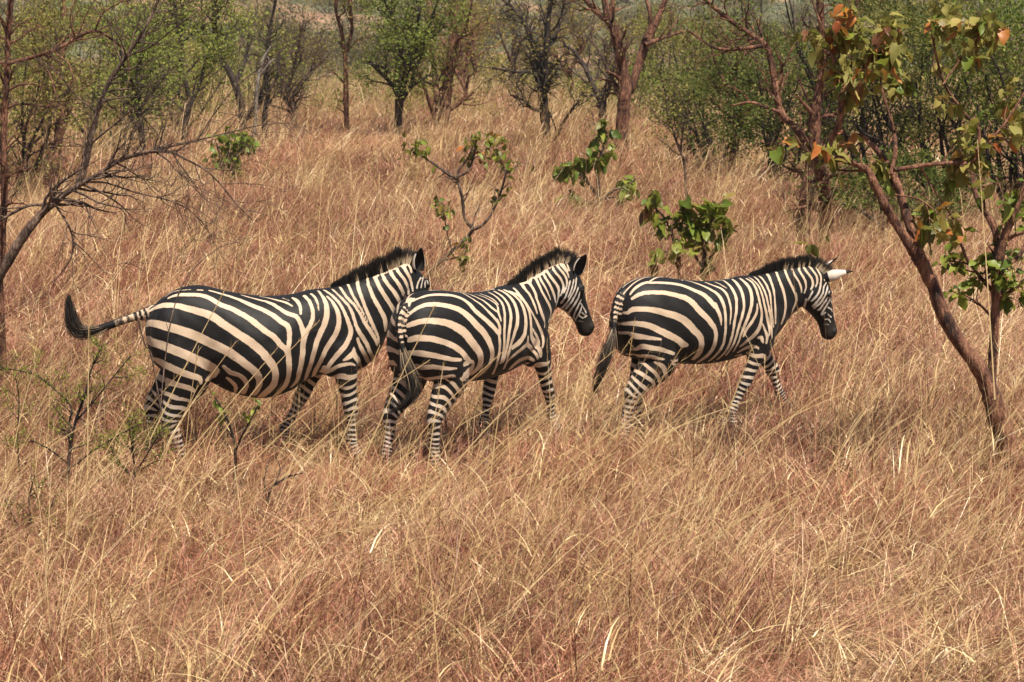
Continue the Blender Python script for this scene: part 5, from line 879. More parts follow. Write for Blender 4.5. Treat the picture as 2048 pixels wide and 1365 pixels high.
    h = np.tile(np.repeat(np.linspace(0, 1, segs + 1), 2), N)
    svr = np.repeat(sv, 2 * (segs + 1))
    rn = np.repeat(r.uniform(0, 1, N), 2 * (segs + 1))
    tone = np.where(svr > -0.003, 0.88 - 0.82 * sstep(0.30, 0.80, h + 0.25 * (rn - 0.5)), 0.0) + 0.20 * sstep(0.85, 1.0, h) * rn
    mm = mesh_np('mane', V, F, False, [M_MANE]); set_attr(mm, 'tone', np.clip(tone, 0, 1))
    link('mane', mm, root)

    # ---- tail tuft
    N = 1400
    pth = catmull(z['tuft'], 8)[:, :3]
    pl_ = np.concatenate([[0], np.cumsum(np.linalg.norm(np.diff(pth, axis=0), axis=1))]); tot = pl_[-1]
    s0 = r.uniform(0, 0.62, N) ** 1.1 * tot; Lh = np.minimum(tot - s0, tot * r.uniform(0.25, 0.55, N)) * r.uniform(0.85, 1.05, N)
    segs = 6
    offs = r.normal(0, 1, (N, 3)); wdt = z.get('tuft_w', 0.022)
    Pk = []
    for k in range(segs + 1):
        s = s0 + Lh * k / segs
        base = np.stack([np.interp(s, pl_, pth[:, c]) for c in range(3)], 1)
        rad = wdt * (0.35 + 0.9 * np.sin(np.pi * np.clip(s / tot, 0, 1) ** 0.8))
        Pk.append(base + offs * rad[:, None] * (0.6 + 0.4 * k / segs))
    Pk = np.stack(Pk, 1)
    a = r.uniform(0, np.pi, N); face = np.stack([np.cos(a), np.sin(a), 0.3 * np.sin(3 * a)], 1)
    wv = (0.0022 * (1 - 0.7 * np.linspace(0, 1, segs + 1)))[None, :, None]
    V = np.stack([Pk - face[:, None] * wv, Pk + face[:, None] * wv], 2).reshape(-1, 3)
    s = (np.arange(N)[:, None] * (2 * (segs + 1)) + 2 * np.arange(segs)[None]).ravel()
    F = np.stack([s, s + 1, s + 3, s + 2], 1)
    mm = mesh_np('tail_tuft', V, F, False, [M_MANE])
    set_attr(mm, 'tone', np.repeat(np.clip(r.uniform(0, 0.3, N) + 0.3 * (s0 < 0.12 * tot), 0, 1), 2 * (segs + 1)))
    link('tail_tuft', mm, root)
    return root, body, V0

R_ = math.radians
ZEBRAS = [
    dict(name='left', object='zebra', seed=1, loc=(*P(520, 700, 14.75)[:2], 0.0), yaw=R_(11), scale=1.05, belly=0.11, hind_band=(0.54, 0.62), sag=0.035, slope=0.07,
         label='large zebra with raised tail, broadside, its head hidden behind the next zebra',
         neck=[(0.47, 1.290, 0.66, 0.66, 0.215), (0.58, 1.310, 0.82, 0.76, 0.180), (0.72, 1.345, 0.89, 0.88, 0.150), (0.87, 1.385, 0.94, 1.01, 0.120), (1.00, 1.420, 0.98, 1.10, 0.100), (1.12, 1.445, 1.035, 1.16, 0.086)],
         head=(1.125, 1.36), head_angle=R_(46), bend=(0.62, 1.15, R_(42)), mane=(0.52, 1.2), mane_h=0.115, ear=(1.12, 1.35),
         legs=dict(fn=[R_(12), R_(8), R_(2), R_(20)], ff=[R_(-24), R_(-26), R_(-28), R_(-5)], hn=[R_(4), R_(-22), R_(14), R_(18)], hf=[R_(0), R_(-40), R_(-6), R_(5)]),
         tail=[(-0.74, 0, 1.16, 0.050, 0.045), (-0.84, 0, 1.13, 0.038, 0.034), (-0.95, 0.0, 1.10, 0.030, 0.028), (-1.08, 0.01, 1.055, 0.030, 0.027), (-1.20, 0.01, 1.02, 0.028, 0.025)],
         tuft=[(-1.06, 0.01, 1.055), (-1.19, 0.01, 1.015), (-1.275, 0.01, 1.015), (-1.315, 0.01, 1.08), (-1.33, 0.01, 1.17), (-1.34, 0.01, 1.29)], tuft_w=0.022,
         ear_near=((-0.12, -0.15, 1.0), (0.0, -0.9, 0.1)), ear_far=((-0.30, 0.25, 1.0), (0.2, 0.9, 0.1))),
    dict(name='middle', object='zebra', seed=2, loc=(*P(948, 700, 14.95)[:2], 0.0), yaw=R_(50), scale=1.02,
         label='zebra seen from behind at an angle, walking between the other two',
         neck=[(0.47, 1.305, 0.60, 0.71, 0.205), (0.58, 1.320, 0.73, 0.82, 0.172), (0.69, 1.350, 0.80, 0.93, 0.140), (0.79, 1.385, 0.85, 1.00, 0.112), (0.89, 1.415, 0.89, 1.055, 0.095), (0.98, 1.435, 0.925, 1.09, 0.085)],
         head=(0.985, 1.350), head_angle=R_(64), bend=(0.58, 1.0, R_(-24)), mane=(0.40, 1.1), mane_h=0.110, ear=(1.1, 1.15),
         legs=dict(fn=[R_(16), R_(21), R_(15), R_(30)], ff=[R_(-22), R_(-20), R_(-18), R_(0)], hn=[R_(20), R_(-30), R_(3), R_(12)], hf=[R_(2), R_(-42), R_(-12), R_(-5)]),
         tail=[(-0.73, 0, 1.24, 0.050, 0.045), (-0.80, -0.005, 1.215, 0.036, 0.034), (-0.845, -0.02, 1.13, 0.028, 0.027), (-0.855, -0.05, 1.01, 0.024, 0.023), (-0.85, -0.09, 0.90, 0.020, 0.019)],
         tuft=[(-0.855, -0.05, 1.01), (-0.85, -0.10, 0.86), (-0.84, -0.15, 0.74), (-0.85, -0.16, 0.65), (-0.90, -0.12, 0.57), (-0.97, -0.03, 0.51)], tuft_w=0.018,
         ear_near=((0.25, -0.35, 1.0), (0.2, -1.0, 0.0)), ear_far=((0.05, 0.45, 1.0), (0.4, 0.9, 0.0))),
    dict(name='right', object='zebra', seed=3, loc=(*P(1402, 700, 15.75)[:2], 0.0), yaw=R_(30), scale=1.01,
         label='rightmost zebra leading the file with its head lowered and ear pointing forward',
         neck=[(0.47, 1.300, 0.60, 0.70, 0.205), (0.58, 1.305, 0.73, 0.80, 0.172), (0.70, 1.320, 0.81, 0.88, 0.140), (0.83, 1.335, 0.89, 0.955, 0.114), (0.96, 1.345, 0.96, 1.005, 0.096), (1.07, 1.345, 1.015, 1.035, 0.086)],
         head=(1.075, 1.265), head_angle=R_(70), bend=(0.60, 1.05, R_(-14)), mane=(0.46, 1.13), mane_h=0.095, ear=(1.45, 1.12), ear_tip=1.0,
         legs=dict(fn=[R_(-18), R_(-25), R_(-26), R_(-5)], ff=[R_(24), R_(34), R_(24), R_(30)], hn=[R_(4), R_(-44), R_(-10), R_(0)], hf=[R_(26), R_(-20), R_(6), R_(15)]),
         tail=[(-0.73, 0, 1.24, 0.050, 0.045), (-0.80, -0.01, 1.20, 0.036, 0.034), (-0.845, -0.03, 1.11, 0.028, 0.027), (-0.875, -0.06, 1.00, 0.024, 0.023), (-0.90, -0.08, 0.91, 0.020, 0.019)],
         tuft=[(-0.875, -0.06, 1.00), (-0.91, -0.08, 0.89), (-0.95, -0.08, 0.78), (-0.99, -0.07, 0.67), (-1.02, -0.05, 0.57), (-1.03, -0.03, 0.47)], tuft_w=0.018,
         ear_near=((0.93, -0.40, 0.30), (-0.25, 0.75, -0.65)), ear_far=((0.80, 0.30, 0.75), (0.0, -0.6, -0.8))),
]
BUILT = {z['name']: build_zebra(z) for z in ZEBRAS}

# ------------------------------------------------------------------ hills behind the woodland
def hill_material():
    m, n = new_mat('scrub_hillside')
    pos = n('NewGeometry').outputs['Position']
    a = n.noise(pos, 0.045, 6, 0.65); b = n.noise(pos, 0.35, 5, 0.7)
    scrub = n.ramp(b, [(0.35, (0.045, 0.060, 0.030)), (0.55, (0.11, 0.115, 0.055)), (0.7, (0.22, 0.17, 0.095))])
    soil = n.ramp(b, [(0.3, (0.20, 0.115, 0.070)), (0.7, (0.40, 0.235, 0.145))])
    f = n.ramp(a, [(0.50, (0, 0, 0)), (0.60, (1, 1, 1))])
    n.out(n('BsdfPrincipled', {'Base Color': n.mix(f, scrub, soil), 'Roughness': 1.0}).outputs[0])
    return m
hills = sheet('hills', np.linspace(-420, 420, 90), np.concatenate([np.linspace(112, 300, 60), np.linspace(308, 1000, 60)]), hill_z, hill_material())

# ------------------------------------------------------------------ bark and leaves
def bark_material(name, c0, c1, c2, scale=9.0):
    m, n = new_mat(name)
    oc = n('NewGeometry').outputs['Position']
    mp = n('Mapping', {'Scale': (1, 1, 0.28)}); n.t.links.new(oc, mp.inputs[0])
    a = n.noise(mp.outputs[0], scale, 6, 0.7); b = n.noise(mp.outputs[0], scale * 5, 4, 0.65)
    col = n.ramp(n.math('ADD', n.math('MULTIPLY', a, 0.6), n.math('MULTIPLY', b, 0.4)), [(0.41, c0), (0.5, c1), (0.60, c2)])
    bs = n('BsdfPrincipled', {'Base Color': col, 'Roughness': 0.85})
    bp = n('Bump', {'Strength': 1.0, 'Distance': 0.03, 'Height': b}); n.t.links.new(bp.outputs[0], bs.inputs['Normal'])
    n.out(bs.outputs[0])
    return m
B_RED = bark_material('red_bark', (0.030, 0.013, 0.009), (0.135, 0.054, 0.029), (0.34, 0.165, 0.095))
B_DARK = bark_material('dark_bark', (0.010, 0.008, 0.007), (0.035, 0.024, 0.018), (0.10, 0.066, 0.046))
B_GREY = bark_material('grey_twig_bark', (0.030, 0.019, 0.014), (0.10, 0.062, 0.044), (0.27, 0.18, 0.13), 14.0)
B_PALE = bark_material('bleached_dead_wood', (0.13, 0.11, 0.09), (0.27, 0.235, 0.20), (0.42, 0.37, 0.32))

def leaf_material(name, stops, trans=0.38, rough=0.6, obj=False):
    m, n = new_mat(name)
    f = n('ObjectInfo').outputs['Random'] if obj else n.attr('tone').outputs['Fac']
    col = n.ramp(f, stops)
    if obj:
        oc = n('TexCoord').outputs['Object']
        col = n.mix(n.math('MULTIPLY', n.noise(oc, 5.0, 4, 0.65), 0.55), col, n.mix(1.0, col, (0.75, 0.50, 0.30, 1), 'MULTIPLY'))
    bs = n('BsdfPrincipled', {'Base Color': col, 'Roughness': 0.45 if obj else rough, 'Specular IOR Level': 0.4 if obj else 0.18})
    tr = n('BsdfTranslucent', {'Color': n.mix(0.35, col, (0.30, 0.34, 0.05, 1))})
    n.out(n('MixShader', {0: trans, 1: bs.outputs[0], 2: tr.outputs[0]}).outputs[0])
    return m
L_OLIVE = leaf_material('olive_leaf', [(0.0, (0.10, 0.10, 0.030)), (0.4, (0.22, 0.21, 0.058)), (0.75, (0.35, 0.31, 0.085)), (1.0, (0.46, 0.35, 0.12))])
L_GREEN = leaf_material('green_leaf', [(0.0, (0.060, 0.095, 0.020)), (0.5, (0.170, 0.230, 0.045)), (0.85, (0.31, 0.35, 0.075)), (1.0, (0.42, 0.38, 0.10))])
L_DARK = leaf_material('dark_leaf', [(0.0, (0.030, 0.048, 0.013)), (0.5, (0.105, 0.140, 0.032)), (1.0, (0.28, 0.29, 0.07))], trans=0.34)
L_YELLOW = leaf_material('yellowing_leaf', [(0.0, (0.14, 0.13, 0.035)), (0.5, (0.30, 0.25, 0.06)), (1.0, (0.46, 0.31, 0.09))])
L_FERN = leaf_material('tiny_fresh_leaf', [(0.0, (0.16, 0.20, 0.03)), (1.0, (0.36, 0.38, 0.08))], trans=0.45)
L_HILL = leaf_material('dusty_hill_leaf', [(0.0, (0.085, 0.080, 0.045)), (0.5, (0.16, 0.15, 0.080)), (1.0, (0.27, 0.22, 0.13))])
LO_GREEN = leaf_material('broad_green_leaf', [(0.0, (0.085, 0.145, 0.022)), (0.5, (0.175, 0.265, 0.038)), (1.0, (0.33, 0.38, 0.065))], obj=True)
LO_OLIVE = leaf_material('broad_olive_leaf', [(0.0, (0.095, 0.110, 0.024)), (0.5, (0.185, 0.190, 0.040)), (1.0, (0.32, 0.26, 0.065))], obj=True)
LO_ORANGE = leaf_material('turning_orange_leaf', [(0.0, (0.30, 0.085, 0.030)), (0.4, (0.46, 0.16, 0.045)), (0.8, (0.58, 0.26, 0.060)), (1.0, (0.50, 0.22, 0.12))], obj=True)
LO_BROWN = leaf_material('dead_brown_leaf', [(0.0, (0.14, 0.055, 0.028)), (1.0, (0.27, 0.13, 0.07))], obj=True)

# ------------------------------------------------------------------ branches and leaves as meshes
def tubes(paths, base, nseg=7):
    Vs, Fs, o = [], [], 0
    ang = np.linspace(0, 2 * np.pi, nseg, endpoint=False)
    for pts, rad in paths:
        pts = np.asarray(pts, float); rad = np.asarray(rad, float)
        k = nseg if rad.max() > 0.012 else (5 if rad.max() > 0.005 else 3)
        ang = np.linspace(0, 2 * np.pi, k, endpoint=False)
        D = unit(np.gradient(pts, axis=0))
        ref = np.where(np.abs(D[:, 2:3]) > 0.9, np.array([[1., 0, 0]]), np.array([[0, 0, 1.]]))
        ref = np.tile(np.array([[0.31, 0.95, 0.05]]), (len(pts), 1)) if np.abs(D[:, 1]).max() < 0.8 else ref
        A = unit(np.cross(D, ref)); B = np.cross(D, A)
        rr = np.repeat(rad[:, None], k, 1)
        if k >= 6:
            ph = np.cumsum(rng.normal(0, 0.5, len(pts)))[:, None]
            rr = rr * (1 + 0.09 * np.sin(2 * ang[None] + ph) + 0.07 * np.sin(3 * ang[None] - 1.7 * ph) + rng.normal(0, 0.035, rr.shape))
        V = pts[:, None] + (A[:, None] * np.cos(ang)[None, :, None] + B[:, None] * np.sin(ang)[None, :, None]) * rr[..., None]
        Vs.append(V.reshape(-1, 3))
        n = len(pts)
        i = np.arange(n - 1)[:, None] * k; j = np.arange(k)[None]; jj = (np.arange(k) + 1)[None] % k
        Fs.append(np.stack([i + j, i + jj, i + k + jj, i + k + j], -1).reshape(-1, 4) + o)
        o += n * k
    return np.vstack(Vs) - np.asarray(base)[None], np.vstack(Fs)

def wander(r, start, d, length, rad0, rad1, n=7, gnarl=0.22, up=0.0, droop=0.0):
    pts = [np.asarray(start, float)]; d = unit(np.asarray(d, float))
    for k in range(n):
        pts.append(pts[-1] + d * length / n)
        d = unit(d + r.normal(0, gnarl, 3) + np.array([0, 0, up - droop * k / n]))
    return np.array(pts), np.linspace(rad0, rad1, n + 1)

def sprout(r, paths, level, dens, length, ratio, angle=0.9, gnarl=0.22, up=0.08, tmin=0.25, maxlevel=3, droop=0.0, rmin=0.0022):
    """side branches of every path, recursively; returns all new paths"""
    new = []
    for pts, rad in paths:
        seg = np.linalg.norm(np.diff(pts, axis=0), axis=1); L = seg.sum()
        n = r.poisson(dens * L) if dens * L < 40 else int(dens * L)
        n = max(n, 1)
        for _ in range(n):
            f = r.uniform(tmin, 1.0); q = f * (len(pts) - 1); i = min(int(q), len(pts) - 2); w = q - i
            p = pts[i] * (1 - w) + pts[i + 1] * w; rd = rad[i] * (1 - w) + rad[i + 1] * w
            t = unit(pts[i + 1] - pts[i]); s = unit(np.cross(t, r.normal(0, 1, 3)))
            a = angle * r.uniform(0.6, 1.3)
            d = t * math.cos(a) + s * math.sin(a); d[2] += up
            ln = length * r.uniform(0.5, 1.3) * (1.15 - 0.5 * f)
            new.append(wander(r, p, d, ln, max(min(rd * 0.7, rd * ratio + 0.001), rmin), rmin * 0.6, 6, gnarl, up * 0.4, droop))
    if level < maxlevel:
        return new + sprout(r, new, level + 1, dens * 1.7, length * 0.5, ratio, angle, gnarl, up, 0.3, maxlevel, droop, rmin)
    return new

def leaf_cloud(r, pts, dirs, size, base, tone0=0.5, droop=0.3, slim=0.5):
    """small folded leaves, one per point: two triangles each"""
    N = len(pts)
    d = unit(dirs + r.normal(0, 0.8, (N, 3)) + np.array([0, 0, -droop]))
    s = unit(np.cross(d, r.normal(0, 1, (N, 3)))); nn = np.cross(d, s)
    L = size * r.uniform(0.6, 1.4, N)[:, None]; W = L * slim
    c = pts + d * L * 0.5
    fold = nn * L * 0.10
    V = np.stack([pts, c + s * W * 0.5 + fold, pts + d * L, c - s * W * 0.5 + fold], 1).reshape(-1, 3) - np.asarray(base)[None]
    i = np.arange(N) * 4
    F = np.stack([i, i + 1, i + 2, i + 3], 1)
    T = np.repeat(np.clip(r.normal(tone0, 0.15, N), 0, 1), 4)
    return V, F, T

def leaf_points(r, twigs, per_m, jitter, tmin=0.2):
    P_, D_ = [], []
    for pts, rad in twigs:
        L = np.linalg.norm(np.diff(pts, axis=0), axis=1).sum()
        n = r.poisson(per_m * L)
        if n == 0: continue
        q = r.uniform(tmin, 1.0, n) * (len(pts) - 1); i = np.minimum(q.astype(int), len(pts) - 2); w = (q - i)[:, None]
        P_.append(pts[i] * (1 - w) + pts[i + 1] * w + r.normal(0, jitter, (n, 3))); D_.append(unit(pts[i + 1] - pts[i]))
    return (np.vstack(P_), np.vstack(D_)) if P_ else (np.zeros((0, 3)), np.zeros((0, 3)))

def traced(limbs, Y, r, sway=0.012, n=5, rs=1.0):
    """limbs drawn as rows (x, y, radius in photo pixels) standing at distance Y, with some depth of their own"""
    out = []
    for li, rows in enumerate(limbs):
        rows = np.array(rows, float)
        rows = catmull(rows, n)
        d0 = 0.0 if li == 0 else r.normal(0, 0.0)
        slope = 0.0 if li == 0 else r.normal(0, 0.35)
        L = np.concatenate([[0], np.cumsum(np.hypot(np.diff(rows[:, 0]), np.diff(rows[:, 1])))]) * Y / FPX
        w = np.cumsum(r.normal(0, sway, len(rows)))
        pts = np.array([P(x, y, Y) for x, y, _ in rows])
        dy = slope * L + w
        # push along the line of sight so the limb gains depth without a kink
        pts = pts + np.stack([pts[:, 0] / Y * dy, dy, (pts[:, 2] - CAM_H) / Y * dy], 1)
        out.append((pts, np.maximum(rows[:, 2] * rs, 0.3) * Y / FPX * (1 + 0.06 * r.normal(0, 1, len(rows)))))
    return out

def plant(name, label, cat, base, bark, paths, twigs, cloud=None, leafmat=None, group=None, nseg=8, trunk='trunk', crown='crown', twig_part='twigs'):
    base = np.array([base[0], base[1], base[2]], float)
    root = empty(name, base, label, cat, group)
    V, F = tubes(paths, base, nseg); link(trunk, mesh_np(trunk, V, F, True, [bark]), root)
    if twigs:
        V, F = tubes(twigs, base, 5); tag(link(twig_part, mesh_np(twig_part, V, F, True, [bark]), root), kind='stuff')
    if cloud is not None and len(cloud[0]):
        V, F, T = cloud
        me = mesh_np(crown, V, F, False, [leafmat]); set_attr(me, 'tone', T); tag(link(crown, me, root), kind='stuff')
    return root

def ground_at(px, Y):
    x = P(px, 600, Y)[0]
    return np.array([x, Y, float(ground_z(x, Y)) - 0.05])

def picture_tree(name, label, Y, limbs, bark, leafmat=None, seed=0, dens=1.1, length=1.3, levels=2, leaves=26, size=0.07, jitter=0.10, tone=0.5, up=0.10, gnarl=0.22, group=None, top=None, extra_up=True, cat='tree', droop=0.0, rmin=0.004, tmin=0.25, n=5, rs=0.9):
    """a tree that follows drawn limbs and grows its own twigs and leaves"""
    r = np.random.default_rng(1000 + seed)
    paths = traced(limbs, Y, r, n=n, rs=rs)
    base = ground_at(limbs[0][0][0], Y)
    pts, rad = paths[0]
    paths[0] = (np.vstack([[pts[0][0], pts[0][1], base[2] - 0.1], pts]), np.concatenate([[rad[0] * 1.25], rad]))
    grow_from = paths
    if extra_up:    # the limbs that leave the frame go on upwards
        ext = []
        for p, q in paths:
            if p[-1][2] > P(1024, 40, Y)[2]:
                ext.append(wander(r, p[-1], p[-1] - p[-2] + np.array([0, 0, 0.05]), r.uniform(1.2, 2.6), q[-1], q[-1] * 0.3, 7, 0.18, 0.10))
        paths = paths + ext; grow_from = paths
    tw = sprout(r, grow_from, 1, dens, length, 0.5, 0.85, gnarl, up, tmin, levels, droop, rmin)
    cloud = None
    if leafmat is not None:
        lp, ld = leaf_points(r, tw, leaves, jitter)
        cloud = leaf_cloud(r, lp, ld, size, base, tone)
    return plant(name, label, cat, base, bark, paths, tw, cloud, leafmat, group)

# ------------------------------------------------------------------ trees along the back of the clearing
BACK = 'trees along the back of the clearing'
picture_tree('savanna_tree', 'slim straight red-brown tree forking near the top, left of centre', 58, [
    [(694, 285, 6.5), (692, 200, 6), (691, 130, 5.5), (689, 95, 5)], [(690, 110, 4.5), (682, 60, 4), (672, 20, 3.5), (676, -30, 3)], [(691, 105, 4.2), (703, 62, 3.5), (701, 10, 3), (706, -40, 2.5)]],
    B_RED, L_YELLOW, 1, dens=2.3, length=1.0, leaves=12, size=0.075, group=BACK)
picture_tree('savanna_tree', 'dark stemmed leafy green tree beside the slim red tree', 57, [
    [(794, 285, 8), (797, 235, 9), (800, 195, 9), (812, 150, 8), (822, 110, 6), (835, 60, 5), (840, 0, 4)], [(800, 200, 6), (785, 170, 5), (765, 150, 4), (735, 120, 3)], [(814, 147, 5), (800, 100, 4), (790, 50, 3), (770, 5, 3)], [(822, 110, 4), (850, 70, 3.5), (870, 20, 3)]],
    B_DARK, L_GREEN, 2, dens=4.4, length=1.5, leaves=29, size=0.085, jitter=0.14, tone=0.6, group=BACK)
picture_tree('savanna_tree', 'many stemmed reddish tree with a tall dark stem at its right', 61, [
    [(885, 268, 12), (892, 200, 11), (898, 150, 10), (905, 90, 9), (908, 40, 8), (912, -20, 6)], [(880, 262, 10), (875, 200, 8), (868, 140, 7), (862, 80, 6), (858, 0, 5)], [(905, 92, 4.5), (925, 70, 3.5), (938, 35, 3)], [(872, 245, 5), (852, 185, 4), (832, 130, 3)], [(893, 225, 5), (925, 200, 4), (938, 150, 3)]],
    B_RED, L_OLIVE, 3, dens=2.9, length=1.2, leaves=13, size=0.075, group=BACK)
picture_tree('savanna_tree', 'gnarled almost leafless dark tree with crooked spreading branches', 51, [
    [(1098, 325, 9), (1092, 260, 10), (1087, 210, 11), (1086, 170, 10), (1090, 130, 8), (1094, 80, 7), (1098, 30, 5), (1105, -20, 4)], [(1086, 180, 7), (1075, 130, 6), (1065, 90, 5.5), (1050, 50, 5), (1030, 20, 4), (1000, -5, 3)], [(1088, 160, 5), (1070, 142, 4), (1040, 145, 3), (985, 136, 2.5)], [(1090, 225, 5), (1062, 216, 4), (1045, 200, 3), (1020, 190, 2)], [(1094, 105, 5), (1115, 60, 4), (1130, 5, 3)], [(1104, 320, 5), (1115, 270, 4), (1138, 228, 3), (1160, 200, 2)]],
    B_DARK, L_YELLOW, 4, dens=5.2, length=1.1, leaves=4, size=0.075, gnarl=0.32, group=BACK)
picture_tree('savanna_tree', 'stout red-brown tree forking low, tallest trunk right of centre', 49, [
    [(1242, 312, 16), (1244, 260, 15), (1247, 220, 15), (1250, 185, 14), (1245, 140, 12), (1238, 100, 11), (1228, 60, 10), (1217, 38, 9)], [(1219, 45, 8), (1200, 30, 7), (1180, 10, 6), (1160, -15, 5)], [(1220, 47, 8), (1225, 10, 7), (1228, -30, 6)], [(1250, 190, 12), (1266, 165, 11), (1280, 120, 10), (1292, 85, 10), (1310, 50, 8), (1325, 15, 7), (1340, -20, 6)], [(1290, 90, 6), (1330, 75, 4), (1372, 62, 3)], [(1300, 68, 5), (1300, 30, 4), (1290, -10, 3)]],
    B_RED, L_OLIVE, 5, dens=3.1, length=1.0, leaves=3, size=0.07, gnarl=0.3, group=BACK)
picture_tree('savanna_tree', 'smaller crooked brown tree just behind the stout forked trunk', 57, [
    [(1209, 268, 8), (1205, 215, 9), (1211, 180, 8), (1226, 150, 7), (1236, 110, 5)], [(1205, 208, 7), (1190, 180, 6), (1172, 140, 5), (1150, 105, 4), (1126, 88, 3)], [(1206, 238, 5), (1192, 247, 4), (1165, 262, 4), (1150, 275, 3)]],
    B_DARK, L_YELLOW, 6, dens=5.2, length=1.1, leaves=6, size=0.07, gnarl=0.3, group=BACK)
picture_tree('savanna_tree', 'short leaning grey twiggy tree at the left end of the clearing', 61, [
    [(591, 262, 9), (588, 220, 8), (580, 190, 7), (572, 172, 6)], [(585, 205, 5), (565, 160, 4), (552, 110, 3)], [(576, 175, 4.5), (592, 120, 3.5), (602, 55, 3)], [(582, 192, 4), (615, 150, 3), (640, 110, 2.5)]],
    B_GREY, L_YELLOW, 7, dens=8.3, length=1.3, leaves=3, size=0.07, gnarl=0.3, group=BACK)
picture_tree('savanna_tree', 'charred black tree with bright green willowy top', 54, [
    [(482, 295, 9), (485, 240, 9), (480, 200, 8), (462, 150, 7), (440, 110, 6.5), (430, 60, 6), (428, 10, 5)], [(484, 240, 8), (505, 225, 8), (520, 200, 7), (532, 160, 6), (535, 120, 4)], [(470, 170, 5), (490, 120, 4), (500, 70, 3)], [(440, 110, 5), (410, 90, 4), (385, 50, 3)]],
    B_DARK, L_GREEN, 8, dens=3.9, length=1.4, leaves=20, size=0.085, jitter=0.12, tone=0.75, tmin=0.55, group=BACK)
picture_tree('savanna_tree', 'thin dark twin stem tree right of the charred tree', 53, [
    [(529, 298, 6), (530, 230, 6), (537, 180, 5), (531, 140, 4.5), (540, 60, 4), (552, 0, 3)], [(537, 185, 3.5), (555, 150, 3), (560, 100, 2)]],
    B_DARK, L_OLIVE, 9, dens=3.4, length=1.0, leaves=7, size=0.07, group=BACK)
snag = picture_tree('dead_snag', 'bleached white dead snag leaning against the charred tree', 52, [
    [(505, 300, 6), (512, 230, 6), (513, 190, 6.5), (518, 150, 6), (526, 120, 5), (543, 92, 3)], [(517, 158, 4), (538, 128, 4), (552, 118, 2.5)]],
    B_PALE, None, 10, dens=0.5, length=0.4, levels=1, rs=0.62)
picture_tree('savanna_tree', 'brown trunk with peeling bark among the left thicket', 40, [
    [(106, 400, 9), (110, 330, 9), (116, 280, 9), (120, 220, 8), (115, 160, 7), (124, 100, 6), (128, 40, 5)], [(118, 240, 5), (135, 200, 4), (150, 140, 3)], [(115, 160, 5), (95, 110, 4), (80, 50, 3)]],
    B_RED, L_OLIVE, 11, dens=5.7, length=1.2, leaves=12, size=0.07, group=BACK)
picture_tree('savanna_tree', 'dark thin trunk in the left thicket below the arching bare branches', 44, [
    [(283, 345, 7), (285, 290, 7), (280, 240, 6.5), (272, 200, 6), (278, 130, 5), (290, 60, 4)], [(278, 225, 4), (300, 190, 3.5), (330, 150, 3)], [(272, 200, 4), (255, 160, 3), (240, 100, 2.5)]],
    B_DARK, L_GREEN, 12, dens=5.7, length=1.3, leaves=19, size=0.075, tone=0.65, group=BACK)
picture_tree('savanna_tree', 'leafy tree with pale green top behind the left bare branches', 50, [
    [(372, 330, 7), (370, 260, 7), (378, 200, 6), (365, 140, 5.5), (360, 80, 5), (350, 10, 4)], [(374, 225, 4), (395, 180, 3.5), (410, 120, 3)], [(366, 150, 4), (335, 110, 3), (320, 60, 3)]],
    B_DARK, L_GREEN, 13, dens=4.9, length=1.4, leaves=22, size=0.08, tone=0.7, group=BACK)
picture_tree('savanna_tree', 'twin trunked reddish tree behind the lead zebra with an arm arching left', 29, [
    [(1604, 510, 17), (1607, 440, 16), (1612, 390, 16), (1622, 330, 15), (1628, 270, 15), (1631, 220, 13), (1640, 170, 11), (1646, 100, 9), (1640, 20, 8), (1640, -30, 6)], [(1650, 512, 16), (1652, 440, 16), (1650, 395, 15), (1643, 350, 14), (1630, 305, 13)],
    [(1626, 300, 10), (1592, 257, 9), (1562, 226, 8.5), (1550, 170, 8), (1536, 100, 7), (1510, 75, 6), (1480, 55, 5), (1440, 25, 5), (1398, -12, 4)], [(1526, 92, 5), (1482, 98, 4), (1430, 96, 3), (1378, 62, 2.5)], [(1562, 226, 4.5), (1530, 214, 3.5), (1500, 205, 3), (1462, 212, 2)], [(1636, 190, 6), (1680, 130, 5), (1700, 60, 4), (1720, -20, 3)]],
    B_RED, L_DARK, 14, dens=5.7, length=0.75, leaves=9, size=0.06, tone=0.55, gnarl=0.28, group=BACK, rmin=0.003)
picture_tree('savanna_tree', 'short reddish trunk at the edge of the dark thicket', 42, [
    [(1459, 360, 8.5), (1467, 310, 8), (1475, 270, 7), (1479, 230, 6), (1470, 170, 5), (1478, 100, 4)], [(1476, 255, 4), (1500, 215, 3), (1520, 170, 2.5)], [(1472, 190, 4), (1440, 150, 3), (1420, 90, 2)]],
    B_RED, L_DARK, 15, dens=5.7, length=1.1, leaves=22, size=0.075, group=BACK)
picture_tree('sapling', 'thin leaning sapling left of the dark thicket', 36, [
    [(1372, 385, 3.2), (1368, 325, 3), (1350, 275, 2.8), (1336, 235, 2.2), (1330, 180, 1.6)], [(1362, 305, 2), (1366, 260, 1.6), (1378, 200, 1.2)]],
    B_GREY, L_OLIVE, 16, dens=7.8, length=0.7, leaves=12, size=0.06, group='saplings', cat='sapling')

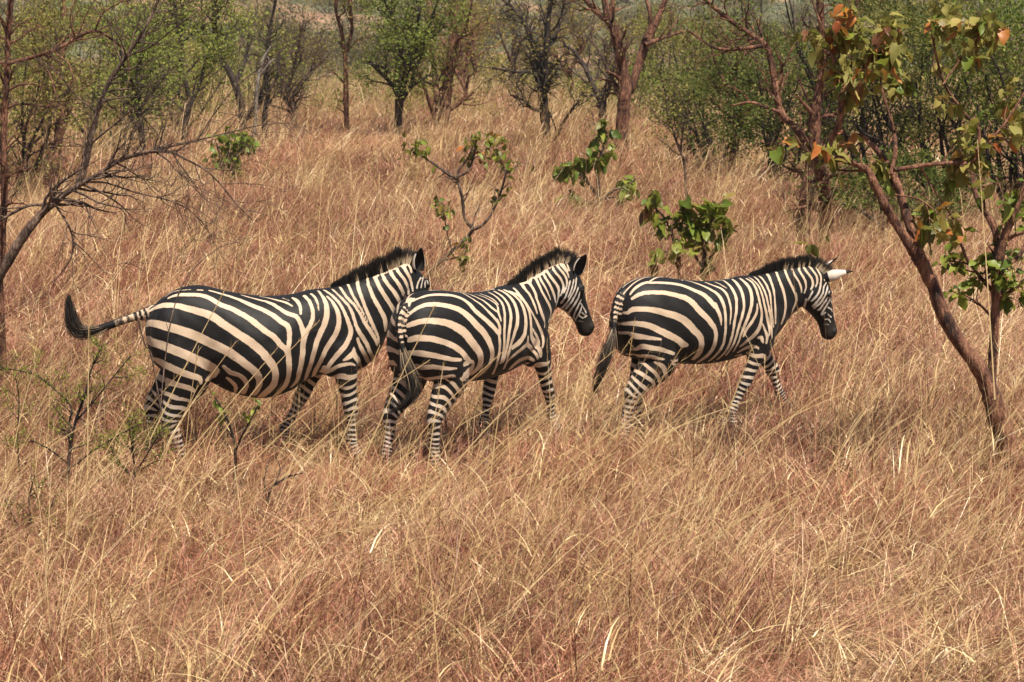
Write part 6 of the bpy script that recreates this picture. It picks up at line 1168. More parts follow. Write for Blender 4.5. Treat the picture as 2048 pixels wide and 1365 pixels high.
# dense dark bushes that close the right side of the clearing
def bush(name, label, px, Y, w, h, leafmat, seed, n=7000, size=0.075, bark=None, group=None, tone=0.45, lift=0.1, cat='bush'):
    r = np.random.default_rng(2000 + seed)
    b = ground_at(px, Y)
    stems = []
    for k in range(9):
        a = r.uniform(0, 2 * np.pi); d = np.array([math.cos(a) * 0.6 * w / h, math.sin(a) * 0.5, 1.0])
        stems.append(wander(r, b + r.normal(0, 0.12, 3) * [1, 1, 0], d, h * r.uniform(0.6, 1.0), 0.05, 0.012, 8, 0.16, 0.05))
    tw = sprout(r, stems, 1, 1.6, 0.33 * h, 0.5, 0.9, 0.22, 0.05, 0.2, 2, 0.0, 0.005)
    # leaf clumps spread unevenly through the volume
    nc = 70
    c = r.normal(0, 1, (nc, 3)); c = unit(c) * (r.uniform(0.25, 1, nc) ** 0.5)[:, None]
    c = np.stack([c[:, 0] * w * 0.5, c[:, 1] * w * 0.42, h * (lift + (0.52 + 0.48 * c[:, 2]) * (1 - lift))], 1) + b
    cr = r.uniform(0.06, 0.20, nc) * min(w, h)
    k = r.integers(0, nc, n)
    lp = c[k] + r.normal(0, 1, (n, 3)) * cr[k][:, None] * np.array([1, 1, 0.7]) * 0.62
    lp[:, 2] = np.maximum(lp[:, 2], b[2] + 0.1)
    cl = leaf_cloud(r, lp, unit(lp - b - np.array([0, 0, h * 0.3])), size, b, tone)
    cl = (cl[0], cl[1], np.clip(cl[2] + np.repeat(r.normal(0, 0.16, nc)[k], 4), 0, 1))
    return plant(name, label, cat, b, bark or B_DARK, stems, tw, cl, leafmat, group)
THICK = 'dark bushes closing the right side of the clearing'
bush('thicket_bush', 'dark round bush at the left end of the right hand thicket', 1425, 46, 2.6, 2.7, L_DARK, 1, 9000, group=THICK)
bush('thicket_bush', 'hazy green bush behind the dark round bush', 1350, 66, 4.2, 4.0, L_OLIVE, 2, 8000, 0.09, group=THICK)
bush('thicket_bush', 'dark bush behind the twin trunked tree', 1560, 41, 3.0, 3.6, L_DARK, 3, 11000, group=THICK)
bush('thicket_bush', 'tall dense dark green bush right of the twin trunks', 1745, 36, 3.0, 4.6, L_DARK, 4, 10500, 0.07, group=THICK, lift=0.2)
bush('thicket_bush', 'broad dark green bush behind the leaning orange leaved tree', 1880, 34, 3.0, 4.6, L_OLIVE, 5, 10000, 0.07, group=THICK, lift=0.16, tone=0.35)
bush('thicket_bush', 'dense green bush at the right edge behind the red stems', 2030, 33, 2.8, 4.6, L_GREEN, 6, 10000, 0.07, group=THICK, lift=0.16)
bush('thicket_bush', 'low tangle of dark foliage at the foot of the right thicket', 1800, 32, 2.6, 1.5, L_DARK, 7, 6000, 0.06, group=THICK, lift=0.25)
LEFTB = 'bushes in the left hand thicket'
bush('thicket_bush', 'olive bush behind the left edge trunk', 40, 38, 3.2, 4.0, L_OLIVE, 8, 8000, 0.07, group=LEFTB, tone=0.5)
bush('thicket_bush', 'green bush in the left thicket behind the arching branch', 215, 46, 4.0, 4.4, L_GREEN, 9, 9000, 0.08, group=LEFTB, tone=0.6)
bush('thicket_bush', 'yellowish bush left of the charred tree', 360, 58, 3.6, 3.6, L_OLIVE, 10, 6000, 0.08, group=LEFTB, tone=0.6)

# ------------------------------------------------------------------ the woodland behind: one tree of each kind, then copies
def wood_tree(seed, leafmat, bark, h, leaves, dens, size=0.125, name='woodland_tree'):
    r = np.random.default_rng(3000 + seed)
    b = np.array([0., 0., 0.])
    trunk = wander(r, b, (r.normal(0, 0.12), r.normal(0, 0.12), 1), h * 0.45, 0.14, 0.09, 8, 0.10, 0.05)
    limbs = [trunk]
    for k in range(4):
        a = r.uniform(0, 2 * np.pi); i = r.integers(3, 9)
        limbs.append(wander(r, trunk[0][i], (math.cos(a) * 0.7, math.sin(a) * 0.7, 1.0), h * r.uniform(0.35, 0.6), trunk[1][i] * 0.8, 0.02, 8, 0.20, 0.06))
    tw = sprout(r, limbs, 1, dens, 1.3, 0.5, 0.85, 0.24, 0.06, 0.3, 2, 0.0, 0.007)
    lp, ld = leaf_points(r, tw, leaves * 1.0, 0.10, 0.55)
    V, F, T = leaf_cloud(r, lp, ld, size, b, 0.5)
    tm, tf = tubes(limbs + tw, b, 6)
    me_t = mesh_np('trunk', tm, tf, True, [bark]); me_c = mesh_np('crown', V, F, False, [leafmat]); set_attr(me_c, 'tone', T)
    return me_t, me_c
kinds = [wood_tree(1, L_OLIVE, B_GREY, 6.0, 12, 2.2), wood_tree(2, L_GREEN, B_DARK, 6.5, 14, 2.0), wood_tree(3, L_YELLOW, B_RED, 5.5, 6, 2.4), wood_tree(4, L_OLIVE, B_DARK, 5.0, 12, 2.4), wood_tree(5, L_YELLOW, B_GREY, 6.5, 2, 3.2)]
r = np.random.default_rng(77)
KN = ['olive leaved tree in the far woodland behind the clearing', 'fresh green tree in the far woodland behind the clearing', 'yellowing red barked tree in the far woodland', 'low spreading olive tree in the far woodland', 'nearly bare grey tree in the far woodland']
for i in range(38):
    Y = 68 + 62 * (i / 38.0) + r.uniform(-2, 2)
    px = (i * 0.618034 % 1.0) * 2300 - 130 + r.uniform(-30, 30)
    if 560 < px < 760 and Y < 105: px += 1.0 * 260
    if 1130 < px < 1420 and Y < 80: Y += 25
    k = int(r.choice(5, p=[0.15, 0.17, 0.2, 0.16, 0.32])); s = r.uniform(0.75, 1.2)
    b = ground_at(px, Y)
    if Y > 118: b[2] = float(hill_z(b[0], Y)) if False else min(b[2], 0)
    root = empty('woodland_tree', b, KN[k], 'tree', 'trees of the far woodland: ' + KN[k].split(' tree')[0])
    root.rotation_euler = (0, 0, r.uniform(0, 6.28)); root.scale = (s, s, s)
    link('trunk', kinds[k][0], root); tag(link('crown', kinds[k][1], root), kind='stuff')

# undergrowth at the wood's edge and scrub on the hills
def bush_source(seed, leafmat, n, size, w, h):
    r = np.random.default_rng(seed)
    nc = 14; c = r.normal(0, 1, (nc, 3)) * np.array([w * 0.3, w * 0.3, h * 0.22]) + np.array([0, 0, h * 0.45])
    k = r.integers(0, nc, n); lp = c[k] + r.normal(0, 0.16 * w, (n, 3)); lp[:, 2] = np.abs(lp[:, 2])
    V, F, T = leaf_cloud(r, lp, unit(lp + 1e-3), size, np.zeros(3), 0.5)
    tw = [wander(r, (0, 0, 0), unit(r.normal(0, 0.5, 3) + [0, 0, 1]), h * r.uniform(0.7, 1.15), 0.014, 0.004, 6, 0.2, 0.05) for _ in range(16)]
    tv, tf = tubes(tw, np.zeros(3), 4)
    me = mesh_np('scrub', np.vstack([V, tv]), np.vstack([F, tf + len(V)]), False, [leafmat, B_GREY])
    me.polygons.foreach_set('material_index', np.concatenate([np.zeros(len(F), np.int32), np.ones(len(tf), np.int32)]))
    set_attr(me, 'tone', np.concatenate([T, np.full(len(tv), 0.5)]))
    return bpy.data.objects.new('scrub_source', me)
srcs = [bush_source(1, L_OLIVE, 520, 0.11, 1.3, 1.5), bush_source(2, L_YELLOW, 320, 0.11, 1.2, 1.3), bush_source(3, L_GREEN, 420, 0.11, 1.2, 1.6), bush_source(4, L_HILL, 120, 0.09, 1.4, 1.8)]
n = 230
y = r.uniform(64, 128, n); x = r.uniform(-1, 1, n) * (y * 0.28 + 3)
keep = r.uniform(0, 1, n) < sstep(58, 76, y + 3 * hsh(x * 0.3, y * 0.2, 6))
x, y = x[keep], y[keep]; n = len(x)
s = r.uniform(0.6, 1.5, n)
scatter('undergrowth', np.stack([x, y, ground_z(x, y) - 0.05], 1), np.stack([0 * x, 0 * x, r.uniform(0, 6.28, n)], 1), np.stack([s, s, s * r.uniform(0.7, 1.2, n)], 1), r.integers(0, 4, n), srcs, 'olive scrub filling the foot of the far woodland', 'scrub')
n = 1500
y = 135 + 500 * r.uniform(0, 1, n) ** 1.4; x = r.uniform(-1, 1, n) * (y * 0.29 + 6)
keep = r.uniform(0, 1, n) < 0.35 + 0.65 * (hsh(x * 0.05, y * 0.04, 3) > -0.3); x, y = x[keep], y[keep]; n = len(x)
s = r.uniform(1.0, 3.0, n)
hsrc = [bush_source(11, L_HILL, 500, 0.13, 1.3, 1.3), bush_source(12, L_HILL, 300, 0.13, 1.4, 1.5), bush_source(13, L_YELLOW, 240, 0.12, 1.2, 1.2), bush_source(14, L_HILL, 160, 0.11, 1.4, 1.8)]
scatter('hill_scrub', np.stack([x, y, hill_z(x, y) - 0.2], 1), np.stack([0 * x, 0 * x, r.uniform(0, 6.28, n)], 1), np.stack([s, s, s], 1), r.integers(0, 4, n), hsrc, 'bushes scattered over the distant hillside', 'scrub')

# ------------------------------------------------------------------ bare trees at the left, close to the zebras
def near_tree(name, label, Y, limbs, bark, seed, dens, length, levels, cat='tree', gnarl=0.2, up=0.04, rmin=0.0022, base_px=None, angle=0.85, sway=0.008, droop=0.0, tmin=0.2, skip=0, nseg=12, rs=1.0):
    r = np.random.default_rng(4000 + seed)
    paths = traced(limbs, Y, r, sway, rs=rs)
    base = ground_at(base_px if base_px is not None else limbs[0][0][0], Y)
    pts, rad = paths[0]
    if pts[0][2] > base[2] + 0.05:
        paths[0] = (np.vstack([[pts[0][0] - 0.3 * (pts[1][0] - pts[0][0]), pts[0][1], base[2] - 0.1], pts]), np.concatenate([[rad[0] * 1.15], rad]))
    tw = sprout(r, paths[skip:], 1, dens, length, 0.5, angle, gnarl, up, tmin, levels, droop, rmin)
    root = empty(name, base, label, cat)
    V, F = tubes(paths[:1], base, nseg); link('trunk', mesh_np('trunk', V, F, True, [bark]), root)
    for p in paths[1:]:
        V, F = tubes([p], base, nseg - 2); link('limb', mesh_np('limb', V, F, True, [bark]), root)
    if tw:
        V, F = tubes(tw, base, 5); tag(link('twigs', mesh_np('twigs', V, F, True, [bark]), root), kind='stuff')
    return root, base, paths, tw, r

near_tree('bare_tree', 'orange barked tree trunk standing at the left edge with an arching limb', 17, [
    [(-2, 560, 15), (4, 470, 14), (9, 380, 13), (8, 270, 12), (12, 180, 12), (15, 100, 11), (22, 0, 10), (28, -80, 9)],
    [(14, 128, 8), (40, 121, 7.5), (75, 112, 7), (120, 96, 6.5), (158, 73, 6), (190, 62, 5), (225, 80, 5), (252, 108, 4.5), (258, 145, 2.5)],
    [(190, 62, 4), (205, 28, 3.5), (235, 8, 3), (285, -25, 2.2)], [(68, 116, 3), (98, 146, 3), (112, 190, 2.6), (130, 235, 1.8)], [(10, 300, 4), (40, 270, 3), (70, 210, 2.4), (110, 160, 1.6)], [(150, 78, 3), (140, 40, 2.6), (150, 0, 2)]],
    B_RED, 1, 9.0, 0.55, 2, gnarl=0.2, rs=0.52)
near_tree('bare_tree', 'leaning leafless tree sprawling twigs over the grass at the left', 15.2, [
    [(-45, 630, 20), (0, 552, 18), (40, 484, 17), (80, 432, 15), (120, 396, 13), (165, 366, 9), (200, 346, 8), (240, 322, 7), (290, 305, 6.5), (340, 305, 5), (370, 318, 4), (410, 340, 3.2), (440, 368, 2.8), (470, 405, 2.3), (506, 442, 1.6)],
    [(160, 368, 9), (172, 330, 8.5), (182, 280, 8.5), (195, 225, 9), (214, 172, 8.5), (240, 132, 8), (262, 100, 6.5), (298, 42, 5), (322, -12, 4)],
    [(280, 307, 5), (340, 294, 4), (400, 280, 3.2), (460, 265, 2.6), (520, 251, 2), (572, 247, 1.2)], [(345, 307, 3), (368, 340, 2.6), (396, 378, 1.8)],
    [(160, 366, 4.5), (210, 366, 3.6), (270, 385, 3.2), (340, 402, 2.6), (380, 422, 2), (412, 452, 1.2)], [(100, 412, 6), (60, 411, 5.5), (20, 430, 5), (-25, 455, 4)],
    [(112, 412, 4.5), (135, 448, 4), (146, 482, 3.8), (140, 520, 3), (108, 565, 1.8)], [(145, 482, 3), (168, 502, 2.2), (216, 552, 1.2)], [(395, 280, 2.2), (430, 226, 2.4), (470, 176, 2.3), (520, 135, 1.9), (572, 92, 1.2)], [(258, 110, 4), (300, 95, 3), (345, 60, 2.4), (400, 20, 1.8)], [(195, 225, 4), (150, 190, 3), (120, 150, 2.2), (80, 120, 1.6)], [(210, 180, 3.5), (255, 205, 2.6), (300, 250, 2), (330, 290, 1.4)]],
    B_GREY, 2, 10.0, 0.62, 2, rs=0.54, rmin=0.0018, gnarl=0.16, up=0.03, base_px=-50)

# ------------------------------------------------------------------ broad leaves as single parts
def leaf_mesh(name, mat, slim=0.5, fold=0.18, curl=0.35, wave=0.0):
    """one leaf of unit length along +X with a folded midrib"""
    u = np.linspace(0, 1, 7); w = slim * 0.5 * np.sin(np.pi * u ** 0.85) ** 0.8
    z = -curl * u ** 2
    rows = []
    for k in range(7):
        wv = wave * math.sin(k * 2.1)
        rows += [(u[k], -w[k], z[k] + fold * w[k] + wv * w[k]), (u[k], 0, z[k]), (u[k], w[k], z[k] + fold * w[k] - wv * w[k])]
    V = np.array(rows)
    F = []
    for k in range(6):
        a = 3 * k
        F += [(a, a + 3, a + 4, a + 1), (a + 1, a + 4, a + 5, a + 2)]
    return mesh_np(name, V, np.array(F), True, [mat])
LEAVES = {k: [leaf_mesh('leaf', m, s, 0.35, c, wv) for s, c, wv in ((0.62, 0.25, 0.0), (0.70, 0.5, 0.35), (0.52, 0.8, 0.5))] for k, m in (('green', LO_GREEN), ('olive', LO_OLIVE), ('orange', LO_ORANGE), ('brown', LO_BROWN))}

def hang_leaves(root, base, spots, r, mix, droop=0.35):
    """spots: rows (world point, growth direction, length)"""
    kinds = list(mix); w = np.array([mix[k] for k in kinds], float); w /= w.sum()
    for p, d, L in spots:
        k = kinds[int(r.choice(len(kinds), p=w))]
        d = unit(np.asarray(d, float) + r.normal(0, 0.45, 3) + np.array([0, 0, -droop]))
        up = unit(np.array([0, 0, 1.0]) + r.normal(0, 0.45, 3)); s = unit(np.cross(up, d)); n_ = np.cross(d, s)
        M = Matrix(((d[0], s[0], n_[0], p[0] - base[0]), (d[1], s[1], n_[1], p[1] - base[1]), (d[2], s[2], n_[2], p[2] - base[2]), (0, 0, 0, 1)))
        o = link('leaf', LEAVES[k][int(r.integers(0, 3))], root)
        o.matrix_local = M @ Matrix.Diagonal((L, L, L, 1))

def pick_spots(r, twigs, count, L0, L1, jitter=0.01, tmin=0.35, test=None):
    out = []
    tries = 0
    while len(out) < count and tries < count * 30:
        tries += 1
        pts, rad = twigs[int(r.integers(0, len(twigs)))]
        q = r.uniform(tmin, 1) * (len(pts) - 1); i = min(int(q), len(pts) - 2); w = q - i
        p = pts[i] * (1 - w) + pts[i + 1] * w
        if test is not None and not test(p): continue
        out.append((p + r.normal(0, jitter, 3), pts[i + 1] - pts[i], r.uniform(L0, L1)))
    return out

def to_px(p):
    cp, sp = math.cos(PITCH), math.sin(PITCH)
    y = p[1] * cp - (p[2] - CAM_H) * sp; z = p[1] * sp + (p[2] - CAM_H) * cp
    return CX + FPX * p[0] / y, CY - FPX * z / y

# leaning tree at the right, the nearest tree of the scene
root, base, paths, tw, r = near_tree('leaning_tree', 'leaning reddish tree with green and orange leaves in front at the right', 13.9, [
    [(2042, 985, 28), (2022, 915, 26), (1998, 835, 24), (1976, 772, 23), (1950, 726, 21), (1915, 680, 19), (1886, 630, 18), (1866, 572, 17), (1846, 530, 16), (1832, 506, 16), (1808, 472, 11), (1787, 440, 10.5), (1769, 408, 10), (1750, 370, 9.5), (1737, 345, 8.5), (1720, 332, 7.5), (1700, 325, 6.5), (1678, 318, 5.5), (1640, 314, 5)],
    [(1646, 316, 7), (1660, 284, 7), (1678, 250, 7), (1682, 215, 6.5), (1682, 182, 6), (1700, 160, 5.5), (1745, 125, 5), (1780, 86, 4), (1798, 58, 2.5)],
    [(1682, 190, 4.5), (1672, 140, 3.5), (1660, 100, 3), (1642, 50, 2.5), (1622, -5, 2)],
    [(1834, 508, 11), (1823, 466, 10.5), (1808, 412, 10), (1795, 370, 9.5), (1784, 345, 8.5), (1768, 318, 7.5), (1745, 291, 7), (1722, 268, 4)],
    [(1782, 350, 5.5), (1791, 300, 5), (1785, 250, 4), (1768, 196, 3), (1760, 150, 2)],
    [(1788, 340, 6), (1850, 331, 5.5), (1900, 326, 5), (1948, 322, 5), (1957, 262, 4), (1930, 228, 4), (1890, 170, 3), (1870, 100, 3), (1862, 40, 2.5)],
    [(1950, 300, 3.5), (2000, 260, 3), (2040, 200, 3), (2070, 150, 2)], [(1745, 340, 3.5), (1700, 342, 3), (1660, 338, 2)], [(1840, 333, 3), (1862, 370, 2.2), (1888, 410, 1.8), (1908, 440, 1.2)], [(1790, 390, 2.5), (1840, 400, 2), (1880, 430, 1.5)], [(1640, 315, 3), (1610, 300, 2.4), (1590, 270, 1.8)], [(1885, 170, 2.5), (1920, 120, 2.2), (1960, 60, 1.8)]],
    B_RED, 3, 7.0, 0.32, 2, rs=0.84, gnarl=0.2, up=0.06, skip=1, base_px=2055)
mix_o = {'olive': 0.30, 'green': 0.20, 'orange': 0.38, 'brown': 0.12}
inl = lambda x0, x1, y0, y1: (lambda p: (lambda q: x0 < q[0] < x1 and y0 < q[1] < y1)(to_px(p)))
hang_leaves(root, base, pick_spots(r, tw, 130, 0.085, 0.15, test=inl(1540, 1800, -30, 345)), r, mix_o)
hang_leaves(root, base, pick_spots(r, tw, 110, 0.085, 0.15, test=inl(1740, 2080, -30, 330)), r, {'olive': 0.42, 'green': 0.34, 'orange': 0.20, 'brown': 0.04})
hang_leaves(root, base, pick_spots(r, tw, 58, 0.09, 0.16, test=inl(1720, 1930, 300, 500)), r, {'olive': 0.5, 'green': 0.25, 'orange': 0.25})
def joined_leaves(name, root, base, spots, r, mat, tone0=0.6, droop=0.35):
    """the leaves past the first three hundred: same shape, one part"""
    Vs, Fs, Ts, o = [], [], [], 0
    for p, d, L in spots:
        src = LEAVES['olive'][int(r.integers(0, 3))]
        v = np.empty(len(src.vertices) * 3, np.float32); src.vertices.foreach_get('co', v); v = v.reshape(-1, 3)
        f = np.array([tuple(q.vertices) for q in src.polygons])
        d = unit(np.asarray(d, float) + r.normal(0, 0.45, 3) + np.array([0, 0, -droop])); s = unit(np.cross(unit(np.array([0, 0, 1.0]) + r.normal(0, 0.45, 3)), d)); n_ = np.cross(d, s)
        Vs.append(v @ np.stack([d, s, n_]) * L + (np.asarray(p) - base)); Fs.append(f + o); Ts.append(np.full(len(v), np.clip(r.normal(tone0, 0.2), 0, 1))); o += len(v)
    me = mesh_np(name, np.vstack(Vs), np.vstack(Fs), True, [mat]); set_attr(me, 'tone', np.concatenate(Ts))
    return tag(link(name, me, root), kind='stuff')
joined_leaves('leaves', root, base, pick_spots(r, tw, 400, 0.07, 0.13, 0.03, 0.2, test=inl(1560, 2080, -40, 340)) + pick_spots(r, tw, 40, 0.07, 0.12, test=inl(1720, 2000, 300, 480)), r, L_OLIVE)
# hanging sprig in front of the lead zebra's crest
r2 = np.random.default_rng(5)
sprig = [(P(1628, 320, 13.9), 1.2), (P(1622, 400, 13.8), 1.0), (P(1618, 490, 13.75), 0.9)]
pts = catmull(np.array([s[0] for s in sprig]), 6); V, F = tubes([(pts, np.full(len(pts), 0.0022))], base, 5)
link('hanging_twig', mesh_np('hanging_twig', V, F, True, [B_GREY]), root)
tip = sprig[2][0]
hang_leaves(root, base, [(tip, (-1, 0, 0.5), 0.12), (tip, (0.5, 0, -0.6), 0.11), (tip, (-0.2, -0.3, -0.5), 0.07), (tip, (0.9, 0, 0.3), 0.07), (P(1655, 470, 13.9), (0.1, 0, -1), 0.06)], r2, {'olive': 1.0}, 0.2)

# red stemmed bush at the right edge
root, base, paths, tw, r = near_tree('red_stemmed_bush', 'red stemmed bush with fresh green leaves at the right edge', 15.0, [
    [(1985, 720, 9), (1990, 640, 10), (1993, 560, 11), (2000, 505, 11), (2018, 455, 7), (2040, 400, 5.5), (2062, 340, 4)], [(1998, 510, 8), (1988, 455, 7), (1962, 412, 6), (1950, 382, 5), (1944, 330, 4)], [(1992, 590, 5), (1965, 560, 4), (1935, 520, 3), (1915, 470, 2)], [(1996, 540, 5), (2030, 520, 4), (2060, 480, 3)], [(1992, 600, 4), (2025, 580, 3.5), (2055, 560, 3)], [(1988, 640, 3), (1960, 610, 2.5), (1930, 590, 2)]],
    B_RED, 4, 9.0, 0.30, 2, cat='bush', gnarl=0.22, up=0.08)
hang_leaves(root, base, pick_spots(r, tw, 210, 0.07, 0.13, test=inl(1880, 2100, 370, 690)), r, {'green': 0.85, 'olive': 0.15}, 0.1)

# saplings and shrubs in the clearing behind the zebras
root, base, paths, tw, r = near_tree('sapling', 'slender forked sapling with small leaf clusters behind the gap between two zebras', 23.0, [
    [(838, 600, 5), (862, 545, 5), (890, 515, 5), (920, 488, 6), (945, 460, 7), (930, 440, 5), (925, 400, 5), (918, 372, 5), (912, 356, 5), (898, 350, 4.5), (870, 330, 4), (845, 313, 3.5), (825, 305, 2.5)],
    [(912, 358, 4), (918, 340, 4), (935, 318, 3.5), (945, 295, 3), (952, 275, 2.5)], [(916, 354, 4), (936, 342, 4), (946, 318, 3.5), (953, 280, 2.5)], [(942, 462, 5), (965, 450, 4.5), (982, 430, 4), (1000, 390, 4), (1010, 355, 3.5), (1015, 340, 3)], [(1012, 350, 2.5), (1000, 325, 2), (988, 300, 1.8), (982, 275, 1.5)], [(1013, 345, 2.5), (1030, 335, 2), (1042, 325, 1.5)], [(944, 460, 2.5), (950, 430, 2), (960, 415, 1.5)], [(905, 505, 3), (895, 470, 2.2), (888, 430, 2), (885, 405, 1.6)], [(880, 522, 3), (915, 515, 2.4), (940, 500, 1.8)]],
    B_GREY, 5, 7.0, 0.32, 1, rs=0.62, cat='sapling', gnarl=0.2, up=0.1, tmin=0.4)
for box, n_ in (((800, 880, 270, 350), 40), ((880, 1000, 225, 330), 75), ((980, 1060, 240, 420), 44), ((860, 930, 380, 470), 28), ((840, 960, 470, 560), 40)):
    hang_leaves(root, base, pick_spots(r, tw + paths[1:], n_, 0.06, 0.115, 0.03, 0.3, inl(*box)), r, {'green': 0.52, 'olive': 0.38, 'orange': 0.08, 'brown': 0.02}, 0.05)
root, base, paths, tw, r = near_tree('broad_leaved_shrub', 'green broad leaved shrub standing in the grass behind the middle zebra', 34.0, [
    [(1200, 425, 3.5), (1198, 385, 3.5), (1195, 340, 3), (1205, 300, 2.5), (1212, 262, 2)], [(1199, 400, 3), (1175, 365, 2.5), (1150, 345, 2), (1125, 342, 1.5)], [(1200, 405, 3), (1228, 380, 2.5), (1250, 375, 2), (1272, 358, 1.5)], [(1196, 350, 2), (1180, 325, 1.6), (1160, 318, 1.2)], [(1202, 400, 2), (1240, 390, 1.6), (1258, 370, 1.2)], [(1200, 410, 2), (1160, 400, 1.4), (1150, 400, 1)]],
    B_GREY, 6, 11.0, 0.36, 1, cat='shrub', gnarl=0.2, up=0.1, tmin=0.35)
hang_leaves(root, base, pick_spots(r, tw + paths[1:], 170, 0.14, 0.24, 0.03, 0.35), r, {'green': 0.85, 'olive': 0.15}, 0.5)
root, base, paths, tw, r = near_tree('broad_leaved_shrub', 'large leaved shrub with browning leaves rising behind the lead zebra', 23.5, [
    [(1408, 600, 5), (1408, 550, 5), (1410, 500, 4.5), (1415, 450, 4), (1425, 418, 3)], [(1362, 600, 2.5), (1358, 545, 2.5), (1350, 495, 2.4), (1338, 455, 2.2), (1322, 428, 2), (1295, 405, 1.6)], [(1408, 540, 3), (1385, 500, 2.4), (1385, 460, 2), (1378, 440, 1.5)], [(1409, 530, 3), (1432, 500, 2.4), (1445, 470, 2), (1450, 445, 1.5)], [(1355, 520, 1.8), (1335, 505, 1.5), (1318, 500, 1)], [(1340, 460, 1.8), (1365, 430, 1.5), (1385, 418, 1)]],
    B_GREY, 7, 9.0, 0.26, 1, cat='shrub', gnarl=0.18, up=0.1, tmin=0.3)
hang_leaves(root, base, pick_spots(r, tw + paths[2:4], 110, 0.13, 0.22, 0.02, 0.25, inl(1370, 1470, 395, 560)), r, {'green': 0.6, 'olive': 0.32, 'brown': 0.08}, 0.15)
hang_leaves(root, base, pick_spots(r, tw + paths[1:2] + paths[4:], 60, 0.13, 0.23, 0.03, 0.3, inl(1255, 1375, 380, 570)), r, {'green': 0.62, 'olive': 0.14, 'brown': 0.24}, 0.45)
root, base, paths, tw, r = near_tree('broad_leaved_shrub', 'small dark green shrub in front of the charred tree', 39.0, [
    [(462, 380, 3), (462, 345, 3), (458, 310, 2.5), (455, 275, 2)], [(461, 350, 2.4), (478, 310, 2), (488, 285, 1.5)], [(461, 355, 2.4), (442, 320, 2), (434, 290, 1.5)]],
    B_GREY, 8, 14.0, 0.36, 1, cat='shrub', gnarl=0.2, up=0.05, tmin=0.2)
hang_leaves(root, base, pick_spots(r, tw + paths[1:], 150, 0.13, 0.23, 0.05, 0.2), r, {'green': 0.9, 'olive': 0.1}, 0.25)

# fine leaved herbs in the left foreground
def herb(label, Y, limbs, seed, dens, length, leaves, size, jitter, levels=2, bark=B_DARK):
    root, base, paths, tw, r = near_tree('fine_leaved_herb', label, Y, limbs, bark, seed, dens, length, levels, cat='herb', gnarl=0.2, up=0.08, rmin=0.0012, tmin=0.2, nseg=8)
    lp, ld = leaf_points(r, tw + paths[1:], leaves, jitter, 0.25)
    V, F, T = leaf_cloud(r, lp, ld, size, base, 0.55, 0.0, 0.55)
    me = mesh_np('foliage', V, F, False, [L_FERN]); set_attr(me, 'tone', T); tag(link('foliage', me, root), kind='stuff')
herb('dark stemmed herb with tiny fresh green leaves behind the large zebra', 13.6, [
    [(135, 965, 3.5), (140, 900, 3.2), (152, 840, 3), (170, 790, 2.6), (182, 740, 2.2), (205, 690, 1.6)], [(140, 905, 3), (138, 850, 2.4), (142, 815, 2), (110, 780, 1.6), (70, 750, 1.3), (0, 735, 1)], [(150, 845, 2.2), (190, 800, 1.8), (230, 750, 1.4), (262, 712, 1)], [(138, 930, 2), (100, 900, 1.6), (60, 880, 1.2)], [(138, 940, 2), (190, 900, 1.8), (240, 870, 1.4), (280, 850, 1)], [(40, 960, 2), (35, 880, 1.6), (38, 800, 1.2), (30, 750, 1)]],
    11, 13.0, 0.22, 75, 0.017, 0.014)
herb('low fresh green herb at the hind feet of the large zebra', 13.5, [
    [(270, 990, 2.5), (268, 930, 2.2), (262, 880, 1.8), (255, 840, 1.2)], [(268, 950, 2), (300, 900, 1.6), (322, 860, 1)], [(268, 960, 2), (235, 920, 1.6), (215, 880, 1)], [(269, 955, 1.8), (290, 935, 1.4), (320, 920, 1)]],
    12, 16.0, 0.20, 75, 0.017, 0.014)
herb('pale green herb at the left edge of the foreground', 12.6, [
    [(60, 1110, 2.5), (62, 1050, 2.2), (58, 1000, 1.8), (70, 950, 1.2)], [(61, 1080, 2), (95, 1030, 1.6), (110, 990, 1)], [(61, 1085, 2), (30, 1040, 1.6), (10, 1000, 1)]],
    13, 14.0, 0.18, 60, 0.017, 0.014)
# small leafy twigs in front of the large zebra
root, base, paths, tw, r = near_tree('leafy_twig', 'dark forked twig with two small leaf clusters below the large zebra', 13.4, [
    [(470, 960, 3.2), (470, 900, 3), (462, 860, 2.6), (448, 825, 2.2), (430, 795, 1.6)], [(470, 905, 2.4), (485, 870, 2), (505, 835, 1.8), (515, 812, 1.4)], [(466, 880, 1.6), (455, 860, 1.2), (440, 850, 1)]],
    B_DARK, 14, 3.0, 0.10, 1, cat='twig', gnarl=0.2, up=0.1, tmin=0.4)
hang_leaves(root, base, pick_spots(r, tw + paths[1:], 14, 0.035, 0.07, 0.01, 0.5, inl(480, 550, 780, 850)) + pick_spots(r, tw + paths[:1], 16, 0.035, 0.07, 0.012, 0.75, inl(400, 470, 770, 850)), r, {'green': 0.7, 'olive': 0.3}, 0.1)
near_tree('dead_twig', 'bent dark dead twig standing in the grass below the large zebra', 13.0, [
    [(530, 1060, 2.6), (536, 1000, 2.4), (545, 975, 2.4), (575, 955, 2), (605, 947, 1.5)], [(535, 1010, 1.8), (528, 960, 1.4), (540, 920, 1)], [(548, 972, 1.6), (560, 940, 1.2), (552, 915, 0.9)]],
    B_DARK, 15, 2.0, 0.10, 1, cat='twig')
near_tree('dead_twig', 'thin pale bent stem rising past the rump of the large zebra', 13.9, [
    [(330, 960, 1.6), (325, 880, 1.6), (318, 800, 1.7), (308, 740, 1.6), (302, 708, 1.5), (290, 690, 1.5), (280, 655, 1.4), (272, 625, 1)], [(320, 830, 1.2), (328, 740, 1.3), (342, 640, 1.3), (365, 570, 1.3), (400, 525, 1.1), (440, 495, 1), (475, 485, 0.8)]],
    B_GREY, 16, 0.25, 0.10, 1, cat='twig')

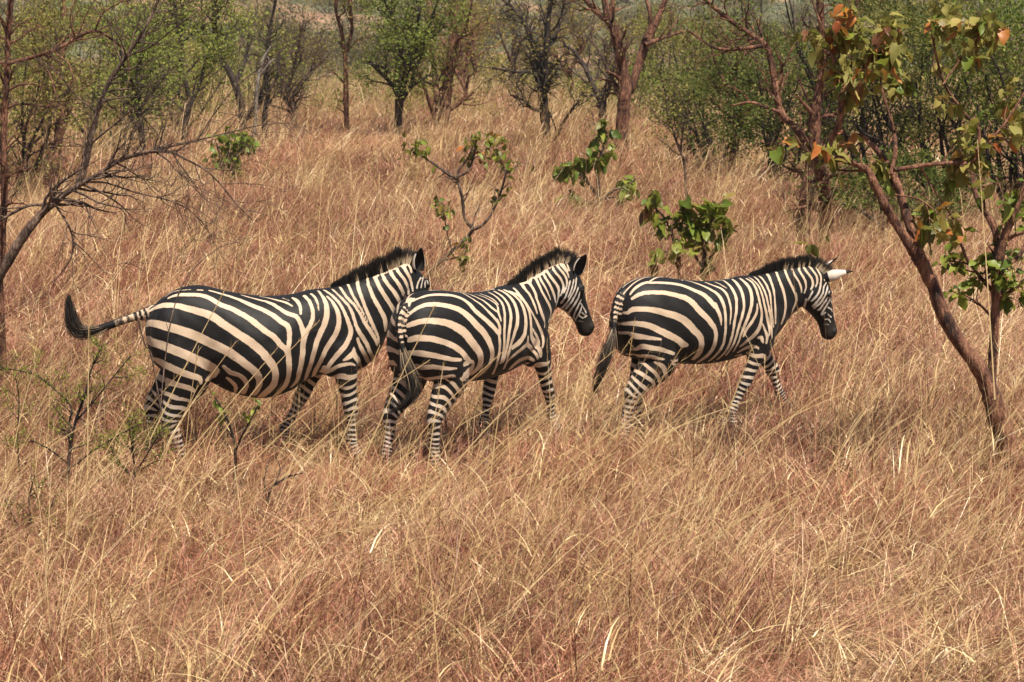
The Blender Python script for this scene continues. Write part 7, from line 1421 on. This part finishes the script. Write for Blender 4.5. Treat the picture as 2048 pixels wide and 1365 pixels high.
# ------------------------------------------------------------------ single tall straws that cross the picture near the zebras
def straws(rows, seed):
    r = np.random.default_rng(seed)
    parts = []
    for (x0, y0, x1, y1, bow, w, Y) in rows:
        a, b = P(x0, y0, Y), P(x1, y1, Y - 0.05)
        mid = (a + b) / 2 + np.array([0, 0, bow]) 
        pts = catmull(np.array([a, mid, b]), 8)
        n = len(pts); ww = np.linspace(1, 0.45, n) * w * Y / FPX * 0.5
        view = unit(np.array([0.15, -1.0, 0.2])); t = unit(np.gradient(pts, axis=0)); s = unit(np.cross(t, view))
        V = np.stack([pts - s * ww[:, None], pts + s * ww[:, None]], 1).reshape(-1, 3)
        i = 2 * np.arange(n - 1); F = np.stack([i, i + 1, i + 3, i + 2], 1)
        parts.append((V, F, np.full(len(V), r.uniform(0.45, 1.0))))
        # a loose panicle at the tip of most stems
        k = 26
        q = r.uniform(0.72, 1.0, k) * (n - 1); ii = np.minimum(q.astype(int), n - 2); f = (q - ii)[:, None]
        p = pts[ii] * (1 - f) + pts[ii + 1] * f
        d = unit(t[-1] + r.normal(0, 0.35, (k, 3)))
        parts.append(blades(p, d, r.uniform(0.03, 0.08, k), r.uniform(0, 0.4, k), np.full(k, 0.0022), r.uniform(0.0, 0.5, k), segs=2)[:3])
    V, F, T = merge(parts)
    me = mesh_np('tall_straws', V, F, False, [M_STRAW]); set_attr(me, 'tone', T)
    return tag(link('tall_straws', me), 'long single straws leaning across the zebras', 'grass', kind='stuff')
ROWS = [(175, 960, 178, 640, 0.03, 2.6, 12.9), (160, 1000, 300, 760, 0.02, 3.0, 12.8), (300, 880, 460, 560, 0.02, 2.6, 13.2), (330, 960, 560, 690, 0.0, 2.6, 13.2), (420, 900, 640, 640, 0.05, 2.4, 13.3), (470, 960, 700, 760, 0.04, 2.6, 13.1), (560, 960, 860, 720, 0.06, 2.4, 12.9),
        (700, 980, 870, 610, 0.02, 2.8, 12.9), (640, 990, 760, 690, 0.0, 2.6, 12.8), (760, 980, 1010, 700, 0.08, 2.8, 12.9), (840, 1010, 1180, 690, 0.10, 2.8, 12.8), (900, 990, 1180, 760, 0.07, 2.6, 13.0), (940, 980, 1230, 700, 0.06, 2.6, 13.1), (980, 960, 1010, 760, 0.05, 2.4, 13.2), (1060, 1000, 1110, 850, 0.0, 2.4, 12.9),
        (1130, 930, 1420, 770, 0.06, 2.6, 13.9), (1200, 960, 1500, 800, 0.08, 2.6, 13.6), (1290, 960, 1400, 780, 0.03, 2.4, 14.0), (1420, 960, 1700, 780, 0.08, 2.6, 13.8), (1500, 900, 1740, 740, 0.05, 2.4, 14.2), (1610, 740, 1585, 540, 0.0, 2.2, 14.6), (1700, 980, 1850, 770, 0.02, 2.6, 13.0), (1990, 800, 1955, 280, 0.03, 2.8, 12.6), (1230, 900, 1270, 640, 0.0, 2.2, 14.4),
        (480, 1330, 820, 960, 0.05, 3.2, 11.3), (240, 1360, 440, 1060, 0.03, 3.4, 11.0), (620, 1350, 1030, 1080, 0.12, 3.0, 11.2), (1000, 1340, 1220, 920, 0.0, 3.2, 11.4), (1180, 1330, 1520, 1010, 0.06, 3.2, 11.3), (1280, 1300, 1420, 880, 0.0, 3.0, 11.6), (1600, 1340, 1640, 1050, 0.02, 3.0, 11.2), (1840, 1350, 2010, 900, 0.0, 3.2, 11.2), (90, 1200, 200, 860, 0.0, 3.0, 11.8), (300, 1250, 330, 880, 0.02, 2.8, 11.8), (520, 1150, 830, 900, 0.06, 2.8, 12.0), (760, 1240, 1060, 1000, 0.06, 2.8, 11.8), (880, 1150, 1240, 900, 0.08, 2.6, 12.2), (1320, 1160, 1640, 960, 0.06, 2.6, 12.2), (1680, 1180, 1900, 1000, 0.04, 2.6, 12.2), (1960, 1240, 2060, 960, 0.0, 3.0, 11.6), (20, 1330, 120, 1100, 0.0, 3.2, 11.0)]
rs_ = np.random.default_rng(31)
for k in range(150):       # more of the same, leaning with the wind
    Yk = rs_.uniform(10.4, 17.5); xk = rs_.uniform(-1, 1) * (Yk * 0.26 + 0.4); Lk = rs_.uniform(0.65, 1.2); ak = rs_.normal(0.62, 0.30)
    g0 = np.array([xk, Yk, float(ground_z(xk, Yk))]); g1 = g0 + np.array([math.sin(ak), 0, math.cos(ak)]) * Lk
    a_, b_ = to_px(g0), to_px(g1)
    ROWS.append((a_[0], a_[1], b_[0], b_[1], rs_.uniform(0.0, 0.10), rs_.uniform(1.6, 2.8) * 12.5 / Yk, Yk))
straws(ROWS, 9)

# ------------------------------------------------------------------ thin dry-season haze
hm = bpy.data.materials.new('dry_haze'); hm.use_nodes = True
ht = hm.node_tree; ht.nodes.clear()
ho = ht.nodes.new('ShaderNodeOutputMaterial'); hv = ht.nodes.new('ShaderNodeVolumePrincipled')
hv.inputs['Color'].default_value = (0.80, 0.84, 0.90, 1); hv.inputs['Density'].default_value = 0.00028; hv.inputs['Anisotropy'].default_value = 0.2
ht.links.new(hv.outputs[0], ho.inputs['Volume'])
x0, x1, y0, y1, z0, z1 = -450, 450, -70, 1030, -14, 85
HV = np.array([(x, y, z) for z in (z0, z1) for y in (y0, y1) for x in (x0, x1)], float)
HF = np.array([(0, 2, 3, 1), (4, 5, 7, 6), (0, 1, 5, 4), (1, 3, 7, 5), (3, 2, 6, 7), (2, 0, 4, 6)])
haze = link('haze', mesh_np('haze', HV, HF, False, [hm]))
tag(haze, 'thin dry season haze over the whole valley', 'haze', kind='stuff')
scene.cycles.volume_bounces = 0
